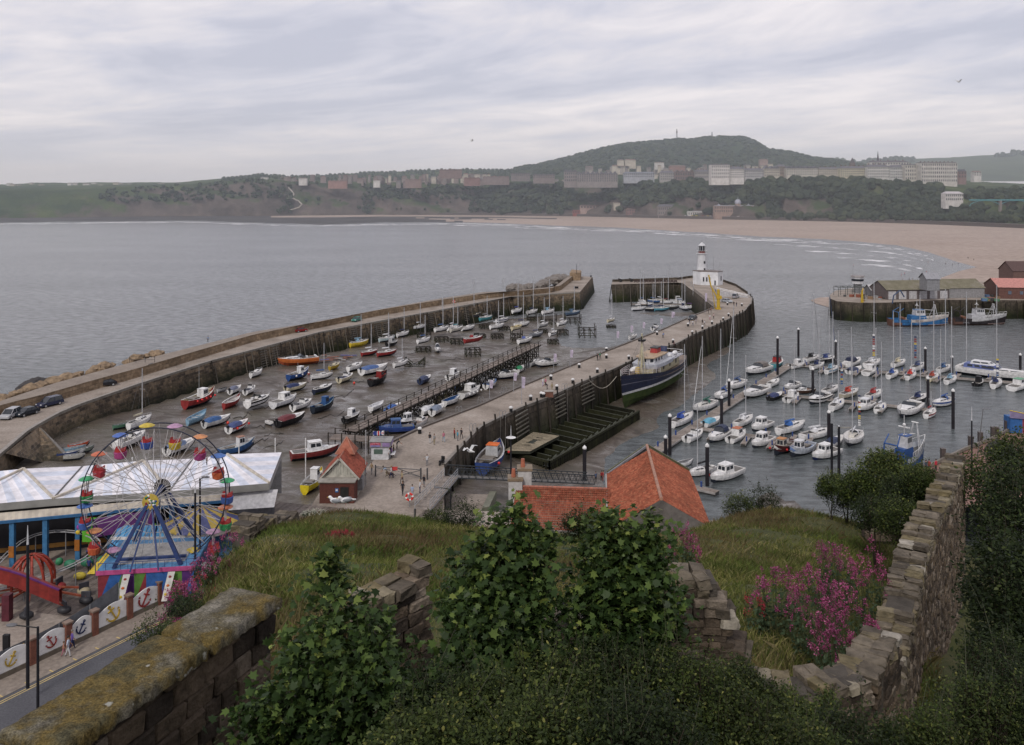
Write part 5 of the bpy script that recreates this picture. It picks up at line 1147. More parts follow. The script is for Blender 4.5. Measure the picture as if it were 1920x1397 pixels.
for i in range(46):
 px,py=g.uniform(330,980),g.uniform(640,850)
 if py<interp(px,[(330,830),(600,690),(980,600)])-10 or py>interp(px,[(330,880),(560,850),(760,760),(980,660)]):continue
 m=MB();pts=[];a=g.uniform(-.5,.6)
 for k in range(7):q=PM(px+k*g.uniform(5,9),py-k*g.uniform(.0,3.2)*math.cos(a));pts.append(q+Vector((0,0,.04)))
 m.path(pts,.07,(.03,.027,.024),4);tag(m.build('mooring_rope'),'dark mooring rope trailing across the harbour mud','rope','mooring ropes on the mud')
# ---------------------------------------------------------------- timber jetty
JZ=5.3
t=thing('timber_jetty','long timber trestle jetty with handrails crossing the mud beside the broad pier','jetty')
ja,jb=P(655,808,JZ),P(1006,645,JZ);jd=(jb-ja);JL=jd.length;jd.normalize();jn=Vector((jd.y,-jd.x,0))
m=MB();nn=int(JL/.45);W=1.35
for i in range(nn):
 a=ja+jd*(i*.45);q=[a-jn*W,a+jn*W,a+jd*.41+jn*W,a+jd*.41-jn*W];m.mesh([v for v in q]+[v-Vector((0,0,.12))for v in q],[(0,1,2,3),(1,5,6,2),(0,3,7,4)],M['plank'])
m.build('deck',t)
m=MB()
for s in(-1,1):m.tube(ja+jn*s*W-Vector((0,0,.25)),jb+jn*s*W-Vector((0,0,.25)),.16,M['timber'],n=4)
m.build('beam',t)
nb=30
for i in range(nb):
 a=ja+jd*(JL*(i+.3)/nb);gz=mz(a.x,a.y)-.4;m=MB()
 for s in(-1,1):
  m.tube(a+jn*s*W*1.02+Vector((0,0,1.15)),Vector(((a+jn*s*W*1.15).x,(a+jn*s*W*1.15).y,gz)),.13,M['timber'],n=4)
  m.tube(a+jn*s*W-Vector((0,0,.4)),Vector((*(a-jn*s*W*.9).xy,gz+.6)),.1,M['timber'],n=4)
 m.tube(a-jn*W*1.3-Vector((0,0,.3)),a+jn*W*1.3-Vector((0,0,.3)),.14,M['timber'],n=4);m.tube(a-jn*W*1.2-Vector((0,0,2.6)),a+jn*W*1.2-Vector((0,0,2.6)),.12,M['timber'],n=4)
 m.build('trestle',t)
 b_=ja+jd*(JL*(i+1.3)/nb);m=MB()
 for s in(-1,1):
  if i<nb-1:
   m.tube(a+jn*s*W*1.05-Vector((0,0,.5)),Vector((*(b_+jn*s*W*1.05).xy,gz+1.2)),.1,M['timber'],n=4);m.tube(Vector((*(a+jn*s*W*1.05).xy,gz+1.2)),b_+jn*s*W*1.05-Vector((0,0,.5)),.1,M['weed'],n=4)
   mid=a.lerp(b_,.5);m.tube(mid+jn*s*W-Vector((0,0,.3)),Vector((*(mid+jn*s*W*1.1).xy,gz)),.12,M['timber'],n=4)
 m.build('brace',t)
for s in(-1,1):
 m=MB();m.tube(ja+jn*s*W+Vector((0,0,1.05)),jb+jn*s*W+Vector((0,0,1.05)),.05,M['timber'],n=4);m.tube(ja+jn*s*W+Vector((0,0,.55)),jb+jn*s*W+Vector((0,0,.55)),.04,M['timber'],n=4);m.build('handrail',t)
t=thing('jetty_landing','timber walkway on posts joining the trestle jetty to the broad pier behind the toilet block','jetty');a,b=P(622,818,JZ),P(722,824,JZ)
m=MB();n_=(b-a).normalized();nv=Vector((-n_.y,n_.x,0))*1.5;m.mesh([a-nv,b-nv,b+nv,a+nv]+[q-Vector((0,0,.15))for q in(a-nv,b-nv,b+nv,a+nv)],[(0,1,2,3),(0,4,5,1),(1,5,6,2),(3,2,6,7),(0,3,7,4)],M['plank']);m.build('deck',t)
for i in range(5):
 for s in(-1,1):m=MB();q=a.lerp(b,i/4)+nv*s;m.tube(q+Vector((0,0,1.1)),Vector((q.x,q.y,mz(q.x,q.y)-.3)),.13,M['timber'],n=4);m.build('post',t)
m=MB();
for s in(-1,1):m.tube(a+nv*s+Vector((0,0,1.0)),b+nv*s+Vector((0,0,1.0)),.05,M['timber'],n=4)
m.build('handrail',t)
# ---------------------------------------------------------------- gridiron beside the pier
gq=[P(1125,756,2.2),P(1198,771,2.2),P(1030,866,2.6),P(950,846,2.6)]
t=thing('gridiron','weed-covered timber gridiron with parallel beams beside the broad pier','gridiron')
m=MB();base=[Vector(q)-Vector((0,0,.9))for q in gq];m.mesh([*base],[(0,3,2,1)],(.012,.013,.008));m.build('bed',t)
NB=15
for i in range(NB):
 u=i/(NB-1);a=gq[0].lerp(gq[3],u);b=gq[1].lerp(gq[2],u);d=(b-a).normalized();w_=Vector((-d.y,d.x,0))*.2;b2=b-d*1.2;m=MB()
 m.mesh([a-w_,b2-w_,b2+w_,a+w_]+[q-Vector((0,0,.8))for q in(a-w_,b2-w_,b2+w_,a+w_)],[(0,1,2,3),(0,4,5,1),(1,5,6,2),(2,6,7,3),(3,7,4,0)],M['weed']);
 m.mesh([a+d*.3-w_*.6+Vector((0,0,.01)),b2-w_*.6+Vector((0,0,.01)),b2+w_*.3+Vector((0,0,.01)),a+w_*.3+Vector((0,0,.01))],[(0,1,2,3)],(.05,.055,.035));m.build('beam',t)
 if i<NB-1:
  m=MB();c=gq[1].lerp(gq[2],(i+.5)/(NB-1))-d*1.0;m.mesh([c-d*.8+w_*3-Vector((0,0,.9)),c+d*.3+w_*3-Vector((0,0,.9)),c+d*.3-w_*3-Vector((0,0,.9)),c-d*.8-w_*3-Vector((0,0,.9)),c+Vector((0,0,.1))],[(0,1,4),(1,2,4),(2,3,4),(3,0,4)],(.06,.065,.05));m.build('knee',t)
m=MB()
for a,b in((gq[1],gq[2]),(gq[2],gq[3])):
 k=max(4,int((b-a).length/.7))
 m.tube(a,b,.3,M['weed'],n=4)
 for i in range(k+1):q=a.lerp(b,i/k);m.tube(q+Vector((0,0,.2)),q-Vector((0,0,2.0)),.2,M['weed'],n=4)
m.build('edge_piles',t)
t=thing('deck_platform','pale flat timber raft with missing boards lying at the near end of the gridiron','platform');q=[P(945,845,3.6),P(1000,810,3.6),P(1049,817,3.6),P(994,846,3.6)]
t.location=(0,0,0);g=random.Random(6);m=MB();k=26
for i in range(k):
 a0,b0=q[0].lerp(q[1],i/k),q[3].lerp(q[2],i/k);a1,b1=q[0].lerp(q[1],(i+.92)/k),q[3].lerp(q[2],(i+.92)/k)
 cuts=[(0,1)]if not(7<i<20)or g.random()<.35 else[(0,g.uniform(.25,.42)),(g.uniform(.55,.7),1)]
 for u,v in cuts:m.mesh([a0.lerp(b0,u),a0.lerp(b0,v),a1.lerp(b1,v),a1.lerp(b1,u)],[(0,1,2,3)],M['tanplank']if 'tanplank' in M else M.setdefault('tanplank',m_rnd('tan_plank',[(0,(.2,.17,.125)),(1,(.27,.235,.17))],.8,3,.2)))
m.build('boards',t);m=MB();m.mesh([Vector(v)-Vector((0,0,.06))for v in q]+[Vector(v)-Vector((0,0,.5))for v in q],[(0,1,2,3),(0,4,7,3),(3,7,6,2),(2,6,5,1),(1,5,4,0)],(.03,.032,.022));m.build('hull',t)
# ---------------------------------------------------------------- big ship alongside
def ship():
 zb=1.0;a=P(1164,757,zb+1.5);b=P(1281,690,zb+1.5);d=(b-a);rz=math.atan2(-d.y,-d.x);L=39.0;B=7.8;c=(a+b)/2
 t=thing('trawler','big navy blue and weed-green hulled ship with cream deckhouse, aground alongside the pier','ship',(c.x,c.y,zb),rz)
 D_=6.3;N=22;rg=[]
 for i in range(N):
  u=i/(N-1);x=-L/2+L*u;bb=B/2*(math.sin(min(1,(u+.06)/.42)*math.pi/2)**.6 if u<.42 else max(.012,1-((u-.42)/.58)**2.6));zt=D_*(.86+.34*max(0,(u-.45)/.55)**1.6+.14*max(0,(.3-u)/.3)**2);zk=.0+2.6*max(0,(.14-u)/.14)**1.2
  rk=x+(2.6*max(0,(u-.86)/.14)**1.5)if u>.86 else x
  sect=[(0,zk,.0),(.25,zk+.15,.1),(.78,lerp(zk,zt,.22),.5),(.95,3.1 if zk<2.6 else lerp(zk,zt,.45),.6),(.97,3.6 if zk<2.6 else lerp(zk,zt,.55),.7),(1.0,lerp(3.6,zt,.45),.85),(1.02,lerp(3.6,zt,.5),.86),(1.06,zt,1.0)]
  f=lambda s:bb*(s if u<.8 else s**(1+4*(u-.8)))
  rg.append([(lerp(x,rk,s[2]),f(s[0]),s[1])for s in sect])
 green=m_ground('weedy_antifoul',[(.018,.03,.01),(.035,.055,.014),(.05,.065,.02)],.5,2.5);nav=paint((.01,.014,.038),.45,.3,.6);mats=[green,green,green,paint((.45,.45,.46),.6,.3),nav,paint((.13,.13,.17)),nav]
 m=MB()
 for i in range(N-1):
  for s in(1,-1):
   for k in range(7):
    q=[rg[i][k],rg[i+1][k],rg[i+1][k+1],rg[i][k+1]];q=[(x,y*s,z)for x,y,z in q];m.face(q if s<0 else q[::-1],mats[k],r=.5,sm=True)
 m.build('hull',t);dk=MB()
 for i in range(N-1):a_,b_=rg[i][-1],rg[i+1][-1];dk.face([(a_[0],-a_[1],a_[2]-.9),(b_[0],-b_[1],b_[2]-.9),(b_[0],b_[1],b_[2]-.9),(a_[0],a_[1],a_[2]-.9)],(.2,.15,.12))
 dk.build('deck',t)
 cr=(.42,.38,.26);zd=D_*.86-.7
 m=MB();m.box((-1.5,0,zd+1.0),(19,4.8,2.0),paint(cr,.6,.2));dh=m.build('deckhouse',t)
 for i in range(7):m=MB();m.box((-8.5+i*2.3,-2.42,zd+1.6),(.45 if i%2 else.8,.06,.5 if i%2 else 1.7),(.05,.05,.055));m.build('porthole' if i%2 else 'door',dh)
 for i in range(7):m=MB();m.box((-8.5+i*2.3,2.42,zd+1.6),(.45 if i%2 else.8,.06,.5 if i%2 else 1.7),(.05,.05,.055));m.build('porthole' if i%2 else 'door',dh)
 z1=zd+2.0
 m=MB();m.prism([(2.0,-3.4),(7.0,-2.9),(8.2,-1.2),(8.2,1.2),(7.0,2.9),(2.0,3.4),(-3.5,3.3),(-3.5,-3.3)],z1,z1+.9,paint((.46,.47,.52),.6),paint((.42,.43,.47)),-.05);m.build('bridge_wing',t)
 m=MB();pl=[(2.2,-2.3),(6.2,-2.1),(7.0,-.9),(7.0,.9),(6.2,2.1),(2.2,2.3),(-2,2.3),(-2,-2.3)];m.prism(pl,z1+.9,z1+2.2,paint((.46,.46,.48),.6));wh=m.build('wheelhouse',t)
 m=MB();m.prism([(x*1.06+.1,y*1.12)for x,y in pl],z1+2.2,z1+2.42,(.4,.29,.19));m.build('roof',wh)
 for k in range(9):
  pts=[(1.0,-2.3),(2.2,-2.3),(6.2,-2.1),(7.0,-.9),(7.0,.9),(6.2,2.1),(2.2,2.3),(1,2.3)];(x,y),an=path_at(pts,plen(pts)*(k+.5)/9);m=MB();m.box((x+math.sin(an)*.03,y-math.cos(an)*.03,z1+1.65),(.72,.09,.65),GLASS,rz=an);m.build('window',wh)
 m=MB();m.loft([[(-1.6,-.9,z1+2),(1.2,-.9,z1+2),(1.2,.9,z1+2),(-1.6,.9,z1+2)],[(-1.8,-.8,z1+3.5),(.8,-.8,z1+3.5),(.8,.8,z1+3.5),(-1.8,.8,z1+3.5)]],(.3,.03,.028));m.box((-.5,0,z1+3.6),(2.8,1.8,.25),(.05,.05,.05));m.build('funnel',t)
 m=MB();m.tube((-3.6,.8,z1),(-4.2,.8,z1+3.4),.95,(.05,.06,.12),.8,8);m.build('vent_cowl',t)
 m=MB();m.box((-8.6,0,z1+.15),(9.5,5.6,.2),paint((.42,.42,.46)));m.build('boat_deck',t)
 for x in(-6.5,-10.8):m=MB();m.ball((x,1.4,z1+.8),.6,WHITE,8,5,(2.2,1,.8));m.build('life_raft',t)
 m=MB()
 for s in(-1,1):m.path([(-13.2,s*2.6,z1+1.2),(-3.5,s*2.75,z1+1.2)],.05,WHITE,4);m.path([(-13.2,s*2.6,z1+.7),(-3.5,s*2.75,z1+.7)],.04,WHITE,4)
 for i in range(8):
  for s in(-1,1):m.tube((-13.2+i*1.35,s*2.6,z1+.2),(-13.2+i*1.35,s*2.6,z1+1.2),.04,WHITE,n=4)
 m.tube((-13.2,-2.6,z1+1.2),(-13.2,2.6,z1+1.2),.05,WHITE)
 m.build('guard_rail',t)
 for i,(y)in enumerate((-2.7,)):
  m=MB();
  for k in range(7):m.box((-5.2-k*.35,y,zd+.2+k*.38),(.35,.9,.08),(.1,.09,.08))
  m.tube((-5,y-.45,zd),(-7.6,y-.45,z1),.08,WHITE);m.tube((-5,y+.45,zd),(-7.6,y+.45,z1),.08,WHITE);m.build('ladder',t)
 m=MB();zf=D_*1.1
 R_=[rg[i][-1]for i in range(14,N)]
 for s in(-1,1):
  for h in(.4,.8,1.2):m.path([(x-.1,s*y*.96,z+h)for x,y,z in R_],.05,(.5,.42,.42),4)
  for x,y,z in R_:m.tube((x-.1,s*y*.96,z-.1),(x-.1,s*y*.96,z+1.2),.05,(.5,.5,.5),n=4)
 m.build('bow_rail',t)
 m=MB();m.ball((10.3,-1.4,zf-.2),1.0,WHITE,8,5,(2.1,.8,.6));m.build('tarpaulin',t);m=MB();m.box((11.6,0,zf),(1.1,.8,1.3),(.5,.36,.12));m.build('winch',t)
 m=MB();m.tube((9.2,0,zd),(8.9,0,zd+10.2),.33,(.42,.38,.26),.17,8);mm=m.build('mast',t);m=MB();m.tube((9.0,0,zd+1),(4.2,-1.5,zd+6.2),.12,(.42,.38,.26),n=5);m.build('boom',mm)
 m=MB();m.tube((9.5,-1.2,zd),(9.0,0,zd+8),.12,(.4,.37,.28));m.tube((9.5,1.2,zd),(9.0,0,zd+8),.12,(.4,.37,.28));m.box((8.95,0,zd+8.6),(1.4,1.4,.4),BLACK);m.box((8.95,0,zd+9.2),(.9,.2,.7),BLACK);m.build('mast_head',mm)
 m=MB()
 for e in((15.5,0,zf+1),(0,-2.5,z1+2),(0,2.5,z1+2),(11,-2.8,zf),(11,2.8,zf)):m.tube((8.9,0,zd+9.6),e,.03,(.15,.15,.15),n=3)
 m.build('rigging',t)
 m=MB();m.tube((-14,0,z1),(-14.2,0,z1+3.2),.05,BLACK);fs=m.build('flagstaff',t);m=MB();m.face([(-14.2,0,z1+3.1),(-15.9,-.4,z1+2.5),(-15.9,-.4,z1+1.6),(-14.2,0,z1+2.2)],(.3,.03,.04));m.build('flag',fs)
 for k,(x,y)in enumerate(((.6,-2.46),(-2.6,-3.36))):
  m=MB();n2=10
  for i in range(n2):a_,c_=2*math.pi*i/n2,2*math.pi*(i+1)/n2;m.tube((x+.4*math.cos(a_),y,z1+.7+.4*math.sin(a_)),(x+.4*math.cos(c_),y,z1+.7+.4*math.sin(c_)),.09,(.6,.1,.05)if i%2 else WHITE,n=5)
  m.build('lifebuoy',t)
ship()
m=MB();a,b=P(1156,706,7.6),P(1104,712,Z9+.6);m.path([a.lerp(b,k/8)-Vector((0,0,2.2*math.sin(math.pi*k/8)))for k in range(9)],.07,(.4,.36,.3),4);tag(m.build('mooring_rope'),'pale mooring rope sagging from the bow of the big navy ship','rope')
# ---------------------------------------------------------------- blue and white trawlers at the fish quay
def trawler(sx,sy,bx,by,L,hull,band,label,rust,text=None):
 a,b=P(sx,sy,0),P(bx,by,0);rz=math.atan2(b.y-a.y,b.x-a.x);t=thing('fishing_trawler',label,'trawler',(a+b)/2,rz);B=L*.27;D_=3.0;N=14;rg=[]
 for i in range(N):
  u=i/(N-1);x=-L/2+L*u;bb=B/2*(.86+.14*min(1,u/.3)if u<.45 else max(.012,1-((u-.45)/.55)**2.8));zt=D_*(.86+.5*max(0,(u-.4)/.6)**1.6)
  fx=1.2*max(0,(u-.8)/.2);rg.append([(x,bb*.55,-.4),(x+fx*.3,bb*.92,.5),(x+fx*.5,bb*.97,.75),(x+fx*.8,bb,zt-1.1),(x+fx,bb*1.05,zt)])
 m=MB();rm=paint(rust,.8,.5,.5);hm=paint(hull,.6,.5,.7);wm_=paint(band,.6,.3,.8)
 for i in range(N-1):
  for s in(1,-1):
   for k in range(4):
    q=[(x,y*s,z)for x,y,z in(rg[i][k],rg[i+1][k],rg[i+1][k+1],rg[i][k+1])];mt=(rm if k==0 else paint((.4,.3,.28))if k==1 and i>7 else hm if k<3 or i<4 else wm_);mt=rm if(i<2 and k<3)else mt;m.face(q if s<0 else q[::-1],mt,sm=True)
 m.face([(x,y,z)for x,y,z in rg[0]]+[(x,-y,z)for x,y,z in rg[0][::-1]],rm);m.build('hull',t)
 m=MB();zz_=[r[-1][2]-.9 for r in rg]
 for i in range(N-1):m.face([(rg[i][-1][0],-rg[i][-1][1],zz_[i]),(rg[i+1][-1][0],-rg[i+1][-1][1],zz_[i+1]),(rg[i+1][-1][0],rg[i+1][-1][1],zz_[i+1]),(rg[i][-1][0],rg[i][-1][1],zz_[i])],(.1,.1,.1))
 m.build('deck',t);z=D_*.86-.4
 cabin(t,'deckhouse',-L*.16,L*.12,B*.62,B*.6,z,z+1.7,hull if hull[2]>.1 else(.4,.4,.42),win=False);w=cabin(t,'wheelhouse',-L*.07,L*.1,B*.55,B*.5,z+1.7,z+3.7,(.48,.48,.5),rake=(.1,.1),roof=hull,nwin=4)
 m=MB();m.tube((-L*.02,0,z+3.7),(-L*.02,0,z+7.2),.12,LGREY,.08);m.box((-L*.02,0,z+5.2),(.3,2,.15),WHITE);m.ball((-L*.02,0,z+5.6),.3,WHITE,6,4);m.build('mast',t)
 m=MB()
 for s in(-1,1):m.tube((L*.32,s*B*.33,z),(L*.30,s*.3,z+5.4),.11,(.42,.42,.44));m.tube((L*.24,s*B*.35,z),(L*.30,s*.3,z+5.4),.09,(.42,.42,.44))
 m.tube((L*.30,-.6,z+5.4),(L*.30,.6,z+5.4),.12,WHITE);m.tube((L*.3,0,z+3.4),(-L*.05,0,z+3.9),.08,WHITE);m.build('foremast',t)
 m=MB()
 for s in(-1,1):m.tube((-L*.4,s*B*.4,z),(-L*.4,s*B*.36,z+3),.14,hull);m.tube((-L*.4,s*B*.36,z+3),(-L*.3,s*B*.3,z+4.4),.12,hull)
 m.tube((-L*.4,-B*.38,z+3),(-L*.4,B*.38,z+3),.14,hull);m.build('gallows',t)
 m=MB();m.tube((-L*.28,-B*.25,z+.6),(-L*.28,B*.25,z+.6),.55,RUST,n=8);m.build('net_drum',t)
 m=MB();nr=8
 for s in(-1,1):m.path([(r[-1][0],s*r[-1][1],r[-1][2]+.7)for r in rg[6:]],.04,WHITE,4)
 for s in(-1,1):
  for r in rg[6:]:m.tube((r[-1][0],s*r[-1][1],r[-1][2]),(r[-1][0],s*r[-1][1],r[-1][2]+.7),.04,WHITE,n=4)
 m.build('guard_rail',t)
 if text:add_text(t,text,(-L*.12,-B/2*1.06,z-.35),.85,(.06,.03,.04))
 return t
def add_text(par,s,loc,size,col,rot=(R(90),0,0),name='lettering'):
 c=bpy.data.curves.new(name,'FONT');c.body=s;c.size=size;c.extrude=.01;o=bpy.data.objects.new('tmp',c);COL.objects.link(o)
 dg=bpy.context.evaluated_depsgraph_get();me=bpy.data.meshes.new_from_object(o.evaluated_get(dg));bpy.data.objects.remove(o)
 me.materials.clear();me.materials.append(MT(col));q=bpy.data.objects.new(name,me);COL.objects.link(q);q.parent=par;q.location=loc;q.rotation_euler=rot;return q
trawler(1668,611,1774,610,21,(.03,.12,.28),(.48,.44,.42),'blue trawler with a rusty stern and cream bulwark, moored at the fish quay',(.12,.06,.045),'WY 212')
trawler(1782,609,1884,608,20,(.03,.025,.028),(.46,.46,.47),'black and rust trawler with white bulwark, right of the blue one',(.09,.05,.04))
trawler(1666,892,1726,868,12,(.03,.08,.24),(.4,.42,.46),'blue and white fishing boat half hidden behind the bushes near the red-paved quay',(.05,.06,.1))
# ---------------------------------------------------------------- marina
def pontoon(x0,y0,x1,y1,w_,lb,cat='pontoon',name='pontoon'):
 a,b=P(x0,y0,.6),P(x1,y1,.6);L=(b-a).length;t=thing(name,lb,cat,(a.x,a.y,0),math.atan2(b.y-a.y,b.x-a.x));m=MB();k=int(L/.5)
 for i in range(k):m.box((L*(i+.5)/k,0,.58),(L/k*.94,w_,.05),M['pontoon'])
 m.build('deck',t);m=MB();m.box((L/2,-w_/2-.05,.45),(L,.1,.28),(.3,.28,.27));m.box((L/2,w_/2+.05,.45),(L,.1,.28),(.3,.28,.27));m.box((L/2,0,.2),(L,w_*.9,.5),(.05,.05,.05));m.build('float',t)
 m=MB()
 for i in range(max(1,int(L/9))):m.box((4+i*9,w_*.35,1.05),(.25,.25,.9),(.03,.06,.2))
 m.build('service_post',t)
pontoon(1225,848,1483,682,2.2,'main marina walkway running diagonally from the red tiled roof out to the far berths')
pontoon(1312,802,1560,838,1.5,'nearest cross pontoon of the marina');pontoon(1439,736,1740,767,1.5,'middle cross pontoon of the marina');pontoon(1484,683,1905,717,1.7,'farthest cross pontoon of the marina');pontoon(1270,905,1345,922,1.5,'short pontoon by the dark pile right behind the red tiled roof')
for i,(x,y,r)in enumerate([(1340,808,1),(1368,813,-1),(1404,817,1),(1432,821,-1),(1452,824,1),(1482,828,-1),(1512,833,-1),(1540,836,1),(1466,740,-1),(1500,743,1),(1552,749,-1),(1580,752,1),(1606,755,1),(1632,757,-1),(1660,760,1),(1700,764,-1),(1506,686,-1),(1548,689,1),(1573,691,-1),(1612,694,1),(1650,697,1),(1688,700,-1),(1702,701,1),(1728,703,-1),(1764,706,1),(1790,708,-1),(1850,713,-1)]):
 px1=x-11*r;py1=y+(10.5*r if r>0 else-9)*(1 if y>720 else.72)
 pontoon(x,y,px1 if r>0 else x+9,y+(12 if r>0 else-10)*(1.3 if y>790 else 1 if y>720 else.75),.8,'narrow finger berth between moored boats in the marina')
for o in COL.objects:
 if o.get('label','').startswith('narrow finger'):o['group']='finger berths of the marina'
def pile(px,py,ptop,lb,r=.32,cap=True):
 p=P(px,py,0);Y=p.y;h=(py-ptop)*Y/F;t=thing('mooring_pile',lb,'pile',(p.x,p.y,-1.5));m=MB();m.tube((0,0,0),(0,0,h+1.3),r,paint((.018,.016,.02),.5,.3,.5),n=10);m.build('shaft',t)
 if cap:m=MB();m.loft([circ(r*1.1,h+1.2,10),circ(r*1.1,h+1.45,10),circ(.03,h+1.8,10)],WHITE);m.build('cap',t)
for px,py,pt,lb in[(1256,853,778,'dark pile at the near end of the marina walkway'),(1248,855,818,'short pile left of the one at the near end of the walkway'),(1326,911,834,'pile beside the short pontoon behind the red tiled roof'),(1367,766,712,'pile right of the walkway between the blue-covered yachts'),(1353,801,744,'pile next to the teal-covered boat'),
(1458,707,632,'tall pile at the far end of the main walkway'),(1497,668,616,'pile alone in the channel beyond the marina'),(1567,689,639,'pile behind the boats, left of the navy-canopied cruiser'),(1524,738,691,'pile in the middle of the middle cross pontoon'),(1554,832,771,'pile near the end of the nearest cross pontoon'),
(1735,698,652,'pile behind the flag-dressed yacht'),(1740,763,708,'pile left of the blue-trimmed yacht'),(1787,804,731,'tall pile standing alone right of the marina boats'),(1913,704,664,'pile near the right edge by the big motor yacht'),(1096,905,838,'dark pile by the end of the gangway'),(1785,700,668,'pile among the yachts right of the channel')]:pile(px,py,pt,lb)
A_=lambda*a,**k:boat(*a,ground=False,**k)
A_('cruiser',1437,694,1401,704,11.5,'large white flybridge cruiser with brown bimini at the left of the walkway head',acc=(.14,.12,.11),mh=2);A_('cruiser',1436,734,1394,750,11,'white sports cruiser with navy roof, black waterline, right of the walkway',acc=WHITE,stripe=None,anti=BLACK)
A_('pilot',1448,691,1466,679,9,'maroon and teal barge-like boat behind the flybridge cruiser',TEAL,cab=(.3,.03,.03),acc=BLACK);A_('pilot',1486,691,1505,687,6.6,'small white pilothouse boat at the far end of the walkway',acc=WHITE)
A_('yacht',1440,727,1461,717,7,'white yacht with bright blue sail bundle right of the walkway',mh=0,acc=(.05,.12,.35));A_('cruiser',1497,724,1471,733,7,'white motor cruiser alone left of a wooden day boat',acc=WHITE)
A_('covered',1442,752,1466,742,6.5,'dark boat with blue canopy right of the navy-roofed sports cruiser',BLACK,acc=(.02,.03,.1));A_('pilot',1474,756,1497,745,7,'white wheelhouse boat with wooden side and outboard',acc=WHITE);A_('cuddy',1519,735,1497,739,6.2,'dark wood-trimmed day boat with white deck',(.06,.03,.02),acc=(.2,.12,.08))
A_('cruiser',1549,748,1521,759,9.5,'white pilot cruiser with black hull band in the middle row',stripe=BLACK,acc=WHITE);A_('yacht',1341,760,1300,776,10,'cream yacht with green sail covers, left side of the walkway',mh=15,acc=(.03,.12,.09),cab=(.5,.49,.46),furl=W2)
A_('yacht',1365,740,1343,751,9,'white yacht with blue canopy, second along the left side of the walkway',mh=15,acc=(.04,.09,.28));A_('yacht',1397,720,1360,735,10.5,'long white yacht with blue hood and tallest mast, third along the walkway',mh=19,acc=(.05,.09,.2),furl=W2)
A_('yacht',1262,802,1297,785,9.5,'white yacht with royal blue mainsail cover at the near end of the walkway',mh=15,acc=(.03,.07,.3),furl=GREY);A_('covered',1321,801,1348,790,6.5,'small boat with bright turquoise cover beside the walkway',acc=(.1,.3,.42));A_('cuddy',1285,831,1318,814,7,'open white day boat with two seats, nearest to the walkway end',acc=W2)
A_('cruiser',1365,813,1328,834,8.5,'white speedboat under a navy folding canopy',acc=(.02,.03,.07));A_('pilot',1369,831,1396,817,7,'white inflatable-collared boat with orange-topped cabin',acc=(.4,.12,.05),trim=WHITE);A_('yacht',1382,801,1408,789,8,'white yacht with loose grey sails behind the outboard boats',mh=13,acc=W2)
A_('pilot',1442,798,1412,810,7.5,'white pilothouse boat with dark windows, upper of two alike',acc=WHITE);A_('pilot',1444,827,1412,841,7.5,'white pilothouse boat with dark windows and orange buoy, lower of two alike',acc=WHITE,fend=1);A_('yacht',1468,813,1500,803,9.5,'white yacht with crumpled bright blue mainsail',mh=16,acc=(.04,.12,.35))
A_('fisher',1484,838,1454,855,8.5,'varnished wooden fishing boat with orange wheelhouse roof',(.07,.02,.02),acc=(.45,.2,.07),cab=(.4,.37,.33),mh=9,fend=2);A_('fisher',1519,843,1486,858,8.5,'pale blue and white fishing boat with square wheelhouse',(.42,.45,.5),acc=W2,deck=(.15,.22,.4),fend=2)
A_('yacht',1518,823,1545,817,9,'white yacht with dark cockpit left of the last near pile',mh=17,acc=W2);A_('pilot',1562,852,1532,862,8,'white round-fronted pilothouse boat with navy waterline, front right of the near row',acc=WHITE,anti=NAVY,stripe=None)
A_('pilot',1380,889,1340,905,8.5,'white fishing cruiser with red fenders, closest boat to the camera in the marina',acc=WHITE,fend=3,mh=1.5);A_('yacht',1328,886,1298,894,7,'open white dinghy-like boat with outboard by the dark pile',mh=11,acc=BLACK);A_('dinghy',1274,875,1293,870,4.2,'white inflatable half hidden by the red tiled roof',trim=WHITE,deck=GREY)
A_('covered',1557,837,1575,828,6.5,'navy-decked boat behind the two tall black posts',acc=(.03,.04,.08));A_('yacht',1558,772,1581,757,8.5,'white yacht stern-on in the middle row beside a red buoy',mh=16,acc=W2);A_('yacht',1546,740,1570,731,8,'white yacht above the black-banded cruiser',mh=12,acc=GREY)
A_('yacht',1609,815,1590,841,9.5,'broad cream-white yacht with open teak cockpit, lowest of the right group',mh=17,acc=W2,B=3.6,cab=(.5,.47,.42));A_('pilot',1634,761,1609,774,8,'white boat with large glazed cabin and a round crest on its side',acc=W2,anti=BLACK);A_('yacht',1643,776,1659,764,7,'small white yacht between the glazed boat and the big white cruiser',mh=14,acc=W2)
A_('cruiser',1717,766,1690,785,12,'biggest white motor cruiser of the middle row, with two wide front windows',acc=WHITE,B=4.3,mh=1.5);A_('yacht',1714,757,1732,749,8.5,'white yacht with black hull behind the biggest white motor cruiser',BLACK,mh=13,acc=NAVY);A_('yacht',1783,755,1751,766,9.5,'white yacht ringed with a blue canvas dodger',mh=16,acc=(.04,.09,.26),stripe=(.05,.09,.25))
A_('yacht',1735,786,1753,773,7,'small boat with red waterline and cluttered cockpit',anti=RED,mh=4,acc=RED,stripe=RED);A_('yacht',1580,747,1606,738,8.5,'tan-striped yacht with orange-red sail cover',(.42,.38,.3),mh=15,acc=(.4,.05,.03));A_('yacht',1628,750,1651,740,8.5,'white yacht with a red sail tied at its mast',mh=15,acc=(.3,.04,.04))
A_('yacht',1513,679,1533,674,8.5,'white yacht with dark sail cover in the top left of the far row',mh=18,acc=BLACK,furl=GREY);A_('yacht',1541,680,1562,676,8.5,'dark-hulled yacht with two blue bags hung on its stays',BLACK,mh=20,acc=(.03,.05,.16),furl=(.03,.05,.14));A_('yacht',1523,693,1543,687,7.5,'white yacht with black cockpit cover, lower side of the far row',mh=13,acc=NAVY)
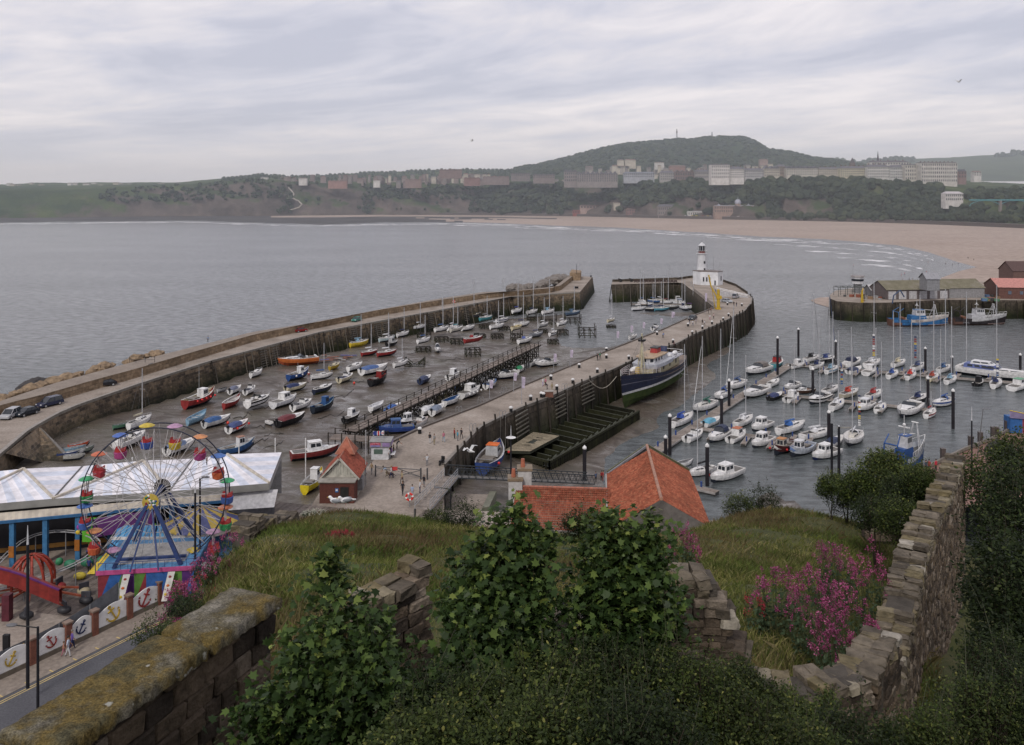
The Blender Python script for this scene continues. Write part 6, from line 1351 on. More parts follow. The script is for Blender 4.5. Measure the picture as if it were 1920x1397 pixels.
A_('yacht',1549,702,1570,693,8,'white yacht with pale blue rail cloth, lower side of the far row',mh=15,acc=LBLUE,stripe=LBLUE);A_('cruiser',1587,689,1613,679,9.5,'white cruiser stern-on under a big navy canopy',acc=(.012,.018,.05));A_('covered',1590,702,1615,694,7.5,'low white boat under a flat navy cover',acc=(.02,.03,.07))
A_('pilot',1621,706,1642,695,8,'white pilothouse boat right of the flat navy cover',acc=WHITE);A_('yacht',1624,690,1648,682,9.5,'white yacht dressed with a column of signal flags',mh=23,acc=W2);A_('yacht',1664,712,1683,701,8,'white yacht with blue crumpled cover, stern to the camera',mh=16,acc=(.03,.07,.25));A_('yacht',1676,689,1695,682,8.5,'white yacht with cream boom cover behind the far row',mh=16,acc=CREAM)
A_('yacht',1698,715,1717,702,8,'white yacht with bright red sail cover, stern to the camera',mh=14,acc=(.45,.04,.03));A_('yacht',1711,697,1734,688,9,'white yacht with striped flags up its stay and navy cover',mh=19,acc=(.04,.06,.14));A_('yacht',1739,718,1759,706,8,'cream yacht with rust-red cover, lower side of the far row',CREAM,mh=19,acc=(.3,.06,.04));A_('yacht',1760,700,1781,692,8.5,'white yacht with blue tent cover behind the far row',mh=21,acc=(.04,.09,.2))
A_('yacht',1773,722,1792,711,8,'white yacht with dark blue waterline and bundled blue sail',mh=18,acc=LBLUE,anti=NAVY);A_('yacht',1795,702,1824,690,10,'long white yacht left of the big blue-windowed motor yacht',mh=20,acc=W2);A_('pilot',1827,725,1843,718,5.5,'small black-topped boat with outboard',BLACK,cab=BLACK,acc=BLACK)
A_('yacht',1859,732,1876,716,8.5,'white yacht with navy boom cover below the big motor yacht',mh=24,acc=NAVY);A_('pilot',1896,734,1925,724,9,'white workboat with pale green roof at the right edge',acc=(.12,.3,.18),anti=BLACK)
t=A_('cruiser',1828,704,1912,715,19,'big white motor yacht with blue wrap-around windows',acc=WHITE,B=5);cabin(t,'saloon',-7.6,1.5,3.9,3.2,2.0,3.3,(.1,.13,.3),rake=(1.4,.2),nwin=4);cabin(t,'upper_deck',-6,-.5,3.2,2.6,3.3,4.1,W2,rake=(1.2,.3),nwin=2)
def flagstring(px,py0,py1,ref_py,lb,sl=0):
 Y=P(px,ref_py,0).y;t=thing('signal_flags',lb,'flags',D(px,py0,Y));g=random.Random(px);k=int((py1-py0)/4.2);m=MB();m.tube((0,0,0),(sl,0,-(py1-py0)*Y/F),.02,GREY,n=3);m.build('halyard',t)
 for i in range(k):z=-(i+.1)*4.2*Y/F;x=sl*i/k;s=3*Y/F;m=MB();m.face([(x,0,z),(x+s*1.4,-.1,z-.06),(x+s*1.4,-.1,z-s),(x,0,z-s)],g.choice([RED,WHITE,BLUE,NAVY,YEL,WHITE,RED]));m.build('flag',t)
flagstring(1636,626,672,686,'column of signal flags flying from the tallest dressed yacht');flagstring(1714,630,676,692,'string of red white and blue flags on the navy-covered yacht');flagstring(1576,692,724,744,'string of red flags above the orange-covered yacht');flagstring(1609,740,800,826,'string of union flags above the broad cream-white yacht');flagstring(1868,672,706,726,'flag string on the yacht by the big motor yacht')
# ---------------------------------------------------------------- vehicles on the outer pier
def car(px,py,px2,py2,c,lb,L=4.3,Wd=1.75,hh=1.45,est=0,z=None):
 z=z or(ZO if px<900 else Z9)
 a,b=P(px,py,z),P(px2,py2,z);rz=math.atan2(b.y-a.y,b.x-a.x);p=(a+b)/2;t=thing('parked_car',lb,'car',p,rz);cm=paint(c,.25,.08,.5);w=Wd/2;s=L/4.3
 prof=[(-2.12,.35),(-2.15,.75),(-2.02,.92),(-1.2+(-.6 if est else 0),.95),(1.0,.93),(1.9,.8),(2.12,.6),(2.14,.33)]
 m=MB();A=[(x*s,-w,z_)for x,z_ in prof];Bq=[(x*s,w,z_)for x,z_ in prof];n=len(prof)
 for i in range(n):j=(i+1)%n;m.mesh([A[i],A[j],Bq[j],Bq[i]],[(0,1,2,3)],cm)
 m.mesh(A,[tuple(range(n))[::-1]],cm);m.mesh(Bq,[tuple(range(n))],cm);m.build('body',t)
 xr=-2.0 if est else-1.75;top=[((xr+.25 if est else xr+.65)*s,-w*.8),(.35*s,-w*.8),(.35*s,w*.8),((xr+.25 if est else xr+.65)*s,w*.8)];bot=[(xr*s,-w*.95),(1.15*s,-w*.95),(1.15*s,w*.95),(xr*s,w*.95)]
 m=MB();lo=[(x,y,.92)for x,y in bot];hi=[(x,y,hh-.04)for x,y in top];m.mesh(lo+hi,[(0,1,5,4),(1,2,6,5),(2,3,7,6),(3,0,4,7)],'glass');m.build('window',t)
 m=MB();m.mesh([(x,y,hh-.05)for x,y in top]+[(x,y,hh)for x,y in top],[(4,5,6,7),(0,1,5,4),(1,2,6,5),(2,3,7,6),(3,0,4,7)],cm)
 for i in(0,1,2,3):m.tube(lo[i],hi[i],.06,cm,n=4)
 for sd in(-1,1):m.tube((-.35*s,sd*w*.95,.92),(-.4*s,sd*w*.81,hh-.04),.05,cm,n=4)
 m.build('roof',t)
 for x in(-1.32,1.32):
  for sd in(-1,1):m=MB();m.tube((x*s,sd*(w-.2),.33),(x*s,sd*(w+.02),.33),.33,(.02,.02,.02),n=12);wh=m.build('wheel',t);m=MB();m.tube((x*s,sd*(w+.01),.33),(x*s,sd*(w+.035),.33),.2,LGREY,n=10);m.build('rim',wh)
 for sd in(-1,1):m=MB();m.box((2.08*s,sd*w*.72,.68),(.12,.35,.14),(.6,.6,.6));m.build('headlight',t);m=MB();m.box((-2.12*s,sd*w*.78,.75),(.1,.25,.2),(.25,.02,.02));m.build('tail_light',t)
 return t
car(35,776,4,790,(.35,.35,.37),'silver estate car, leftmost on the outer pier',4.6,1.85,1.65,1);car(66,774,34,783,(.02,.025,.035),'black saloon between the silver estate and the dark people carrier',4.4);car(110,757,76,765,(.03,.035,.07),'dark blue people carrier parked on the outer pier',4.7,1.9,1.75,1)
car(213,722,182,726,(.02,.02,.025),'black soft-top car parked by the parapet of the outer pier',4.4);car(380,661,366,671,(.02,.025,.04),'dark hatchback in front of the black van on the outer pier',4.2);car(404,655,397,665,(.02,.022,.025),'black van-like car behind the dark hatchback',4.5,1.85,1.85,1)
car(552,624,575,621,(.2,.02,.02),'red hatchback alone halfway along the outer pier',4.0);car(677,600,660,605,(.03,.16,.13),'green car on the outer pier near the hanging blue float',4.2,est=1);car(1355,566,1370,568,(.33,.35,.38),'silver car parked beside the yellow harbour crane',4.5)
car(1374,561,1384,557,(.3,.3,.32),'pale van tucked under the lighthouse ramp behind the silver car',4.4,1.8,1.9,1);car(1303,598,1294,601,(.04,.05,.06),'dark car amid people on the broad pier near the lighthouse',4.2)
# ---------------------------------------------------------------- pier furniture
def bollard(px,py,lb,z=Z9):
 t=thing('bollard',lb,'bollard',P(px,py,z),0,'white-topped bollards on the broad pier');m=MB();m.tube((0,0,0),(0,0,.75),.3,BLACK,n=8);m.build('post',t);m=MB();m.loft([circ(.36,.75,8),circ(.36,.95,8),circ(.2,1.1,8)],WHITE);m.build('cap',t)
for px,py in[(787,813),(958,773),(995,751),(1019,746),(1044,731),(1033,712),(1074,719),(1086,690),(1120,699),(1137,659),(1179,674),(1137,672),(1262,643),(1298,627),(1317,617),(1335,608),(1356,601),(1366,593),(1391,574),(1364,572),(1232,628),(1290,612),(1015,745)]:bollard(px,py,'squat black bollard with a white top on the broad pier')
def hoops(px,py,lb,i):
 p=P(px,py,Z9);t=thing('ladder',lb,'ladder',p,0,'hooped ladder tops along the broad pier');m=MB()
 for x in(-.3,.3):m.path([(x-.3,-.1,0),(x-.3,-.1,1.0),(x-.1,-.1,1.3),(x+.1,-.1,1.3),(x+.2,-.1,1.0),(x+.2,-.1,.0)],.05,GREY,4)
 m.build('hoop',t);m=MB();s=-1 if i else 1
 for x in(-.45,.45):m.tube((x,-.5*(1 if i else-1),.2),(x,-1.2*(1 if i else-1),-7.5),.07,(.12,.11,.1),n=4)
 m.build('stile',t)
for px,py,i in[(902,757,0),(945,738,0),(988,720,0),(1032,701,0),(1068,687,0),(1122,663,0),(1181,642,0),(1147,655,0),(861,775,0),(1059,731,1),(943,783,1),(887,808,1)]:hoops(px,py,'grey hooped ladder head at the edge of the broad pier',i)
def lampstaff(px,py,h,lb,kind='banner',z=Z9):
 t=thing('banner_pole' if kind=='banner' else 'street_lamp',lb,'flagpole' if kind=='banner' else 'lamp',P(px,py,z));m=MB();m.tube((0,0,0),(0,0,h),.06,(.3,.3,.32),.04);m.build('pole',t)
 if kind=='banner':m=MB();k=6;m.loft([[(.06,0,h-.1-i*h*.08),(.65+.08*math.sin(i),-.1*math.sin(i*1.3),h-.15-i*h*.08)]for i in range(k)],(.46,.4,.5),closed=False);m.build('banner',t)
 return t
for i,(px,py,h)in enumerate([(978,758,5.3),(1038,700,4.5),(1069,690,4.3),(1156,652,4.4),(1182,640,4.4),(1205,632,4.3),(1238,622,4),(1259,611,4.4),(1261,610,4.2),(963,735,4),(918,750,4),(1322,588,7)]):lampstaff(px,py,h,'slim pole with a pale lilac feather banner on the broad pier')['group']='lilac banner poles on the broad pier'
t=thing('gate','wide metal swing gate with a red sign across the near end of the pier','gate',P(704,893,Z9));pR=P(789,899,Z9)-Vector(t.location);mt_=(.07,.07,.075)
for nm,q in(('post',(0,0,0)),('post',(pR.x,pR.y,0)),('post',(pR.x+.9,pR.y,0))):m=MB();m.tube(q,(q[0],q[1],1.6),.12,mt_,n=6);m.build(nm,t)
m=MB();m.tube((0,0,1.35),(pR.x,pR.y,1.35),.06,mt_);m.tube((0,0,1.2),(pR.x*.45,pR.y*.45,.95),.05,mt_);m.tube((pR.x,pR.y,.35),(pR.x*.5,pR.y*.5,1.3),.05,mt_);m.tube((pR.x*.5,pR.y*.5,.9),(pR.x,pR.y,.35),.04,mt_);m.tube((pR.x*.55,pR.y*.55,.35),(pR.x,pR.y,1.3),.05,mt_);m.build('bar',t)
m=MB();m.box((pR.x*.43,pR.y*.43-.08,1.3),(.8,.04,.5),(.5,.05,.05));m.build('sign',t)
t=thing('kiosk','white ticket kiosk with union flag and purple signboards at the near end of the pier','kiosk',P(713,862,Z9));wk=paint((.52,.52,.54),.6)
m=MB();m.box((0,1.2,1.35),(2.7,2.4,2.7),wk);m.build('wall',t);m=MB();m.box((0,1.2,3.25),(3.1,2.8,1.1),(.3,.29,.31));m.build('fascia',t)
m=MB();m.box((-.7,-.25,3.3),(1.5,.06,.8),(.42,.03,.08));m.box((-.7,-.29,3.05),(1.4,.06,.35),(.2,.18,.35));m.box((.9,-.25,3.3),(1.1,.06,.8),(.24,.17,.33));m.build('signboard',t)
m=MB();m.box((1.62,1.2,3.3),(.06,2.4,.8),(.2,.16,.3));m.build('side_signboard',t);m=MB();m.box((-.3,-.03,1.75),(1.3,.08,1.0),(.08,.12,.1));m.build('poster',t);m=MB();m.box((1.38,1.1,1.6),(.08,1.8,1.1),(.04,.04,.05));m.build('hatch',t);m=MB();m.box((1.75,1.1,1.0),(.7,1.9,.08),WHITE);m.build('counter',t);m=MB();m.box((0,1.2,3.9),(3.3,3.0,.12),(.25,.24,.23));m.build('roof',t)
add_text(t,'CRUISE TIMES',(-1.4,-.33,3.45),.22,(.7,.7,.7));add_text(t,'BOAT TRIPS',(1.66,.3,3.15),.36,(.65,.5,.7),(R(90),0,R(90)))
t.scale=(1,1,.7);fl=MB();fx,fy,fz=.4,1.2,4.0;fl.tube((fx,fy,fz),(fx,fy,fz+1.9),.04,GREY)
fo=fl.build('flagstaff',t);m=MB();ww,hh_=1.7,.95;y=fy-.03;x0=fx-ww;z0=fz+.75
def fq(pts,c,dy):m.face([(x0+u*ww,y-dy-.12*math.sin(u*5),z0+v*hh_)for u,v in pts],c)
for i in range(6):fq([(i/6,0),((i+1)/6,0),((i+1)/6,1),(i/6,1)],(.03,.05,.2),0)
fq([(0,0),(.14,0),(1,.86),(1,1),(.86,1),(0,.14)],WHITE,.01);fq([(0,1),(0,.86),(.86,0),(1,0),(1,.14),(.14,1)],WHITE,.012);fq([(.38,0),(.62,0),(.62,1),(.38,1)],WHITE,.016);fq([(0,.33),(1,.33),(1,.67),(0,.67)],WHITE,.018)
fq([(0,.02),(.9,.95),(.95,.9),(.05,0)],(.45,.02,.03),.014);fq([(.44,0),(.56,0),(.56,1),(.44,1)],(.45,.02,.03),.022);fq([(0,.41),(1,.41),(1,.59),(0,.59)],(.45,.02,.03),.024);m.build('union_flag',fo)
M['redtile']=m_rnd('red_plain_tile',[(0,(.22,.055,.035)),(1,(.3,.08,.05))],.8,4,.3);M['pantile']=m_rnd('clay_pantile',[(0,(.18,.05,.03)),(.6,(.26,.08,.045)),(1,(.23,.095,.06))],.8,2.5,.4,.6)
def tiles(mb,o_,u,v,nu,nv,mat,lift=.03,wave=0):
 """courses of roof tiles as real overlapping strips; u across, v up the slope"""
 n_=u.cross(v).normalized()
 if n_.z<0:n_=-n_
 for j in range(nv):
  for i in range(nu):
   a=o_+u*(i/nu)+v*(j/nv);b=o_+u*((i+1)/nu)+v*(j/nv);c=b+v/nv;d=a+v/nv
   if wave:
    md=(a+b)/2+n_*wave;mu=(c+d)/2+n_*wave;mb.mesh([a+n_*lift,md+n_*lift,b+n_*lift,c,mu,d],[(0,1,4,5),(1,2,3,4)],mat);
   else:mb.mesh([a+n_*lift,b+n_*lift,c,d],[(0,1,2,3)],mat)
t=thing('toilet_block','small brick and cream boarded building with cross-gabled red tiled roof beside the pier gate','building',P(599,944,Z9));br=m_ground('dark_red_brick',[(.085,.03,.025),(.12,.045,.035)],2,8);cmb=paint((.4,.39,.34),.8,.2,1.5)
pr=P(664,944,Z9)-Vector(t.location);Wb=pr.x;Dp=7.8
m=MB();m.box((Wb/2,1.2,1.35),(Wb,2.4,2.7),br);m.box((Wb/2,Dp/2+1.0,1.4),(Wb-.1,Dp-1.9,2.8),cmb);m.build('wall',t);m=MB();m.box((Wb/2,1.1,2.76),(Wb+.3,2.6,.16),(.3,.28,.25));m.build('porch_roof',t)
m=MB();m.box((Wb*.72,-.04,1.1),(Wb*.24,.1,2.0),(.02,.02,.02));m.build('doorway',t);m=MB();m.box((Wb*.5,-.05,1.7),(.4,.06,.5),(.06,.15,.35));m.build('toilet_sign',t);m=MB();m.box((Wb*.5,-.09,1.74),(.26,.03,.17),WHITE);m.build('toilet_symbol',t)
y0,y1,z0,z1=1.8,Dp,2.85,5.7;ym=(y0+y1)/2
m=MB();mx=Wb/2;ap=Vector((mx,y0,z1-.5));m.face([(.15,y0+.05,z0),(Wb-.15,y0+.05,z0),(mx,y0+.05,z1-.75)],cmb)
for i in range(9):xx=.4+i*(Wb-.8)/8;hg=(1-abs(xx-mx)/mx)*(z1-.75-z0);m.box((xx,y0,z0+hg/2),(.1,.05,max(hg-.1,.05)),(.45,.43,.38))
m.box((mx,y0-.02,z0+.05),(Wb,.12,.3),(.42,.4,.35));m.build('gable',t)
m=MB()
for s in(-1,1):
 e=Vector((mx+s*(mx+.35),y0-.35,z0-.25));tp=Vector((mx,y0-.35,z1-.35));m.tube(e,tp,.14,(.42,.4,.35),n=4)
m.build('bargeboard',t)
m=MB();e0=Vector((-.35,y0+.9,z0-.2));
tiles(m,Vector((-.4,ym-3.2,z0-.2)),Vector((0,6.4,0)),Vector((mx+.4,0,z1-z0-.1)),26,18,M['redtile']);tiles(m,Vector((Wb+.4,ym-3.2,z0-.2)),Vector((0,6.4,0)),Vector((-mx-.4,0,z1-z0-.1)),26,18,M['redtile'])
m.build('main_roof',t);m=MB()
lo_,hi_=Vector((-.35,y0-.45,z0-.3)),Vector((mx,y0-.45,z1-.35))
for s in(-1,1):
 b0=Vector((mx+s*(mx+.35),y0-.45,z0-.3));up_=Vector((-s*(mx+.35),0,z1-.05-z0));n_u,n_v=22,16
 tiles(m,b0,Vector((0,3.0,0)),up_,12,n_v,paint((.34,.13,.085),.8))
m.tube((mx,y0-.5,z1-.33),(mx,y0+2.6,z1-.33),.1,(.3,.12,.08));m.build('front_roof',t)
m=MB();tt=Vector((mx,y1-1.2,z1+1.0));
for q in range(4):a_=[(-1.3,-1.3),(1.3,-1.3),(1.3,1.3),(-1.3,1.3)];p0,p1=a_[q],a_[(q+1)%4];m.face([(mx+p0[0],y1-1.2+p0[1],z1-1.0),(mx+p1[0],y1-1.2+p1[1],z1-1.0),tt],paint((.32,.11,.07),.8));m.tube((mx+p0[0],y1-1.2+p0[1],z1-1.0),tt,.09,(.36,.17,.12))
m.build('cupola',t)
m=MB();m.box((Wb+.25,3.5,1.5),(.7,1.6,1.5),GREY);m.build('meter_box',t);m=MB();m.tube((Wb+.3,7.0,0),(Wb+.3,7.0,7.5),.07,LGREY);m.build('vent_pipe',t)
def gull(p,rz,lb,fly=False,s=1.0):
 t=thing('seagull',lb,'seagull',p,rz);t.scale=(s,s,s);m=MB();m.ball((0,0,.2),.13,WHITE,8,6,(2.0,.85,.85));m.ball((.24,0,.33),.07,WHITE,7,5,(1.2,.9,.9));m.tube((-.2,0,.2),(-.42,0,.2),.07,WHITE,.03,5);m.tube((.14,0,.24),(.24,0,.33),.07,WHITE,.06,6);m.build('body',t)
 m=MB();m.tube((.3,0,.33),(.39,0,.31),.02,(.5,.35,.05),.008,4);m.build('beak',t)
 if fly:
  for q in(-1,1):m=MB();m.loft([[(.12,q*.05,.24),(-.1,q*.05,.22)],[(.16,q*.4,.5),(-.08,q*.4,.48)],[(.02,q*.75,.42),(-.1,q*.75,.4)]],(.5,.5,.5),closed=False);m.build('wing',t)
 else:
  for q in(-1,1):m=MB();m.ball((-.08,q*.1,.23),.1,(.25,.26,.28),7,5,(2.2,.35,.8));m.build('wing',t);m=MB();m.tube((0,q*.05,.12),(0,q*.05,0),.012,(.4,.2,.2),n=4);m.build('leg',t)
t=thing('gangway','dark lattice gangway bridge sloping to the marina pontoon in front of the gridiron','gangway');a,b=P(846,893,8.6),P(1108,905,2.4);d=b-a;n_=Vector((-d.y,d.x,0)).normalized()*.9;gm=paint((.035,.04,.045),.5)
m=MB();m.mesh([a-n_,b-n_,b+n_,a+n_],[(0,1,2,3)],(.14,.13,.12));m.build('deck',t)
for s in(-1,1):
 m=MB();k=22;up=Vector((0,0,1.35));m.tube(a+n_*s,b+n_*s,.1,gm,n=4);m.tube(a+n_*s+up,b+n_*s+up,.09,gm,n=4);m.tube(a+n_*s+up*.5,b+n_*s+up*.5,.04,gm,n=4)
 for i in range(k):m.tube(a.lerp(b,i/k)+n_*s,a.lerp(b,(i+.5)/k)+n_*s+up,.05,gm,n=4);m.tube(a.lerp(b,(i+.5)/k)+n_*s+up,a.lerp(b,(i+1)/k)+n_*s,.05,gm,n=4)
 m.build('truss',t)
t=thing('access_ramp','grey metal ramp with long handrails running down along the quay edge to the gangway','ramp');a,b=P(792,955,9.4),P(846,893,8.9);d=b-a;n_=Vector((-d.y,d.x,0)).normalized()*.95
m=MB();k=40
for i in range(k):q=a.lerp(b,i/k);r_=a.lerp(b,(i+.9)/k);m.mesh([q-n_,q+n_,r_+n_,r_-n_],[(0,1,2,3)],M['pontoon'])
m.mesh([a-n_-Vector((0,0,.3)),b-n_-Vector((0,0,.3)),b-n_,a-n_],[(0,1,2,3)],(.3,.3,.31));m.build('deck',t)
for s in(-1,1):
 m=MB()
 for hgt in(.4,.75,1.1):m.tube(a+n_*s+Vector((0,0,hgt)),b+n_*s+Vector((0,0,hgt)),.035,(.3,.31,.33),n=4)
 for i in range(9):q=a.lerp(b,i/8)+n_*s;m.tube(q,q+Vector((0,0,1.1)),.04,(.3,.31,.33),n=4)
 m.build('handrail',t)
for i in range(4):m=MB();q=a.lerp(b,i/3)+n_;m.tube(q,(q.x,q.y,2.5),.15,(.06,.06,.06),n=5);m.build('leg',t)
boat('fisher',905,893,936,858,10.5,'blue-hulled harbour boat with bright orange wheelhouse roof behind the gangway',(.03,.06,.2),deck=(.25,.22,.2),acc=(.6,.13,.02),cab=(.42,.42,.43),B=4.2,trim=(.4,.4,.42),fend=2)
t=thing('slipway','concrete slipway wall running out between the ramp and the red-roofed building','slipway');m=MB();A4=[P(850,925,5.5),P(918,927,5.0),P(905,968,5.5),P(840,962,6)];m.face([*A4],M['deck']);m.mesh([P(918,921,6),P(931,921,6),P(917,950,6.5),P(904,952,6.5)]+[P(918,921,6)-Vector((0,0,4)),P(931,921,6)-Vector((0,0,4)),P(917,950,6.5)-Vector((0,0,4)),P(904,952,6.5)-Vector((0,0,4))],[(0,1,2,3),(0,3,7,4),(1,5,6,2),(0,4,5,1),(2,6,7,3)],(.15,.15,.11));m.build('ramp',t)
# ---------------------------------------------------------------- red tiled buildings
t=thing('tiled_house','tall building with steep orange-red pantiled roof in front of the marina','house');zE,zR=14.8,18.0
Rb,Rf=P(1213,836,zR),P(1240,937,zR);Lb2,Lf=P(1138,888,zE),P(1141,992,zE);Rr,Rfr=P(1293,884,zE),P(1334,990,zE)
M['tile2']=m_rnd('orange_plain_tile',[(0,(.22,.055,.028)),(.5,(.28,.08,.042)),(1,(.33,.115,.062))],.9,2.2,.4,.8)
m=MB();tiles(m,Lf,Lb2-Lf,Rf-Lf,60,34,M['tile2'],.035);m.build('left_roof',t);m=MB();tiles(m,Rfr,Rr-Rfr,Rf-Rfr,60,34,M['tile2'],.035);m.build('right_roof',t)
m=MB();k=26
for i in range(k):a_,b_=Rf.lerp(Rb,i/k),Rf.lerp(Rb,(i+.93)/k);m.tube(a_+Vector((0,0,.08)),b_+Vector((0,0,.08)),.17,(.36,.19,.13),n=7)
m.build('ridge_tiles',t)
m=MB();dn=Vector((0,0,-7));gwall=paint((.14,.125,.115),.9,.3,1.2)
m.face([Lf+dn,Rfr+dn,Rfr,Rf,Lf],gwall);m.face([Lb2+dn,Rr+dn,Rr,Rb,Lb2],gwall);m.face([Lf+dn,Lf,Lb2,Lb2+dn],gwall);m.face([Rfr+dn,Rfr,Rr,Rr+dn],gwall);m.build('wall',t)
m=MB();m.tube(Lb2+Vector((0,.1,.12)),Rb+Vector((0,.1,.12)),.16,(.1,.1,.06),n=4);m.tube(Rr+Vector((0,.1,.12)),Rb+Vector((0,.1,.12)),.16,(.09,.09,.05),n=4);m.tube(Lb2+Vector((.1,-.2,.06)),Rb+Vector((0,-.2,.06)),.16,(.2,.2,.22),n=4);m.build('verge',t)
m=MB();m.tube(Lf+Vector((-.1,0,-.1)),Lb2+Vector((-.1,0,-.1)),.1,(.35,.34,.33),n=5);m.build('gutter',t)
t=thing('tiled_cottage','low building with pantiled roof and two white chimneys left of the tall tiled house','cottage');a,b=P(968,913,15.6),P(1139,918,15.6);e0,e1=D(958,990,a.y*.86),D(1142,996,b.y*.86)
e0.z=e1.z=11.6;e0=P(956,992,12.6);e1=P(1141,998,12.6)
m=MB();tiles(m,e0,e1-e0,a-e0,44,18,M['pantile'],.05,.07);m.build('roof',t);m=MB();bk=Vector((0,5,-3));m.face([a,b,b+bk,a+bk],M['pantile']);m.build('rear_roof',t)
m=MB()
for i in range(20):m.tube(a.lerp(b,i/20)+Vector((0,0,.08)),a.lerp(b,(i+.93)/20)+Vector((0,0,.08)),.15,(.33,.12,.08),n=6)
m.build('ridge_tiles',t);m=MB();m.face([e0+Vector((0,0,-.1)),e1+Vector((0,0,-.1)),(e1.x,e1.y,6),(e0.x,e0.y,6)],gwall);m.face([e0,(e0.x,e0.y,6),(a.x,a.y+5,6),a+bk,a],(.4,.38,.36));m.build('wall',t)
for q,nm in((a+Vector((-.1,.3,0)),'chimney'),(P(984,898,16.5)+Vector((0,1.0,0)),'chimney')):
 m=MB();m.box(q+Vector((0,0,-.9)),(1.5,1.5,3.4),(.42,.41,.4));m.box(q+Vector((0,0,.9)),(1.7,1.7,.25),(.2,.15,.1));c_=m.build(nm,t)
 m=MB();m.tube(q+Vector((-.2,0,1.0)),q+Vector((-.2,0,1.9)),.26,(.36,.12,.07),.2,8);m.build('chimney_pot',c_)
# ---------------------------------------------------------------- right-hand quay corner
rq=[(1690,905),(1745,872),(1808,842),(1860,822),(1890,806),(2060,770),(2100,900),(1760,960)]
plate('red_quay',rq,Z9+.02,m_ground('red_paving',[(.2,.115,.095),(.25,.15,.125)],.4,3),'structure');m=MB();wallstrip(m,dens(sm(rq[:6],Z9)),Z9,-1,M['quay2'],.6);tag(m.build('quayside'),'dark quayside below the red-paved corner at the right','quay')
t=thing('quay_beam','thick timber edge beam along the red-paved quay at the right','beam');m=MB();q_=[P(a_,c_,Z9+.35)for a_,c_ in rq[1:5]];m.path(q_,.28,(.16,.14,.115),4);m.build('beam',t)
for px,py in[(1768,862),(1820,838),(1838,830),(1862,820),(1868,820),(1888,808)]:
 t=thing('quay_post','stout weathered timber post at the edge of the red-paved quay','post',P(px,py,Z9),0,'timber posts on the red-paved quay');m=MB();m.box((0,0,.7),(.6,.6,1.9),(.075,.06,.055));m.build('shaft',t);m=MB();m.box((0,0,1.68),(.66,.66,.1),(.1,.085,.08));m.build('cap',t)
t=thing('ticket_hut','blue and cream ticket hut with purple fascia on the quay at the right edge','hut',P(1906,812,Z9));m=MB();m.box((0,1,1.3),(2.0,2,2.6),(.03,.11,.3));m.box((1.8,1,1.3),(1.6,2,2.6),(.25,.04,.05));m.build('wall',t);m=MB();m.mesh([(-1.3,-.3,2.6),(1.1,-.3,2.4),(2.8,-.3,2.8),(2.8,-.3,3.8),(1.1,-.3,3.3),(-1.3,-.3,3.8)],[(0,1,4,5),(1,2,3,4)],(.2,.17,.28));m.tube((-1.3,-.32,3.85),(1.1,-.32,3.35),.07,YEL);m.tube((1.1,-.32,3.35),(2.8,-.32,3.85),.07,YEL);m.build('fascia',t)
t=thing('net_pile','dark heap of nets on the red-paved quay','nets',P(1874,848,Z9));V0,F0=ico(2);g=random.Random(3);m=MB();m.mesh([(x*2.2*g.uniform(.8,1.15),y*1.6*g.uniform(.8,1.15),max(0,z*1.9*g.uniform(.75,1.2)))for x,y,z in V0],[tuple(f)for f in F0],m_ground('netting',[(.03,.035,.035),(.075,.07,.065)],1.5,9));m.build('heap',t)
for px,py,lb in[(1866,815,'bicycle leaning near the ticket hut, left one'),(1880,818,'bicycle leaning near the ticket hut, right one')]:
 t=thing('bicycle',lb,'bicycle',P(px,py,Z9),.3)
 for x in(-.55,.55):
  m=MB();m.path([(x+.33*math.cos(k*math.pi/5),0,.34+.33*math.sin(k*math.pi/5))for k in range(11)],.03,BLACK,4);m.build('wheel',t)
 m=MB();m.path([(-.55,0,.34),(-.1,0,.8),(.4,0,.85),(.55,0,.34)],.03,GREY,4);m.tube((-.1,0,.3),(-.15,0,.95),.03,GREY);m.build('frame',t)
t=thing('street_lamp','thin leaning lamp post with a flat arm head on the right-hand quay','lamp',P(1832,862,Z9));m=MB();hgt=95*t.location.y/F;m.tube((0,0,0),(.9,0,hgt),.07,(.1,.1,.1),.05);m.build('pole',t);m=MB();m.box((1.4,0,hgt+.02),(1.2,.25,.1),(.14,.14,.15));m.build('lamp_head',t)
def spikelamp(px,pyb,pyt,Yd,lb,name='street_lamp',zz=None,spike=1.9,r=.1,base=None):
 q=D(px,pyb,Yd);top=D(px,pyt,Yd);h=top.z-q.z;t=thing(name,lb,'lamp',q);m=MB();m.tube((0,0,0),(0,0,h-spike),r*1.25,(.014,.014,.018),r,8);m.build('pole',t);m=MB();m.tube((0,0,h-spike),(0,0,h),r*.8,(.5,.5,.52),.02,6);m.build('spike',t);return t,h-spike
t,h_=spikelamp(1822,905,762,P(1822,905,9).y,'tall black pole with a white spike top, right of the stone wall end');
t,h_=spikelamp(958,975,798,P(958,940,9).y,'black post with white spike and disc standing by the low tiled cottage',spike=1.7);m=MB();m.loft([circ(.2,h_+.1,10),circ(.65,h_+.2,10),circ(.2,h_+.35,10)],WHITE);m.build('lamp_disc',t)
t,h_=spikelamp(1573,898,797,P(1573,898,3).y,'pair of tall black posts standing in the water before the marina',spike=.2,r=.2);m=MB();m.tube((-.9,.6,0),(-.9,.6,h_+.3),.2,(.014,.014,.018),n=8);m.build('pole',t);m=MB();m.box((.8,0,h_-.2),(2.2,.2,.18),(.25,.24,.22));m.build('arm',t)
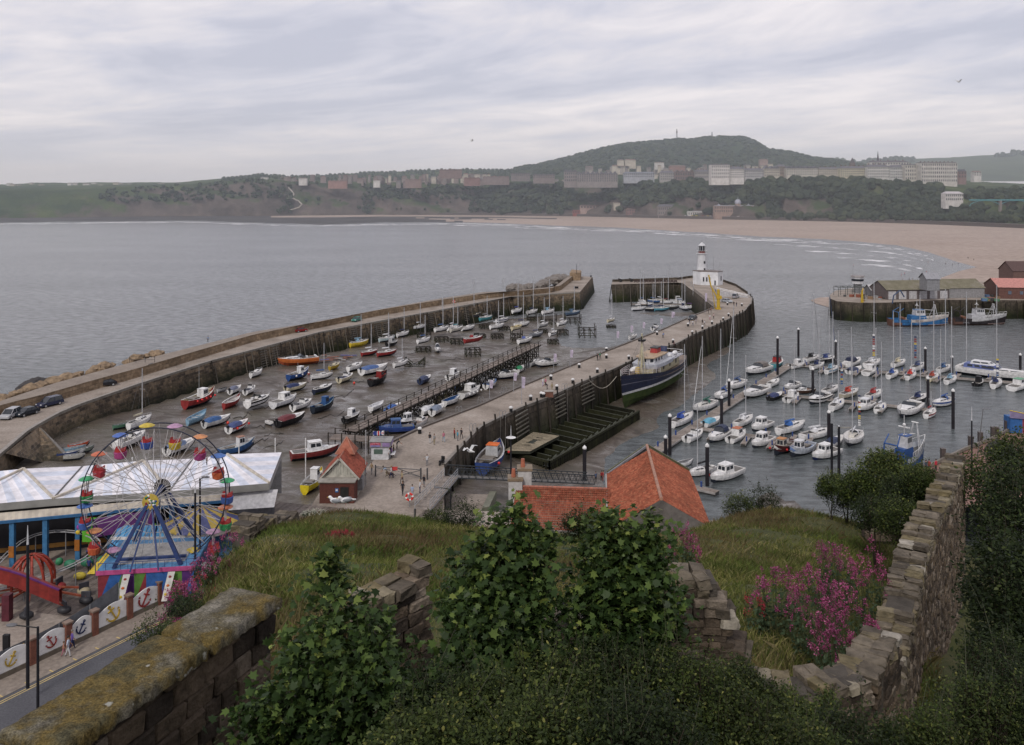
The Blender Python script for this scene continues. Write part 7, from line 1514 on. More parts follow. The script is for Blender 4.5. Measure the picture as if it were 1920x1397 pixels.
def armlamp(px,pyb,pyt,Yd,lb,s=-1,ln=1.6):
 q=D(px,pyb,Yd);h=(pyb-pyt)*Yd/F;t=thing('street_lamp',lb,'lamp',q);m=MB();m.tube((0,0,0),(0,0,h),.11,(.014,.014,.018),.09,8);m.tube((0,0,h-.08),(s*ln,0,h+.1),.05,(.03,.03,.03));m.build('pole',t);m=MB();m.ball((s*(ln+.35),0,h+.12),.3,(.12,.12,.13),10,5,(1.5,.8,.35));m.build('lamp_head',t)
armlamp(845,955,916,P(845,955,9).y,'low black lamp post with a side arm beside the metal ramp',-1,1.3)
t=thing('brick_plinth','small square brick plinth on the broad pier with people beside it','plinth',P(1029,744,Z9));m=MB();m.box((0,0,.55),(1.7,1.2,1.1),(.16,.075,.055));m.build('base',t);m=MB();m.box((0,0,1.15),(1.9,1.4,.1),(.3,.27,.24));m.build('slab',t)
t=thing('motor_scooter','dark motor scooter parked at the pier edge','scooter',P(828,871,Z9),1.2);m=MB();m.box((0,0,.5),(1.2,.35,.4),BLACK);m.box((.5,0,.85),(.2,.5,.5),BLACK);m.build('body',t)
for x in(-.6,.6):m=MB();m.tube((x,-.07,.28),(x,.07,.28),.28,(.02,.02,.02),n=10);m.build('wheel',t)
t=thing('dog','German shepherd dog trotting across the quay in front of the gate','dog',P(733,896,Z9),math.pi-.2);fur=(.07,.045,.03)
m=MB();m.loft([[(x,y*w,z+zz)for y,zz in((-1,0),(-.6,.17),(0,.22),(.6,.17),(1,0),(.6,-.15),(0,-.2),(-.6,-.15))]for x,w,z in((-.38,.08,.52),(-.25,.13,.52),(0,.12,.54),(.25,.16,.53),(.38,.1,.6),(.5,.08,.72))],fur,sm=True);m.ball((.6,0,.78),.1,fur,8,6,(1.3,.8,.9));m.tube((.66,0,.76),(.84,0,.72),.05,BLACK,.03,6)
for x,dx in((-.3,-.1),(-.26,.12),(.28,.14),(.24,-.1)):
 s=-1 if x in(-.3,.28)else 1;m.tube((x,s*.08,.5),(x+dx*.4-.04,s*.08,.27),.06,fur,.035,5);m.tube((x+dx*.4-.04,s*.08,.27),(x+dx,s*.08,0),.035,(.15,.1,.06),.03,5)
m.tube((-.4,0,.55),(-.75,0,.35),.05,BLACK,.03,5)
for s in(-1,1):m.mesh([(.54,s*.04,.84),(.58,s*.09,.84),(.54,s*.08,.97)],[(0,1,2)],BLACK)
m.build('body',t)
# ---------------------------------------------------------------- big wheel
wc=D(294,926,86);th=R(8);wt=thing('ferris_wheel','big wheel with umbrella-topped gondolas in mixed colours and white spokes','ferris wheel',(wc.x,wc.y,Z9),th)
hz_=wc.z-Z9;RW=6.9;sil=paint((.42,.4,.4),.4);dkb=paint((.025,.03,.05),.4);bl=paint((.02,.04,.13),.45,.2)
def rp(r,a,y):return(r*math.cos(a),y,hz_+r*math.sin(a))
NG=16
for y in(-.95,.95):
 m=MB();m.path([rp(RW,2*math.pi*i/64,y)for i in range(65)],.065,dkb,6);m.build('rim',wt)
 m=MB();m.path([rp(RW*.52,2*math.pi*(i+.5)/NG,y)for i in range(NG+1)],.035,sil,4)
 for i in range(NG):
  a=2*math.pi*i/NG;m.tube(rp(.5,a,y*1.6),rp(RW,a,y),.04,sil,n=4);m.tube(rp(.5,a,y*1.6),rp(RW,a+math.pi/NG,y),.028,sil,n=4);m.tube(rp(RW*.52,a+math.pi/NG,y),rp(RW*.97,a+2*math.pi/NG,-y),.022,sil,n=3);m.tube(rp(RW*.52,a+math.pi/NG,y),rp(RW*.97,a,y),.022,sil,n=3)
 m.build('spokes',wt)
m=MB();m.tube((0,-2.2,hz_),(0,2.2,hz_),.28,bl,n=8);hb=m.build('axle',wt)
m=MB();m.loft([[(r*math.cos(2*math.pi*i/16),-2.2-dy,hz_+r*math.sin(2*math.pi*i/16))for i in range(16)]for r,dy in((.78,0),(.78,.15),(.05,.2))],(.45,.33,.06));m.build('hub_plate',hb)
m=MB();g=random.Random(5)
for i in range(26):a,r=g.uniform(0,6.3),g.uniform(0,.66);m.ball((r*math.cos(a),-2.38,hz_+r*math.sin(a)),.13,g.choice([RED,WHITE,BLUE,GREEN,WHITE]),6,3,(1,.3,1))
m.build('hub_flowers',hb)
m=MB();m.loft([[(r*math.cos(2*math.pi*i/14),2.1,hz_+r*math.sin(2*math.pi*i/14))for i in range(14)]for r in(.85,.1)],(.08,.07,.06));m.build('rear_plate',hb)
GC=[(.45,.3,.03),(.05,.1,.3),(.45,.13,.07),(.03,.25,.1),(.05,.12,.35),(.5,.2,.08),(.4,.2,.32),(.35,.1,.06),(.4,.3,.04),(.42,.12,.06),(.04,.25,.1),(.05,.12,.33),(.5,.2,.09),(.42,.2,.33),(.4,.3,.03),(.05,.12,.33)]
for i in range(NG):
 a=math.pi/2-2*math.pi*(i-.35)/NG;x,_,z=rp(RW,a,0);c=[(.5,.38,.06),(.42,.25,.38),(.5,.22,.1),(.07,.15,.4),(.05,.3,.13),(.45,.15,.08),(.42,.25,.38),(.5,.38,.06),(.07,.15,.4),(.45,.15,.08),(.4,.22,.35),(.5,.22,.1),(.07,.15,.4),(.05,.3,.13),(.48,.13,.07),(.07,.13,.38)][i]
 m=MB();n2=12;m.loft([circ(.06,z+.35,n2,x),circ(.45,z+.24,n2,x),circ(.76,z+.08,n2,x),circ(.74,z+.03,n2,x)],c);gd=m.build('gondola',wt)
 m=MB();m.tube((x,0,z+.3),(x,0,z-2.1),.05,(.4,.38,.4));m.tube((x,-.55,z),(x,-.5,z-1.7),.04,sil);m.tube((x,.55,z),(x,.5,z-1.7),.04,sil);m.build('gondola_frame',gd)
 c=tuple(lerp(q,.22,.3)for q in c);tc_=[(.04,.08,.28),(.45,.33,.04),(.3,.05,.16),(.45,.1,.04),(.05,.1,.3),(.03,.2,.07),(.35,.04,.05),(.3,.05,.16)][i%8]
 m=MB();m.loft([circ(.3,z-2.3,n2,x),circ(.56,z-2.15,n2,x),[(px_,py_,pz_+(.14 if k%2 else 0))for k,(px_,py_,pz_)in enumerate(circ(.64,z-1.65,n2,x))]],tc_);m.loft([circ(.54,z-1.9,n2,x),[(px_,py_,pz_+(.3 if k%4<2 else 0))for k,(px_,py_,pz_)in enumerate(circ(.56,z-1.4,n2,x))]],(.33,.03,.03));m.build('tub',gd)
for y,ln in((-2.2,1),(2.2,1)):
 for s in(-1,1):m=MB();b0=Vector((s*3.1,y*1.5,3.6));m.tube((s*.2,y,hz_),b0,.21,bl,.25,4);m.build('support_leg',wt)
 for s in(-1,1):m=MB();m.tube((s*.1,y,hz_-.4),(s*1.3,y*2.0,3.6),.1,bl,n=4);m.build('stay',wt)
m=MB();m.box((0,-.2,3.5),(9.0,7.2,.25),paint((.07,.2,.38),.5,.25,2));m.box((0,-.2,3.66),(6.6,4.8,.1),(.33,.32,.31));m.box((0,-3.85,3.45),(9.1,.12,.4),(.4,.07,.2));m.box((0,-1.8,3.8),(6.5,.3,.3),bl);m.build('platform',wt)
m=MB();pc=[(.03,.1,.3),(.09,.2,.04),(.07,.02,.12),(.2,.03,.04),(.03,.1,.3),(.1,.03,.15),(.09,.2,.04),(.03,.1,.3)]
for i in range(8):
 x0,x1=-4.4+i*1.1,-3.3+i*1.1;m.face([(x0,-3.7,.3),(x1,-3.7,.3),(x1,-3.78,3.25)],pc[i]);m.face([(x0,-3.7,.3),(x1,-3.78,3.25),(x0,-3.78,3.25)],pc[(i+3)%8])
m.box((0,0,1.8),(8.6,6.9,2.9),(.03,.06,.15));m.build('base_panels',wt)
m=MB()
for s in(-1,1):m.path([(s*4.4,-3.7,4.5),(s*4.4,3.2,4.5)],.04,bl);m.path([(s*4.4,-3.7,4.1),(s*4.4,3.2,4.1)],.03,bl)
m.path([(-4.4,-3.7,4.3),(4.4,-3.7,4.3)],.04,bl)
for i in range(14):m.tube((-4.4+i*.677,-3.7,3.6),(-4.4+i*.677,-3.7,4.3),.025,bl,n=4)
m.build('railing',wt)
for x in(-1.9,2.2):
 m=MB();m.mesh([(x-.1,-4.1,3.3),(x+.55,-4.1,3.3),(x+.1,-5.0,.9),(x-.5,-5.0,.9)],[(0,1,2,3)],(.5,.48,.45));sg=m.build('fruit_sign',wt);m=MB()
 for k,c in enumerate((RED,ORANGE,YEL)):m.ball((x+.12-k*.13,-4.25-k*.28,2.85-k*.7),.17,c,7,4,(1,.3,1))
 m.build('fruit',sg)
# ---------------------------------------------------------------- arcade with striped folded roof
t=thing('amusement_arcade','long amusement arcade with blue and white striped folded roof behind the big wheel','arcade')
ZR,ZV,ZE=15.6,14.2,14.4;bk=[P(-330,915,ZV),P(-150,893,ZR),P(-70,890,ZV),P(44,879,ZR),P(155,874,ZV),P(268,864,ZR),P(362,860,ZV),P(426,852,ZR),P(528,848,ZE)];fr=[P(-330,975,ZE),P(-110,953,ZE),P(100,935,ZE),P(318,921,ZE),P(505,906,ZE)]
sw,sb=paint((.72,.7,.74),.7,.16,.7),paint((.58,.61,.7),.7,.16,.7);m=MB()
def bands(a,b,c,d,n_):
 for i in range(n_):m.face([a.lerp(b,i/n_),a.lerp(b,(i+1)/n_),d.lerp(c,(i+1)/n_),d.lerp(c,i/n_)],sb if i%2 else sw)
bands(bk[0],bk[1],fr[1],fr[0],10)
for i,f_ in((1,1),(3,2),(5,3)):bands(bk[i],fr[f_],fr[f_],bk[i+1],7)
bands(bk[2],bk[3],fr[2],fr[1],12);bands(bk[4],bk[5],fr[3],fr[2],12);bands(bk[6],bk[7],fr[4],fr[3],10);bands(bk[7],fr[4],fr[4],bk[8],7)
m.build('roof',t);m=MB()
for i,f_ in((1,1),(3,2),(3,1),(5,3),(5,2),(7,4)):m.tube(bk[i]+Vector((0,0,.05)),fr[f_]+Vector((0,0,.05)),.17,(.48,.43,.36),n=4)
for i,f_ in((2,1),(4,2),(6,3)):m.tube(bk[i]+Vector((0,0,.03)),fr[f_]+Vector((0,0,.03)),.1,(.08,.075,.07),n=4)
m.build('roof_seams',t)
m=MB();dz=Vector((0,0,-.8))
for a,b in zip(fr,fr[1:]):m.face([a+dz,b+dz,b,a],paint((.24,.235,.22),.8,.2,.4))
m.face([fr[4]+dz,bk[8]+dz,bk[8],fr[4]],(.3,.3,.3));dw=Vector((0,0,-5.3))
for a,b in zip(bk,bk[1:]):m.face([a+dw,b+dw,b,a],(.25,.25,.25))
m.build('fascia',t)
l0,l1=P(-330,1008,13.0),P(417,938,13.0);u0,u1=fr[0]+dz,fr[3].lerp(fr[4],.55)+dz;m=MB();k=120
for i in range(k):m.mesh([l0.lerp(l1,i/k),l0.lerp(l1,(i+1)/k),u0.lerp(u1,(i+1)/k),u0.lerp(u1,i/k)],[(0,1,2,3)],paint((.45,.4,.33)if i%2 else(.4,.355,.3),.8,.25,.6))
m.build('lean_to',t);m=MB();m.tube(l0-Vector((0,.05,.12)),l1-Vector((0,.05,.12)),.2,(.03,.11,.24),n=4);m.build('edge_beam',t)
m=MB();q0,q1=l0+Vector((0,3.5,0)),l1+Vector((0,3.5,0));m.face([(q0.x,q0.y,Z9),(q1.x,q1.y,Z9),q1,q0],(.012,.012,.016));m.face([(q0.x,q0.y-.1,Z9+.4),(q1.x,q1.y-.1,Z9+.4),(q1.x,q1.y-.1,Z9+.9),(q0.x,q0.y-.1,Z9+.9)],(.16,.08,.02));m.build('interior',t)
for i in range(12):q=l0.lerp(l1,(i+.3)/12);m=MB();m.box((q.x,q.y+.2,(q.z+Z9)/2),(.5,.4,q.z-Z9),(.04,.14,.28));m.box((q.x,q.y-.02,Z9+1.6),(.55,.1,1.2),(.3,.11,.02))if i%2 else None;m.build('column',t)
m=MB();a_,b_=P(428,957,11.9),P(514,951,11.9);m.mesh([a_,b_,b_+Vector((0,1.6,1.5)),a_+Vector((0,1.6,1.5))],[(0,1,2,3)],(.5,.49,.5));
for i in range(7):q=a_.lerp(b_,i/7);w_=(b_-a_)/14;m.mesh([q,q+w_,q+w_-Vector((0,0,.5)),q-Vector((0,0,.5))],[(0,3,2,1)],(.06,.06,.07))
m.face([a_-Vector((0,0,.0)),a_-Vector((0,0,2)),b_-Vector((0,0,2)),b_+Vector((0,.2,0))],(.06,.06,.07));m.build('castle_front',t)
g=random.Random(4)
for i,(px,py)in enumerate([(248,838),(372,836),(448,826),(516,818),(573,818)]):
 q=P(px,py+26+(18 if i<2 else 0),14);m=MB();m.tube(q-Vector((0,0,4)),q+Vector((0,0,1.6)),.07,WHITE);tag(m.build('white_pole'),'slim white pole rising behind the arcade roof','pole','white poles behind the arcade')
# ---------------------------------------------------------------- anchor fence
fd=(fb-fa);
def fpt(px):s=(px-CX)/F;u=(fa.x-s*fa.y)/(s*fd.y-fd.x);return fa+fd*u
fx_=[-90,-20,60,127,177,242,300,351,400];acol=[NAVY,(.42,.28,.04),RED,NAVY,(.42,.28,.04),RED,NAVY,RED];brk=m_ground('red_brick',[(.14,.055,.04),(.2,.085,.06)],2,9);wp=paint((.72,.71,.71),.6,.12,1)
for i,px in enumerate(fx_):
 q=fpt(px);an=math.atan2(fd.y,fd.x);t=thing('brick_pillar','brick pillar with a stone cap in the white anchor-painted fence','pillar',q,an,'brick pillars of the anchor fence');m=MB();m.box((0,0,1.1),(.55,.5,2.2),brk);m.build('shaft',t);m=MB();m.box((0,0,2.25),(.7,.65,.14),(.2,.14,.11));m.build('cap',t)
 if i==len(fx_)-1:break
 q2=fpt(fx_[i+1]);L=(q2-q).length-.6;nm=['navy','small gold','left red','middle navy','large gold','large red','right-hand navy','hidden red'][i]
 t=thing('fence_panel','white curved-top fence panel painted with the %s anchor'%nm,'fence',q+(q2-q).normalized()*.3,an);k=14;m=MB()
 for j in range(k):u0_,u1_=j/k,(j+1)/k;h0,h1=[1.75+.42*math.sin(math.pi*(v-.1))for v in(u0_,u1_)];m.mesh([(u0_*L,-.04,.45),(u1_*L,-.04,.45),(u1_*L,-.04,h1),(u0_*L,-.04,h0),(u0_*L,.04,.45),(u1_*L,.04,.45),(u1_*L,.04,h1),(u0_*L,.04,h0)],[(0,1,2,3),(3,2,6,7),(4,7,6,5)],wp)
 m.build('board',t);m=MB();m.box((L/2,0,.22),(L,.3,.45),(.12,.1,.08));m.build('plinth',t)
 m=MB();c=acol[i];cx0,cz0,s=L/2,1.3,(.78 if i in(4,5)else.56);ta=R(-28 if i%2 else 28);rot=lambda x,z:(cx0+s*(x*math.cos(ta)-z*math.sin(ta)),-.08,cz0+s*(x*math.sin(ta)+z*math.cos(ta)))
 m.tube(rot(0,-.9),rot(0,.75),.055*s*2,c,n=4);m.tube(rot(-.42,.42),rot(.42,.42),.05*s*2,c,n=4);m.path([rot(.16*math.cos(v*.785),.92+.16*math.sin(v*.785))for v in range(9)],.035*s*2,c,4);m.path([rot(.8*math.cos(v),-.15+.8*math.sin(v))for v in[math.pi*(1.06+.088*z)for z in range(11)]],.06*s*2,c,4)
 for sg_ in(-1,1):m.mesh([rot(sg_*.62,-.18),rot(sg_*.98,-.22),rot(sg_*.85,.12)],[(0,1,2)],c)
 m.build('anchor',t)
# ---------------------------------------------------------------- other rides
t=thing('twist_ride','red and purple twist ride with a red caged dome at the left edge','fairground ride',P(-10,1165,Z9));m=MB()
for k in range(14):u0_,u1_=k/14,(k+1)/14;f_=lambda u:(-7+13*u,0,2.2+1.5*math.sin(u*math.pi*1.15));a,b=Vector(f_(u0_)),Vector(f_(u1_));z1=Vector((0,0,1.4));m.mesh([a,b,b+z1,a+z1,a+Vector((0,.5,0)),b+Vector((0,.5,0)),b+z1+Vector((0,.5,0)),a+z1+Vector((0,.5,0))],[(0,1,2,3),(3,2,6,7),(4,7,6,5)],(.17,.02,.018)if k%2 else(.21,.025,.02));m.tube(a+z1,b+z1,.1,(.1,.02,.12),n=4)
m.build('arch',t);add_text(t,'TWIST',(-3.6,-.05,4.0),1.1,(.1,.01,.06));m=MB();m.box((1,.3,1.2),(.7,.7,2.4),(.09,.02,.03));m.build('pylon',t)
m=MB()
for i in range(12):
 a=math.pi*i/6;m.path([(1.2+2.0*math.cos(v)*math.cos(a),4+2.0*math.cos(v)*math.sin(a),2.2+2.3*math.sin(v))for v in[z*.314-.2 for z in range(6)]],.13,(.26,.035,.02),4)
m.build('caged_dome',t);m=MB();g=random.Random(8)
for i in range(9):a=i*.7;c=g.choice([(.4,.1,.03),(.03,.03,.035),(.35,.3,.2),(.3,.03,.03)]);m.ball((2+5.0*math.cos(a),3+3*math.sin(a),.55),.55,c,8,5,(1.3,.9,.7));m.box((2+5.0*math.cos(a),3+3*math.sin(a),1.05),(.9,.15,.7),(.05,.05,.06),rz=a);m.tube((1.2,4,1.4),(2+5.0*math.cos(a),3+3*math.sin(a),.9),.12,(.25,.06,.03),n=4)
m.build('cars',t)
t=thing('coaster_track','thin grey loop of children coaster track on the boardwalk','coaster',P(70,1085,Z9));pts=[(5.5*math.cos(a)-1+1.5*math.cos(2*a),6*math.sin(a),1.8+1.2*math.sin(a+1))for a in[i*math.pi/16 for i in range(33)]]
m=MB()
for s in(.94,1.03):m.path([(x*s,y*s,z)for x,y,z in pts],.06,LGREY,4)
for x,y,z in pts:m.tube((x*.93,y*.93,z),(x*1.04,y*1.04,z),.04,GREY,n=3)
m.build('rail',t);m=MB()
for x,y,z in pts[::3]:m.tube((x,y,0),(x,y,z),.06,GREY,n=4)
m.build('support',t)
t=thing('dragon_train','green dragon train on the small coaster beside the yellow steps','train',P(132,1072,Z9));m=MB()
for i in range(3):m.ball((i*1.5,i*.5,.8),.6,(.03,.16,.09),8,5,(1.2,.8,.8))
m.ball((-1.0,-.3,1.2),.4,(.03,.18,.08),8,5);m.build('cars',t);m=MB();m.mesh([(2.2,-1,.2),(3.0,-1,.2),(3.9,1,1.6),(3.2,1,1.6)],[(0,1,2,3)],YEL);m.build('steps',t)
t=thing('ride_hoarding','painted purple and yellow hoarding of the coaster station, left of the big wheel legs','sign',P(168,1052,Z9));L=5.0;m=MB();m.box((0,0,3.4),(1,1.2,2.2),(.1,.35,.03));m.box((L*.6,1.2,3.6),(L*1.3,.3,1.9),(.13,.04,.16),rz=.5);m.build('board',t);m=MB();g=random.Random(3)
for i in range(22):u=g.uniform(-.5,1.3);m.ball((L*u*.85+1,.5+u*2.2-.1,3.4+g.uniform(-.7,.8)),g.uniform(.15,.35),g.choice([YEL,(.45,.2,.03),(.3,.05,.3),RED,(.5,.4,.1)]),7,4,(1.2,.3,1))
m.build('painted_shapes',t);m=MB()
for x in(0,3,6):m.tube((x,x*.45,0),(x,x*.45,3),.12,(.15,.35,.05))
m.build('post',t);add_text(t,'FUN',(1.2,.75,3.5),1.0,(.55,.4,.05),(R(90),0,.5))
t=thing('carousel','small carousel with yellow and blue striped canopy seen through the wheel spokes','carousel',P(378,1030,Z9));m=MB()
for i in range(20):a,b=math.pi*i/10,math.pi*(i+1)/10;m.mesh([(4.2*math.cos(a),4.2*math.sin(a),3.2),(4.2*math.cos(b),4.2*math.sin(b),3.2),(0,0,4.9)],[(0,1,2)],(.42,.3,.06)if i%2 else(.08,.09,.2))
m.build('canopy',t);m=MB();m.loft([circ(4.2,2.7,20),circ(4.25,3.2,20)],(.4,.38,.36),cap=False);m.tube((0,0,0),(0,0,3.5),.7,(.15,.05,.1),n=10);m.build('centre_column',t)
m=MB();m.loft([circ(4.0,.05,20),circ(4.0,.35,20)],(.08,.2,.38));m.build('floor',t)
for i in range(6):a=i*math.pi/3;m=MB();m.ball((3*math.cos(a),3*math.sin(a),1.2),.32,WHITE,7,5,(1.7,.7,.8));m.tube((3*math.cos(a),3*math.sin(a),.3),(3*math.cos(a),3*math.sin(a),2.9),.04,YEL);m.build('horse',t)
t=thing('wave_slide','bright blue panelled ride platform under the big wheel, right behind its legs','fairground ride',P(300,1052,Z9));m=MB()
for k in range(18):m.mesh([(-5+k*.55,-1,2.0),(-4.5+k*.55,-1,2.0),(-4.5+k*.55,1.2,3.4),(-5+k*.55,1.2,3.4)],[(0,1,2,3)],(.08,.28,.5)if k%2 else(.06,.22,.42))
m.box((0,0,1),(9.8,2,1.9),(.05,.12,.3));m.build('slide',t);m=MB();m.box((0,-1.1,2.9),(9.6,.1,.3),WHITE);m.build('edge_board',t)
t=thing('storage_bin','dark green metal bin behind the gold anchor fence panel','bin',P(228,1128,Z9),.35);m=MB();m.box((0,0,.7),(2.2,1.2,1.4),(.025,.07,.04));m.build('body',t);m=MB();m.box((0,0,1.45),(2.3,1.3,.12),(.04,.1,.06));m.build('lid',t)
t=thing('yellow_float','yellow inflatable ring lying by the orange and yellow booth','float',P(150,1086,Z9));m=MB();m.ball((0,0,.35),.5,(.5,.4,.05),10,6,(1.3,1,.7));m.build('body',t)
t=thing('ride_fence','dark mesh-covered trampoline fence behind the left fence panels','fence',fpt(-40)+Vector((0,1.5,0)),math.atan2(fd.y,fd.x));m=MB();k=16;L=11.5
for j in range(k):h0,h1=[1.9+1.6*(v**3)for v in(j/k,(j+1)/k)];m.face([(L*j/k,0,.4),(L*(j+1)/k,0,.4),(L*(j+1)/k,0,h1),(L*j/k,0,h0)],(.13,.135,.15))
m.build('mesh_panel',t);m=MB()
for j in range(0,k+1,4):m.tube((L*j/k,-.1,0),(L*j/k,-.1,1.9+1.6*(j/k)**3),.05,GREY)
m.build('post',t)
t=thing('waste_bin','black litter bin on the pavement behind a group of walkers','bin',P(123,1208,Z9));m=MB();m.box((0,0,.6),(.8,.7,1.2),(.02,.02,.02));m.build('body',t);m=MB();m.box((0,0,1.25),(.9,.8,.1),(.05,.05,.05));m.build('lid',t)
t,h_=spikelamp(52,1290,985,P(52,1290,9).y,'tallest black pole with white spike, standing on the pavement at the left',spike=1.5,r=.11)
t,h_=spikelamp(366,1098,905,P(366,1098,9).y,'black pole with white spike standing in front of the big wheel',spike=1.0,r=.1)
armlamp(71,1335,1175,P(71,1335,9).y,'black lamp post with arm on the near side of the road',-1,1.6);armlamp(375,1095,897,P(372,1095,9).y+2,'thin lamp post with small head close behind the spike pole by the wheel',.6,.6)
t=thing('bus_stop','dark lamp bracket and box fixed on the fence at the left edge','box',P(12,1232,Z9+.6));m=MB();m.box((0,0,1.2),(.5,.3,1.4),BLACK);m.build('box',t)
# ---------------------------------------------------------------- people
def skinned(pts,edges,radii):
 me=bpy.data.meshes.new('person');me.from_pydata(pts,edges,[]);o=bpy.data.objects.new('tmp',me);COL.objects.link(o)
 md=o.modifiers.new('s','SKIN');
 for i,r in enumerate(radii):me.skin_vertices[0].data[i].radius=(r,r*.85)
 me.skin_vertices[0].data[0].use_root=True;o.modifiers.new('u','SUBSURF').levels=1
 q=bpy.data.meshes.new_from_object(o.evaluated_get(bpy.context.evaluated_depsgraph_get()));bpy.data.objects.remove(o);return q
def body(stride=.0,bend=0.,arm=.1,arm2=None,sit=False):
 arm2=arm if arm2 is None else arm2;B_=math.radians(bend);up=lambda z,y=0:(math.sin(B_)*(z-.95)+y*0,y,.95+(z-.95)*math.cos(B_))if z>.95 else(0,y,z)
 P_=[up(.96),up(1.15),up(1.34),up(1.46),up(1.55),up(1.66)];E=[(0,1),(1,2),(2,3),(3,4),(4,5)];Rr=[.15,.135,.16,.075,.085,.1]
 for s,ar in((-1,arm),(1,arm2)):
  k=len(P_);sh=Vector(up(1.39,s*.17));el=sh+Vector((ar*.6,s*.07,-.27));ha=el+Vector((ar*1.1+.04,-s*.02,-.24));fg=ha+Vector((.03,0,-.09));P_+=[tuple(sh),tuple(el),tuple(ha),tuple(fg)];E+=[(2,k),(k,k+1),(k+1,k+2),(k+2,k+3)];Rr+=[.065,.048,.034,.03]
  k=len(P_);st=stride*s;P_+=[(0,s*.095,.88),(st*.5+.04,s*.1,.48),(st-.05*abs(stride)*2,s*.1,.09),(st+.14,s*.115,.04)];E+=[(0,k),(k,k+1),(k+1,k+2),(k+2,k+3)];Rr+=[.095,.065,.045,.04]
 me=skinned(P_,E,Rr);me.materials.clear()
 for _ in range(4):me.materials.append(None)
 hd_=Vector(P_[5])
 for p in me.polygons:
  c=p.center;mi_=0
  if(c-hd_).length<.2:mi_=3
  elif c.z<.12:mi_=2
  elif c.z<(.93 if abs(c.y)<.16 or bend else.88)and not(abs(c.y)>.19):mi_=1
  elif abs(c.y)>.19 and c.z<P_[7][2]+.02:mi_=3
  p.material_index=mi_;p.use_smooth=True
 return me,hd_
POSE=[body(0,0,.02),body(.24,3,.12,-.12),body(-.22,4,-.1,.14),body(.1,48,.28),body(.04,4,.02,.35)]
SK=(.33,.19,.13);HR=[(.03,.02,.015),(.1,.06,.03),(.2,.17,.15),(.25,.18,.09)];g=random.Random(77)
def person(px,py,top,leg,lb,pose=0,rz=0,z=Z9,s=1.0,hair=0,short=False):
 me,hd_=POSE[pose];t=bpy.data.objects.new('person',me);COL.objects.link(t);t.location=P(px,py,z);t.rotation_euler.z=rz;s*=g.uniform(.97,1.04);t.scale=(s,s,s);tag(t,lb,'person')
 for i,c in enumerate((top,leg,(.05,.04,.04),SK)):t.material_slots[i].link='OBJECT';t.material_slots[i].material=paint(c,.8,.15,3)
 m=MB();m.ball(hd_+Vector((-.02,0,.045)),.112,HR[hair],8,5,(1,.95,.95));m.build('hair',t);m=MB()
 for q in(-1,1):m.ball(hd_+Vector((.085,q*.035,.0)),.013,BLACK,5,3)
 m.ball(hd_+Vector((.1,0,-.03)),.018,SK,5,3);m.build('face',t);return t
W_,K_,B_1,Gy,Pk,Dn=(.5,.5,.52),(.02,.02,.025),(.05,.1,.25),(.2,.2,.2),(.4,.15,.2),(.06,.08,.14)
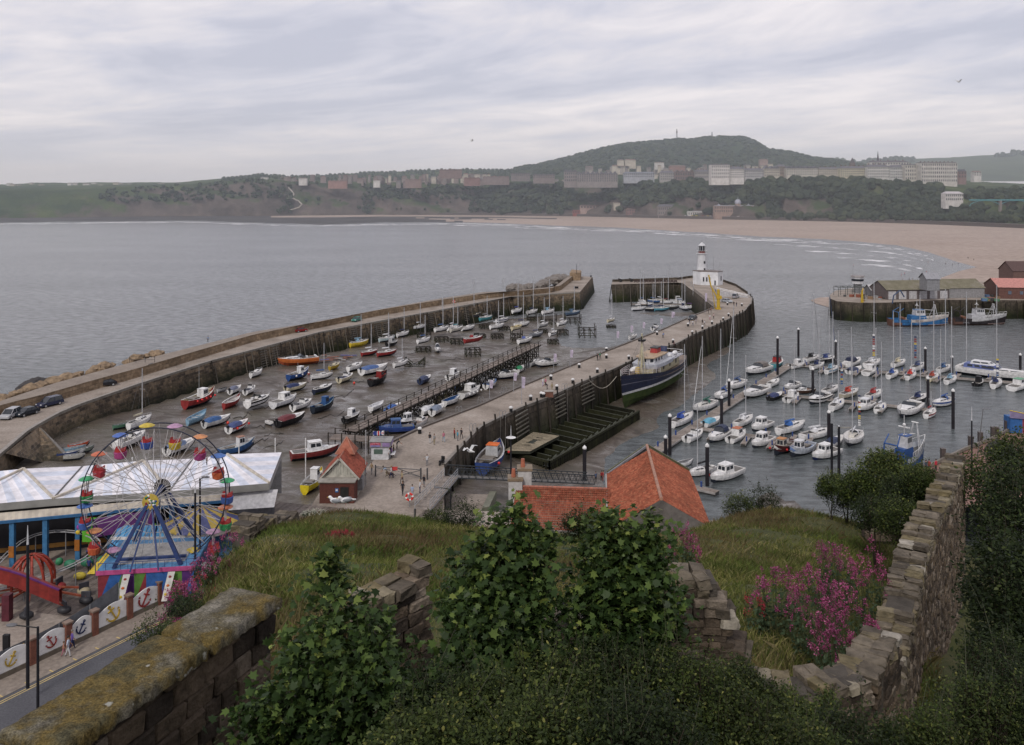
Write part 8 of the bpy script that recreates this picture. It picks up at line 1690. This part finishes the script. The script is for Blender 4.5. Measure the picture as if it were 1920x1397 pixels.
for i,a in enumerate([(806,832,K_,W_,'person in black top and long white skirt facing the sea near the kiosk',0,1.2),(814,834,Gy,TAN,'person in olive clothes raising an arm, beside the one in the white skirt',4,1),(832,829,Pk,LBLUE,'person in pink top and pale trousers walking alone between two groups',1,2),(852,823,RED,K_,'person in red shorts at the left of the trio',0,.5),(858,827,(.05,.25,.35),GREY,'person in turquoise shirt in the middle of the trio',0,.6),(865,823,K_,K_,'person dressed in black at the right of the trio',2,1),
(801,874,W_,(.2,.2,.22),'person in white shirt taking a picture beside a dark post',4,2.2),(734,897,W_,NAVY,'person in white shirt and dark trousers behind the gate with the dog',1,3),(725,893,(.35,.45,.6),TAN,'person in pale blue shirt bending over a pushchair',3,3.4),(754,907,TAN,K_,'person in tan vest walking past the gate',2,4),(795,914,K_,GREY,'person in dark clothes standing left of the handrails',0,1),(787,925,W_,NAVY,'person leaning at the gangway rail in white shirt',4,.3),(773,933,(.3,.36,.5),(.3,.33,.4),'man in light blue shirt and grey trousers facing the camera',0,4.7),
(755,928,K_,K_,'woman in black dress with a bag beside the tall sign pole',1,4.5),(697,889,(.35,.25,.15),GREY,'person with backpack walking by the toilet block wall',1,4.4),(684,902,W_,TAN,'person in white top by the toilet block corner',2,1.5),(734,858,(.2,.1,.3),K_,'person in purple top at the kiosk hatch',0,3.1),(730,862,W_,GREY,'person in white top queueing at the kiosk',0,3.0),(738,855,K_,Dn,'person in dark jacket at the end of the kiosk queue',0,3.3),(744,842,K_,K_,'person in black sitting by the pier edge beyond the kiosk',3,.4),
(1120,676,K_,K_,'person in black, left of the couple walking along the pier',1,1.1),(1125,674,(.05,.15,.1),K_,'person in dark green, right of the couple walking along the pier',2,1.1),(1018,724,W_,(.35,.3,.5),'person in white near the brick plinth, furthest left',1,4),(1023,724,Pk,K_,'person in pink next to the brick plinth',0,4),(1026,730,K_,K_,'person in black pushing a buggy by the brick plinth',3,3.5),(1035,733,TAN,TAN,'person in tan behind the brick plinth',0,2),
(1293,607,K_,Dn,'first person of the group beside the dark car on the pier',0,1),(1299,611,W_,Dn,'person in white, second of the group beside the dark car',1,2),(1305,608,(.3,.3,.4),K_,'third person of the group beside the dark car',0,3),(1317,609,K_,K_,'dark figure right of the dark car on the pier',2,1),(1321,611,W_,K_,'person in white shirt right of the dark car',1,2),(1331,600,W_,Pk,'person in white further along the pier toward the lighthouse',0,1),(1338,598,(.4,.3,.3),K_,'person in pale red further along the pier toward the lighthouse',1,1),(1328,588,K_,K_,'dark figure at the basin edge by the crane',0,0),(1333,586,RED,K_,'person with a red top at the basin edge by the crane',0,0),
(1376,574,K_,K_,'dark figure near the silver car, left one',0,1),(1381,575,K_,Dn,'dark figure near the silver car, right one',0,2),(1243,634,(.1,.15,.3),K_,'person with a rope at the inner pier edge above the ship',3,1),(1113,0,0,0,'',0,0),(95,1228,Pk,K_,'woman in pink top and dark shorts walking on the pavement',1,3.6),(127,1232,(.45,.5,.6),W_,'woman in white and pale blue walking fast on the pavement',2,.3),(119,1230,(.35,.16,.12),Pk,'child in orange-pink beside the woman in white',1,.5),(135,1218,(.12,.08,.3),NAVY,'person in purple shirt behind the woman in white',1,.6),(45,1246,GREY,K_,'person in grey half hidden behind the tall pole',1,3.6),
(167,1077,(.03,.04,.16),K_,'attendant in navy jacket standing by the coaster steps',0,1.5),(163,1050,(.05,.05,.2),K_,'person in dark blue leaning beside the coaster hoarding',3,.5)]):
 if a[1]:person(a[0],a[1],a[2],a[3],a[4],a[5],a[6],hair=i%4,s=.7 if 'child' in a[4]else 1)
person(390,642,(.2,.3,.5),K_,'lone person on top of the outer pier parapet',0,3,ZO+2);person(1117,905,Dn,K_,'person in dark top on the pontoon at the gangway end',0,2,.7);person(1128,902,RED,K_,'person in red on the pontoon, left of two',0,2,.7);person(1131,903,(.35,.04,.05),RED,'person in red on the pontoon, right of two',0,3,.7)
person(1742,885,RED,K_,'person in red jacket on the quay beside the half hidden fishing boat',0,1);person(1755,884,(.4,.03,.05),K_,'person in bright red top nearest the stone wall end',0,2);person(1736,886,(.05,.06,.1),K_,'person in dark clothes left of the red jackets',0,2);person(388,872,(.35,.25,.2),K_,'rider sitting in the pink gondola',0,4,19.2,.55)
for i,(px,py)in enumerate([(1690,518),(1696,516),(1705,527),(1711,527),(1731,516),(1737,513),(1752,515),(1773,497),(1786,499),(1790,492),(1797,497),(1740,493),(1692,528),(1815,486),(1826,489),(1600,500)]):person(px,py,g.choice([K_,Pk,W_,NAVY,RED]),g.choice([K_,NAVY,SK]),'tiny bather paddling in the shallows off the sandy beach',i%3,i,0,hair=i%4)['group']='bathers in the shallows'
# ---------------------------------------------------------------- castle hillside in the foreground
vis=[(245,1195,20),(300,1140,22),(370,1060,27),(430,1000,32),(450,968,37),(520,960,42),(590,957,46),(680,957,48),(770,967,47),(850,972,46),(960,990,44),(1060,994,42),(1150,1008,40),(1240,990,42),(1310,964,46),(1380,948,48),(1440,938,50),(1530,953,50),(1620,975,46),(1700,985,42),(1850,985,40),
(400,1110,22),(540,1190,14.7),(600,1050,24),(850,1080,25),(700,1000,36),(1000,1060,27),(1300,1000,34),(1320,1120,22),(1450,1230,18),(1450,1050,28),(1600,1100,22),(1560,1000,36),(330,1230,15),(637,1008,32),(560,1010,31),(800,1020,34),(480,1060,26),(700,1050,27),(600,982,38),(800,990,39),(520,1000,33),(700,978,42),(400,1040,28.5),(460,1020,30.5),(1400,1000,36),(1500,985,40),(1400,965,42),(1480,960,44)]
hc=[]
for i,(px,py,Y)in enumerate(vis):q=D(px,py,Y);hc.append((q.x,q.y,q.z-(.6 if i<21 and px>460 else.25)))
for px,py,Y in vis[:21]:
 q=D(px,py,Y);s=-1 if px<460 else 0;k=1 if px>=430 else.3
 hc+=[(q.x+s*4,q.y+9*k,q.z-10),(q.x+s*11,q.y+22*k,6)]
hc+=[(-5.5,9,39.2),(-7.5,6,40.5),(-14,12,30),(-20,8,22),(-12,18,24),(0,2,44.3),(8,2,44),(-6,2,43.5),(0,8,40.6),(4,10,40.2),(-2,12.5,40.2),(3,14.5,39.3),(10,10,38.4),(16,14,36.5),(12,17,34),(16,24,31.5),(24,34,28),(26,22,31),(34,46,24)]
hf=rbf(hc,.05);gx,gy=np.meshgrid(np.arange(-26,44,.45),np.arange(1.5,78,.45));gz=np.clip(hf(gx,gy),-2,46)
gr=np.random.default_rng(9);gz=gz+np.sin(gx*1.7+gy)*np.sin(gy*1.3)*.06+np.sin(gx*.8+2)*np.sin(gy*.55+gx*.3)*.16+gr.normal(0,.02,gz.shape)
M['turf']=m_ground('hillside_turf',[(.035,.042,.012),(.06,.065,.02),(.09,.08,.035)],.25,3.5)
tag(grid_mesh('castle_hillside',np.stack([gx,gy,gz],-1),M['turf']),kind='structure')
def hz2(x,y):return hf(np.asarray(x,float),np.asarray(y,float))
N=210000;y_=gr.uniform(11,54,N)**1.0;x_=(gr.uniform(200,1780,N)-CX)*y_/F;z_=hz2(x_,y_);pxx=CX+x_*F/y_;pyy=HOR+F*(H-z_)/y_
ok=(pyy>930)&(pyy<1330)&(z_>26)&((pxx>240)&(pxx<1760))&(gr.uniform(0,1,N)<np.clip(y_/22,.35,1));C=np.stack([x_,y_,z_-.03],1)[ok]
pat=np.sin(C[:,0]*.55+1)*np.sin(C[:,1]*.33)+gr.normal(0,.5,len(C))
gst=[(0,(.06,.085,.018)),(.4,(.14,.155,.04)),(.75,(.22,.2,.08)),(1,(.34,.3,.15))]
M['grass']=m_leaf('meadow_grass',gst,.3,.8,(.085,.125,.03));M['grass2']=m_leaf('dry_grass',[(0,(.08,.085,.03)),(.6,(.17,.145,.065)),(1,(.3,.25,.15))],.3,.8,(.12,.08,.045))
tag(blades('meadow_grass',C[pat<.45],.22,.014,M['grass'],3,.6,(.1,0)),kind='stuff');tag(blades('dry_grass',C[pat>=.45],.32,.011,M['grass2'],4,.45,(.15,0)),kind='stuff')
# ---------------------------------------------------------------- ruined rubble walls
M['rubble']=m_rnd('rubble_stone',[(0,(.05,.04,.034)),(.4,(.1,.078,.06)),(.75,(.15,.115,.085)),(1,(.24,.205,.17))],.9,9,1.0)
M['capst']=m_rnd('lichened_stone',[(0,(.08,.068,.055)),(.5,(.14,.12,.095)),(.85,(.15,.125,.07)),(1,(.3,.28,.25))],.9,6,.9)
def rock(mb,c,d,mat,rz=0,g=random,jit=.09,r=None,tz=0):
 ca,sa=math.cos(rz),math.sin(rz);rings=[]
 for fz,fs in((-1,.93),(-.8,1),(.78,1.0),(1,.92)):
  ring=[]
  for ax,ay in((-1,-.82),(-.86,-1),(.86,-1),(1,-.82),(1,.82),(.86,1),(-.86,1),(-1,.82)):
   x=ax*fs*d[0]/2*g.uniform(1-jit,1+jit);y=ay*fs*d[1]/2*g.uniform(1-jit,1+jit);ring.append((c[0]+x*ca-y*sa,c[1]+x*sa+y*ca,c[2]+fz*d[2]/2*g.uniform(1-jit,1+jit)+tz*x))
  rings.append(ring)
 mb.loft(rings,mat)
def rubble(name,lb,pts,thick,zb,seed,sl=(.22,.5),ch=(.12,.22),jag=.25,cap=None,ends=True):
 """real stones laid in courses on both faces of a mortar core; pts = (x, y, ztop)"""
 g=random.Random(seed);t=thing(name,lb,'wall',pts[0][:2]+(0,));ox,oy=pts[0][:2];xy=[(p[0]-ox,p[1]-oy)for p in pts];LL=plen(xy);mort=paint((.07,.06,.05),.95,.3,4,.5)
 def top(s):
  a=0
  for p,q in zip(pts,pts[1:]):
   d=math.hypot(q[0]-p[0],q[1]-p[1])
   if s<=a+d+1e-6:return lerp(p[2],q[2],(s-a)/d)
   a+=d
  return pts[-1][2]
 m=MB();k=max(2,int(LL/.5))
 for i in range(k):
  (x0,y0),a0=path_at(xy,LL*i/k+.001);(x1,y1),_=path_at(xy,LL*(i+1)/k-.001);zt=min(top(LL*i/k),top(LL*(i+1)/k))-.16;m.box(((x0+x1)/2,(y0+y1)/2,(zt+zb)/2),(LL/k+.02,thick*.8,zt-zb),mort,rz=a0)
 m.build('core',t);m=MB();z=zb;mc=MB()
 while z<max(p[2]for p in pts):
  hh_=g.uniform(*ch);s=g.uniform(-.1,.1)
  while s<LL:
   ln=g.uniform(*sl);sc_=min(max(s+ln/2,0),LL);(x,y),a=path_at(xy,max(min(sc_,LL-.001),.001));tp=top(sc_)
   if z+hh_<tp+g.uniform(-jag,jag*.4):
    for sd in(-1,1):
     w_=thick*.52;o_=(thick/2-w_/2)+g.uniform(-.02,.035);tpc=z+hh_*2.2>tp-jag
     rock(mc if(cap and tpc)else m,(x-math.sin(a)*o_*sd,y+math.cos(a)*o_*sd,z+hh_/2),(ln*.97,w_,hh_*.97),M['capst']if(cap and tpc)else M['rubble'],a+g.uniform(-.04,.04)*(4 if(cap and tpc)else 1),g,.24 if(cap and tpc)else.09)
   s+=ln
  z+=hh_
 m.build('stones',t)
 if mc.v:mc.build('top_stones',t)
 return t
def WP_(px,py,Y):q=D(px,py,Y);return(q.x,q.y,q.z)
cz=42.6;cl=[P(435,1100,cz),P(518,1118,cz),P(120,1397,cz),P(0,1370,cz)];A0=(cl[0]+cl[1])/2;A1=(cl[2]+cl[3])/2;dd=(A1-A0).normalized();A2=A1+dd*3
t=rubble('coped_wall','thick rubble wall with mossy slab coping running out of the lower left corner',[(A0.x,A0.y+.1,cz-.12),(A2.x,A2.y,cz-.12)],.52,38.5,4,(.22,.5),(.14,.26),.01)
def m_lichen():
 m,n,l,b,o=nt('lichened_coping');v=coord(n,l);a=noise(n,l,v,1.6,6,.6);e=noise(n,l,v,9,7,.7);f=noise(n,l,v,48,5,.75)
 c=ramp(n,l,a,[(.38,(.15,.145,.13)),(.47,(.10,.092,.066)),(.55,(.115,.088,.034)),(.66,(.07,.066,.042))]);c=mixc(n,l,.8,c,ramp(n,l,e,[(.32,(.4,.38,.34)),(.66,(1.5,1.45,1.35))]),'MULTIPLY');c=mixc(n,l,.85,c,ramp(n,l,f,[(.36,(.35,.35,.35)),(.62,(1.55,1.5,1.45))]),'MULTIPLY')
 w=ramp(n,l,noise(n,l,v,3.1,5,.55),[(.66,(0,0,0)),(.70,(.8,.8,.8))]);c=mixc(n,l,w,c,(.34,.34,.31));l.new(c,b.inputs['Base Color']);b.inputs['Roughness'].default_value=.95;b.inputs['Specular IOR Level'].default_value=.1;bump(n,l,b,math_(n,l,'ADD',e,f),.8,.012);return m
M['lichen']=m_lichen();g=random.Random(12);s=-.06;SL_=[1.25,2.0,1.65,1.5,1.6];pn=Vector((-dd.y,dd.x,0))
for ln in SL_:
 V,Fc=[],[];nu,nv=int(ln/.05),14;wv=.74
 for i in range(nu+1):
  for j in range(nv+1):
   u,v=i/nu,j/nv*2-1;e=max(abs(v),abs(u*2-1)**30);q=A0+dd*(s+u*(ln-.075)+(.012 if abs(v)<.9 else g.uniform(0,.03)))+pn*(v*wv/2+(g.uniform(-.018,.018)if abs(v)>.9 else 0));V.append((q.x,q.y,cz-.018*e**24-(.02 if i in(0,nu)else 0)+g.uniform(-.002,.002)+.005*math.sin(u*9+s*5)))
 n0=len(V);V+=[(x,y,cz-.15+g.uniform(-.012,.012))for x,y,z in V]
 ix=lambda i,j:i*(nv+1)+j
 for i in range(nu):
  for j in range(nv):Fc.append((ix(i,j),ix(i+1,j),ix(i+1,j+1),ix(i,j+1)))
  Fc+=[(ix(i,0),ix(i,0)+n0,ix(i+1,0)+n0,ix(i+1,0)),(ix(i,nv),ix(i+1,nv),ix(i+1,nv)+n0,ix(i,nv)+n0)]
 for j in range(nv):Fc+=[(ix(0,j),ix(0,j+1),ix(0,j+1)+n0,ix(0,j)+n0),(ix(nu,j),ix(nu,j)+n0,ix(nu,j+1)+n0,ix(nu,j+1))]
 m=MB();m.mesh([(x-t.location.x,y-t.location.y,z)for x,y,z in V],Fc,M['lichen'],sm=True);m.build('coping_slab',t);s+=ln
B0=Vector(WP_(731,1078,11.3));rubble('wall_stub','upright stone wall stub standing alone between the leafy shrubs, middle left',[(B0.x-.3,B0.y-.4,42.4),(B0.x+.02,B0.y-.05,42.42),(B0.x+.3,B0.y+.3,42.62)],.46,39.5,6,(.16,.36),(.11,.17),.0,True)
rubble('wall_footing','low broken stone footing between the coped wall and the wall stub',[(A0.x+.4,A0.y+.3,41.5),(-2.4,11.3,41.2),(B0.x-.3,B0.y-.1,41.0)],.55,39.3,8,(.15,.4),(.1,.2),.15,True)
rubble('wall_footing','low rubble wall behind the two big sycamore shrubs',[(-.8,11.9,41.6),(.4,12.5,41.5),(2.3,13.0,41.3)],.55,39.2,9,(.15,.4),(.1,.2),.15,True)
rubble('ruined_wall','tall broken wall end with stepped ragged edge right of the sycamore shrubs',[(2.05,13.0,41.95),(3.05,13.0,41.9),(3.15,12.98,41.5),(3.4,12.95,41.1),(3.55,12.9,40.4)],.62,38.2,10,(.16,.4),(.09,.16),.1,True)
rubble('low_wall','low crumbling wall curving from the broken wall end to the long right-hand wall',[(3.4,13.0,40.4),(4.3,12.9,40.25),(5.4,13.4,40.2),(6.3,14.6,40.15)],.6,38,11,(.15,.4),(.1,.18),.1,True)
rw=[WP_(*a)for a in((1655,1275,15.5),(1668,1192,17.5),(1690,1109,19.5),(1708,1027,22),(1739,956,26),(1770,903,30),(1791,850,34))]
rubble('long_ruined_wall','long high ruined wall with ragged top running downhill at the right',rw,.68,32,13,(.12,.34),(.08,.2),.2,True)
p_=WP_(1625,925,38);rubble('wall_stub','small dark stone stump in the bushes left of the long ruined wall',[(p_[0],p_[1],p_[2]),(p_[0]+1.2,p_[1],p_[2]-.2)],.7,p_[2]-2,15,(.3,.6),(.2,.35),.2,True)
rubble('crest_rocks','mossy broken wall top on the crest beside the arcade',[WP_(452,972,36),WP_(500,960,38),WP_(540,957,40)],1.0,27,16,(.3,.8),(.15,.35),.3,True)
# ---------------------------------------------------------------- shrubs, flowers
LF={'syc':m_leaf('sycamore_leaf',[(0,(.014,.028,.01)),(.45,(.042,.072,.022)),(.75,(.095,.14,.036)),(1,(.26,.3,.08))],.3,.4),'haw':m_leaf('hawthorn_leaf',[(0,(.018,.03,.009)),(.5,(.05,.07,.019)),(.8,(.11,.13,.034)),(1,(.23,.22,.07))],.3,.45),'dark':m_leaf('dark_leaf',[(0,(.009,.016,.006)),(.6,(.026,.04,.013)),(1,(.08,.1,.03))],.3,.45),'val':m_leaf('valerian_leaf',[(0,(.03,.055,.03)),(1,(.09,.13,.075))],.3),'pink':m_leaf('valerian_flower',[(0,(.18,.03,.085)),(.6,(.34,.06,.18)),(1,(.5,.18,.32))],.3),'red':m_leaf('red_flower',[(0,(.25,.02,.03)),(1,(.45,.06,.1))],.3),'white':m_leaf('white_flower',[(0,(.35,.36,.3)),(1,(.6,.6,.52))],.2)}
def shrub(lb,balls,n,ls,leaf,shape,seed,name='shrub',root=None,cat='shrub',grp=None):
 """balls: (px, py, Y, r[, rz]) lobes; leaves gather in small sprays near each lobe's skin"""
 g=np.random.default_rng(seed);c0=D(balls[0][0],balls[0][1],balls[0][2]);gz_=float(hz2([c0.x],[c0.y])[0])if root is None else root;base=Vector((c0.x,c0.y,min(gz_,c0.z-.3)));t=thing(name,lb,cat,base,0,grp)
 tot=sum(b[3]**2 for b in balls);Cs=[];m=MB()
 for b in balls:
  c=D(*b[:3]);k=max(6,int(n*b[3]**2/tot/14));d=g.normal(size=(k,3));d/=np.linalg.norm(d,axis=1)[:,None];rr=b[3]*g.uniform(.45,1.08,k)**.6
  ctr=np.array(c)+d*rr[:,None]*np.array([1,.85,b[4]if len(b)>4 else.9]);sp_=g.normal(size=(k,14,3))*ls*np.array([1.5,1.5,1.3]);Cs.append((ctr[:,None]+sp_).reshape(-1,3))
  lc=c-base;m.tube((g.uniform(-.1,.1),g.uniform(-.1,.1),0),lc*.6,max(.02,b[3]*.06),(.05,.04,.03),max(.012,b[3]*.035),5);m.tube(lc*.6,lc,max(.012,b[3]*.035),(.05,.04,.03),.01,5)
  for q in ctr[::max(1,k//14)]:m.tube(lc*.75,Vector(q)-base,max(.008,b[3]*.018),(.05,.04,.03),.004,4)
 for b in balls:
  c=D(*b[:3])
  for _ in range(int(8*b[3]**.5)if ls<.1 else int(5*b[3])):
   d=g.normal(size=3);d[2]=abs(d[2])+.6;d/=np.linalg.norm(d);p0=np.array(c)+d*b[3]*.8*np.array([1,.85,b[4]if len(b)>4 else.9]);dr=d*.5+np.array([g.normal(0,.3),g.normal(0,.3),.8]);ln=b[3]*g.uniform(.35,.8);p1=p0+dr*ln;m.tube(Vector(p0)-base,Vector(p1)-base,.004,(.05,.05,.03),.002,3);Cs.append(p0+(p1-p0)*g.uniform(0,1.05,(22,1))+g.normal(0,ls*.6,(22,3)))
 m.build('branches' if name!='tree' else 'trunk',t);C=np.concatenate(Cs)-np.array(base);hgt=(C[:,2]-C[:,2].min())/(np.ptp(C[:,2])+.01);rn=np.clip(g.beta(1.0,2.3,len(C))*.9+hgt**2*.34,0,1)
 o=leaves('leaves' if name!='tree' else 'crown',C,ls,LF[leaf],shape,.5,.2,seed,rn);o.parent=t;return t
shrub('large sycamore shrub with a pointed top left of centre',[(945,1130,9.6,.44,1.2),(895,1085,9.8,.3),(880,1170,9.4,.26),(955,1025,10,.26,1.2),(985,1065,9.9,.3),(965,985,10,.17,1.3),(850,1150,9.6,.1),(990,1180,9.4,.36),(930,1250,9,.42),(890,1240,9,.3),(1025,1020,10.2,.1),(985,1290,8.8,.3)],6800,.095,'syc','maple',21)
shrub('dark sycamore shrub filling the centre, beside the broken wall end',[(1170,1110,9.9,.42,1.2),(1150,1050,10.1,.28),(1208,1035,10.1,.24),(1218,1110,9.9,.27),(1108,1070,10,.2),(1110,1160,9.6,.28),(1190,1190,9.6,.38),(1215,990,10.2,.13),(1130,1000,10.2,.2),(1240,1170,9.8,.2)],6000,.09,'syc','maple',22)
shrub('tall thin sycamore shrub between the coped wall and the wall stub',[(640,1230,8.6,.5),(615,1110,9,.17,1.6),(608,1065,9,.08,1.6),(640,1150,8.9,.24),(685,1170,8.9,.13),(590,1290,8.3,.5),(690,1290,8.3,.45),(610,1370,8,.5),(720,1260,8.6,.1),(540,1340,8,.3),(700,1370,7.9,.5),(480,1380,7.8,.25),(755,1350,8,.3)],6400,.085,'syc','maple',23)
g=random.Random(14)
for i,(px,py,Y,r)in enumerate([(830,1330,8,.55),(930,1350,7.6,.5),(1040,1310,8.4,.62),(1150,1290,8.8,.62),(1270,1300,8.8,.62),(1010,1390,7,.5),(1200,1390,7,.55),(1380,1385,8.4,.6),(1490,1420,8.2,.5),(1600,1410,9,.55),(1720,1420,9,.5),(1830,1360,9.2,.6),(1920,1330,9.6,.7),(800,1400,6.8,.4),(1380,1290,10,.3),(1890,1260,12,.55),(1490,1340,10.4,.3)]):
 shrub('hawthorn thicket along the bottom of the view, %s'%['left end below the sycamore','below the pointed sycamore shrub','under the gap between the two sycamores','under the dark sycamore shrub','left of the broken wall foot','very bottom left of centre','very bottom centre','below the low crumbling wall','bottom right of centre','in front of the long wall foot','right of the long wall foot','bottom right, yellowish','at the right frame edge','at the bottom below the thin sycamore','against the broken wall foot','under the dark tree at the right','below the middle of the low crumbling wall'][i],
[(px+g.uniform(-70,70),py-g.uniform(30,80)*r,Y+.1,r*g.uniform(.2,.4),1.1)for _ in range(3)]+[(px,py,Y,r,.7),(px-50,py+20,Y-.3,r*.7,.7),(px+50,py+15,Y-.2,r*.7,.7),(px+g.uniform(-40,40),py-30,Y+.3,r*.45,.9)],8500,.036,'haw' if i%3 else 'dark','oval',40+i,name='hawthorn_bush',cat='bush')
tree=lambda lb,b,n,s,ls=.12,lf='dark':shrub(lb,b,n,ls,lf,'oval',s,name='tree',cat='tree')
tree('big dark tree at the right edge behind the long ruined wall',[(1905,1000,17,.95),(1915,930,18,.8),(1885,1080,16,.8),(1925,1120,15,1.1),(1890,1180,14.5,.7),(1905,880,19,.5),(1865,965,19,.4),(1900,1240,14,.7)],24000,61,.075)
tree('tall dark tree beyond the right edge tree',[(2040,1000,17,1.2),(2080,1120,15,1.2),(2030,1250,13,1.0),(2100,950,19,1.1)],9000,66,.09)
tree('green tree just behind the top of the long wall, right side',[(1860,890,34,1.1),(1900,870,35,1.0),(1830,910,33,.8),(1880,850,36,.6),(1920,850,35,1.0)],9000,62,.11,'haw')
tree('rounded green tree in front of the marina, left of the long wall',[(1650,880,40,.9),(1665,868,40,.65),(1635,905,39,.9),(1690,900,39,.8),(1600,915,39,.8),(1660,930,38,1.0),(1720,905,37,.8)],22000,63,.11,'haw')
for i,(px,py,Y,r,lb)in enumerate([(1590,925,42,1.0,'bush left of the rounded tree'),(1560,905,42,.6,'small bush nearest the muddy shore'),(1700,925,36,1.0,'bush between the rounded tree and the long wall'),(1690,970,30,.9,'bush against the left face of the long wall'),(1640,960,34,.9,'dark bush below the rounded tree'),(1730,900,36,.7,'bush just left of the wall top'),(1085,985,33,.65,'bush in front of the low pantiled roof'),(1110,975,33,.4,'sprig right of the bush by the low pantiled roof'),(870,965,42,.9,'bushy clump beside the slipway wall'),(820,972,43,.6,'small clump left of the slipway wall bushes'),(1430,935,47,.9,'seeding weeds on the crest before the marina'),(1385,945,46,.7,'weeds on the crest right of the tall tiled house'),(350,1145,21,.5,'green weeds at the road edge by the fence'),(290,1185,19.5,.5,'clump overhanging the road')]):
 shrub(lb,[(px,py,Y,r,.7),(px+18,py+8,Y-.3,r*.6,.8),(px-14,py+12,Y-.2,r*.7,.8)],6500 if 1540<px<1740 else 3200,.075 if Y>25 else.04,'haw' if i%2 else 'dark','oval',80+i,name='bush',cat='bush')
def valerian(lb,px,py,Y,w_,h_,n,leaf='pink',seed=1,name='valerian_plant'):
 g=np.random.default_rng(seed);c=D(px,py,Y);gz_=float(hz2([c.x],[c.y])[0]);base=Vector((c.x,c.y,gz_-.05));t=thing(name,lb,'flowers',base);m=MB();H_=max(c.z-gz_,.25)+h_;hs=[];ls_=[]
 for i in range(n):
  a=g.uniform(0,6.28);r=w_*math.sqrt(g.uniform(0,1));tp=np.array([r*math.cos(a),r*math.sin(a)*.8,H_*(1-.45*(r/w_)**2)*g.uniform(.75,1.05)]);b0=np.array([tp[0]*.6,tp[1]*.6,0]);m.tube(b0,tp,.006,(.06,.07,.03),.004,3)
  hs.append(tp+g.normal(0,1,(30,3))*np.array([.03,.03,.045]));k=g.uniform(.1,.8,(9,1));ls_.append(b0+(tp-b0)*k+g.normal(0,.05,(9,3)))
 m.build('stems',t);o=leaves('flower_heads',np.concatenate(hs),.026,LF[leaf],'clump',.3,.1,seed);o.parent=t;o=leaves('leaves',np.concatenate(ls_),.1,LF['val'],'oval',.2,.2,seed+1);o.parent=t
for i,a in enumerate([('big magenta valerian, nearest the long ruined wall',1580,1120,17.5,.75,.35,90),('magenta valerian in the middle of the flower bank',1530,1080,19,.7,.3,80),('magenta valerian at the left end of the flower bank',1455,1070,20,.6,.25,60),('tall magenta valerian touching the wall top',1635,1040,20,.5,.4,55),('magenta valerian at the back of the flower bank',1560,1035,22,.8,.3,80),('lowest magenta valerian in front of the flower bank',1570,1175,16.5,.5,.25,50),
('magenta valerian by the corner of the tall tiled house',1280,1005,24,.5,.45,60),('pink valerian over the fence at the roadside',345,1110,22,.5,.35,60),('pink valerian under the big wheel platform',392,1050,27,.7,.2,40),('pink valerian beside the mossy wall top',430,1005,31,.8,.2,35),('pink valerian trailing toward the road',310,1160,20.5,.5,.15,24)]):valerian(*a,seed=200+i*3)
valerian('single red-flowered plant in the middle of the left slope',637,1010,32,.55,.2,45,'red',301);valerian('red flowers on the left edge of the slope',365,1085,24,.7,.15,30,'red',305);valerian('white-flowered weeds on the crest below the gulls',590,972,42,.7,.15,40,'white',310);valerian('small red flower clump left of the magenta bank',1412,1100,20,.3,.1,14,'red',312)
q=D(632,945,46.5);z0=float(hz2([q.x],[q.y])[0])
gull(D(629,948,46),2.9,'seagull resting on the crest, left of a pair',s=1.3);gull(D(648,947,46),3.4,'seagull resting on the crest, right of a pair',s=1.3);gull(D(881,851,70),2.5,'white seagull flying past the pier fenders',True,1.2);gull(D(885,266,300),.4,'distant seagull flying left of the wooded hill',True,1.8);gull(D(1798,156,150),.4,'distant dark bird high in the sky at the right',True,1.3)
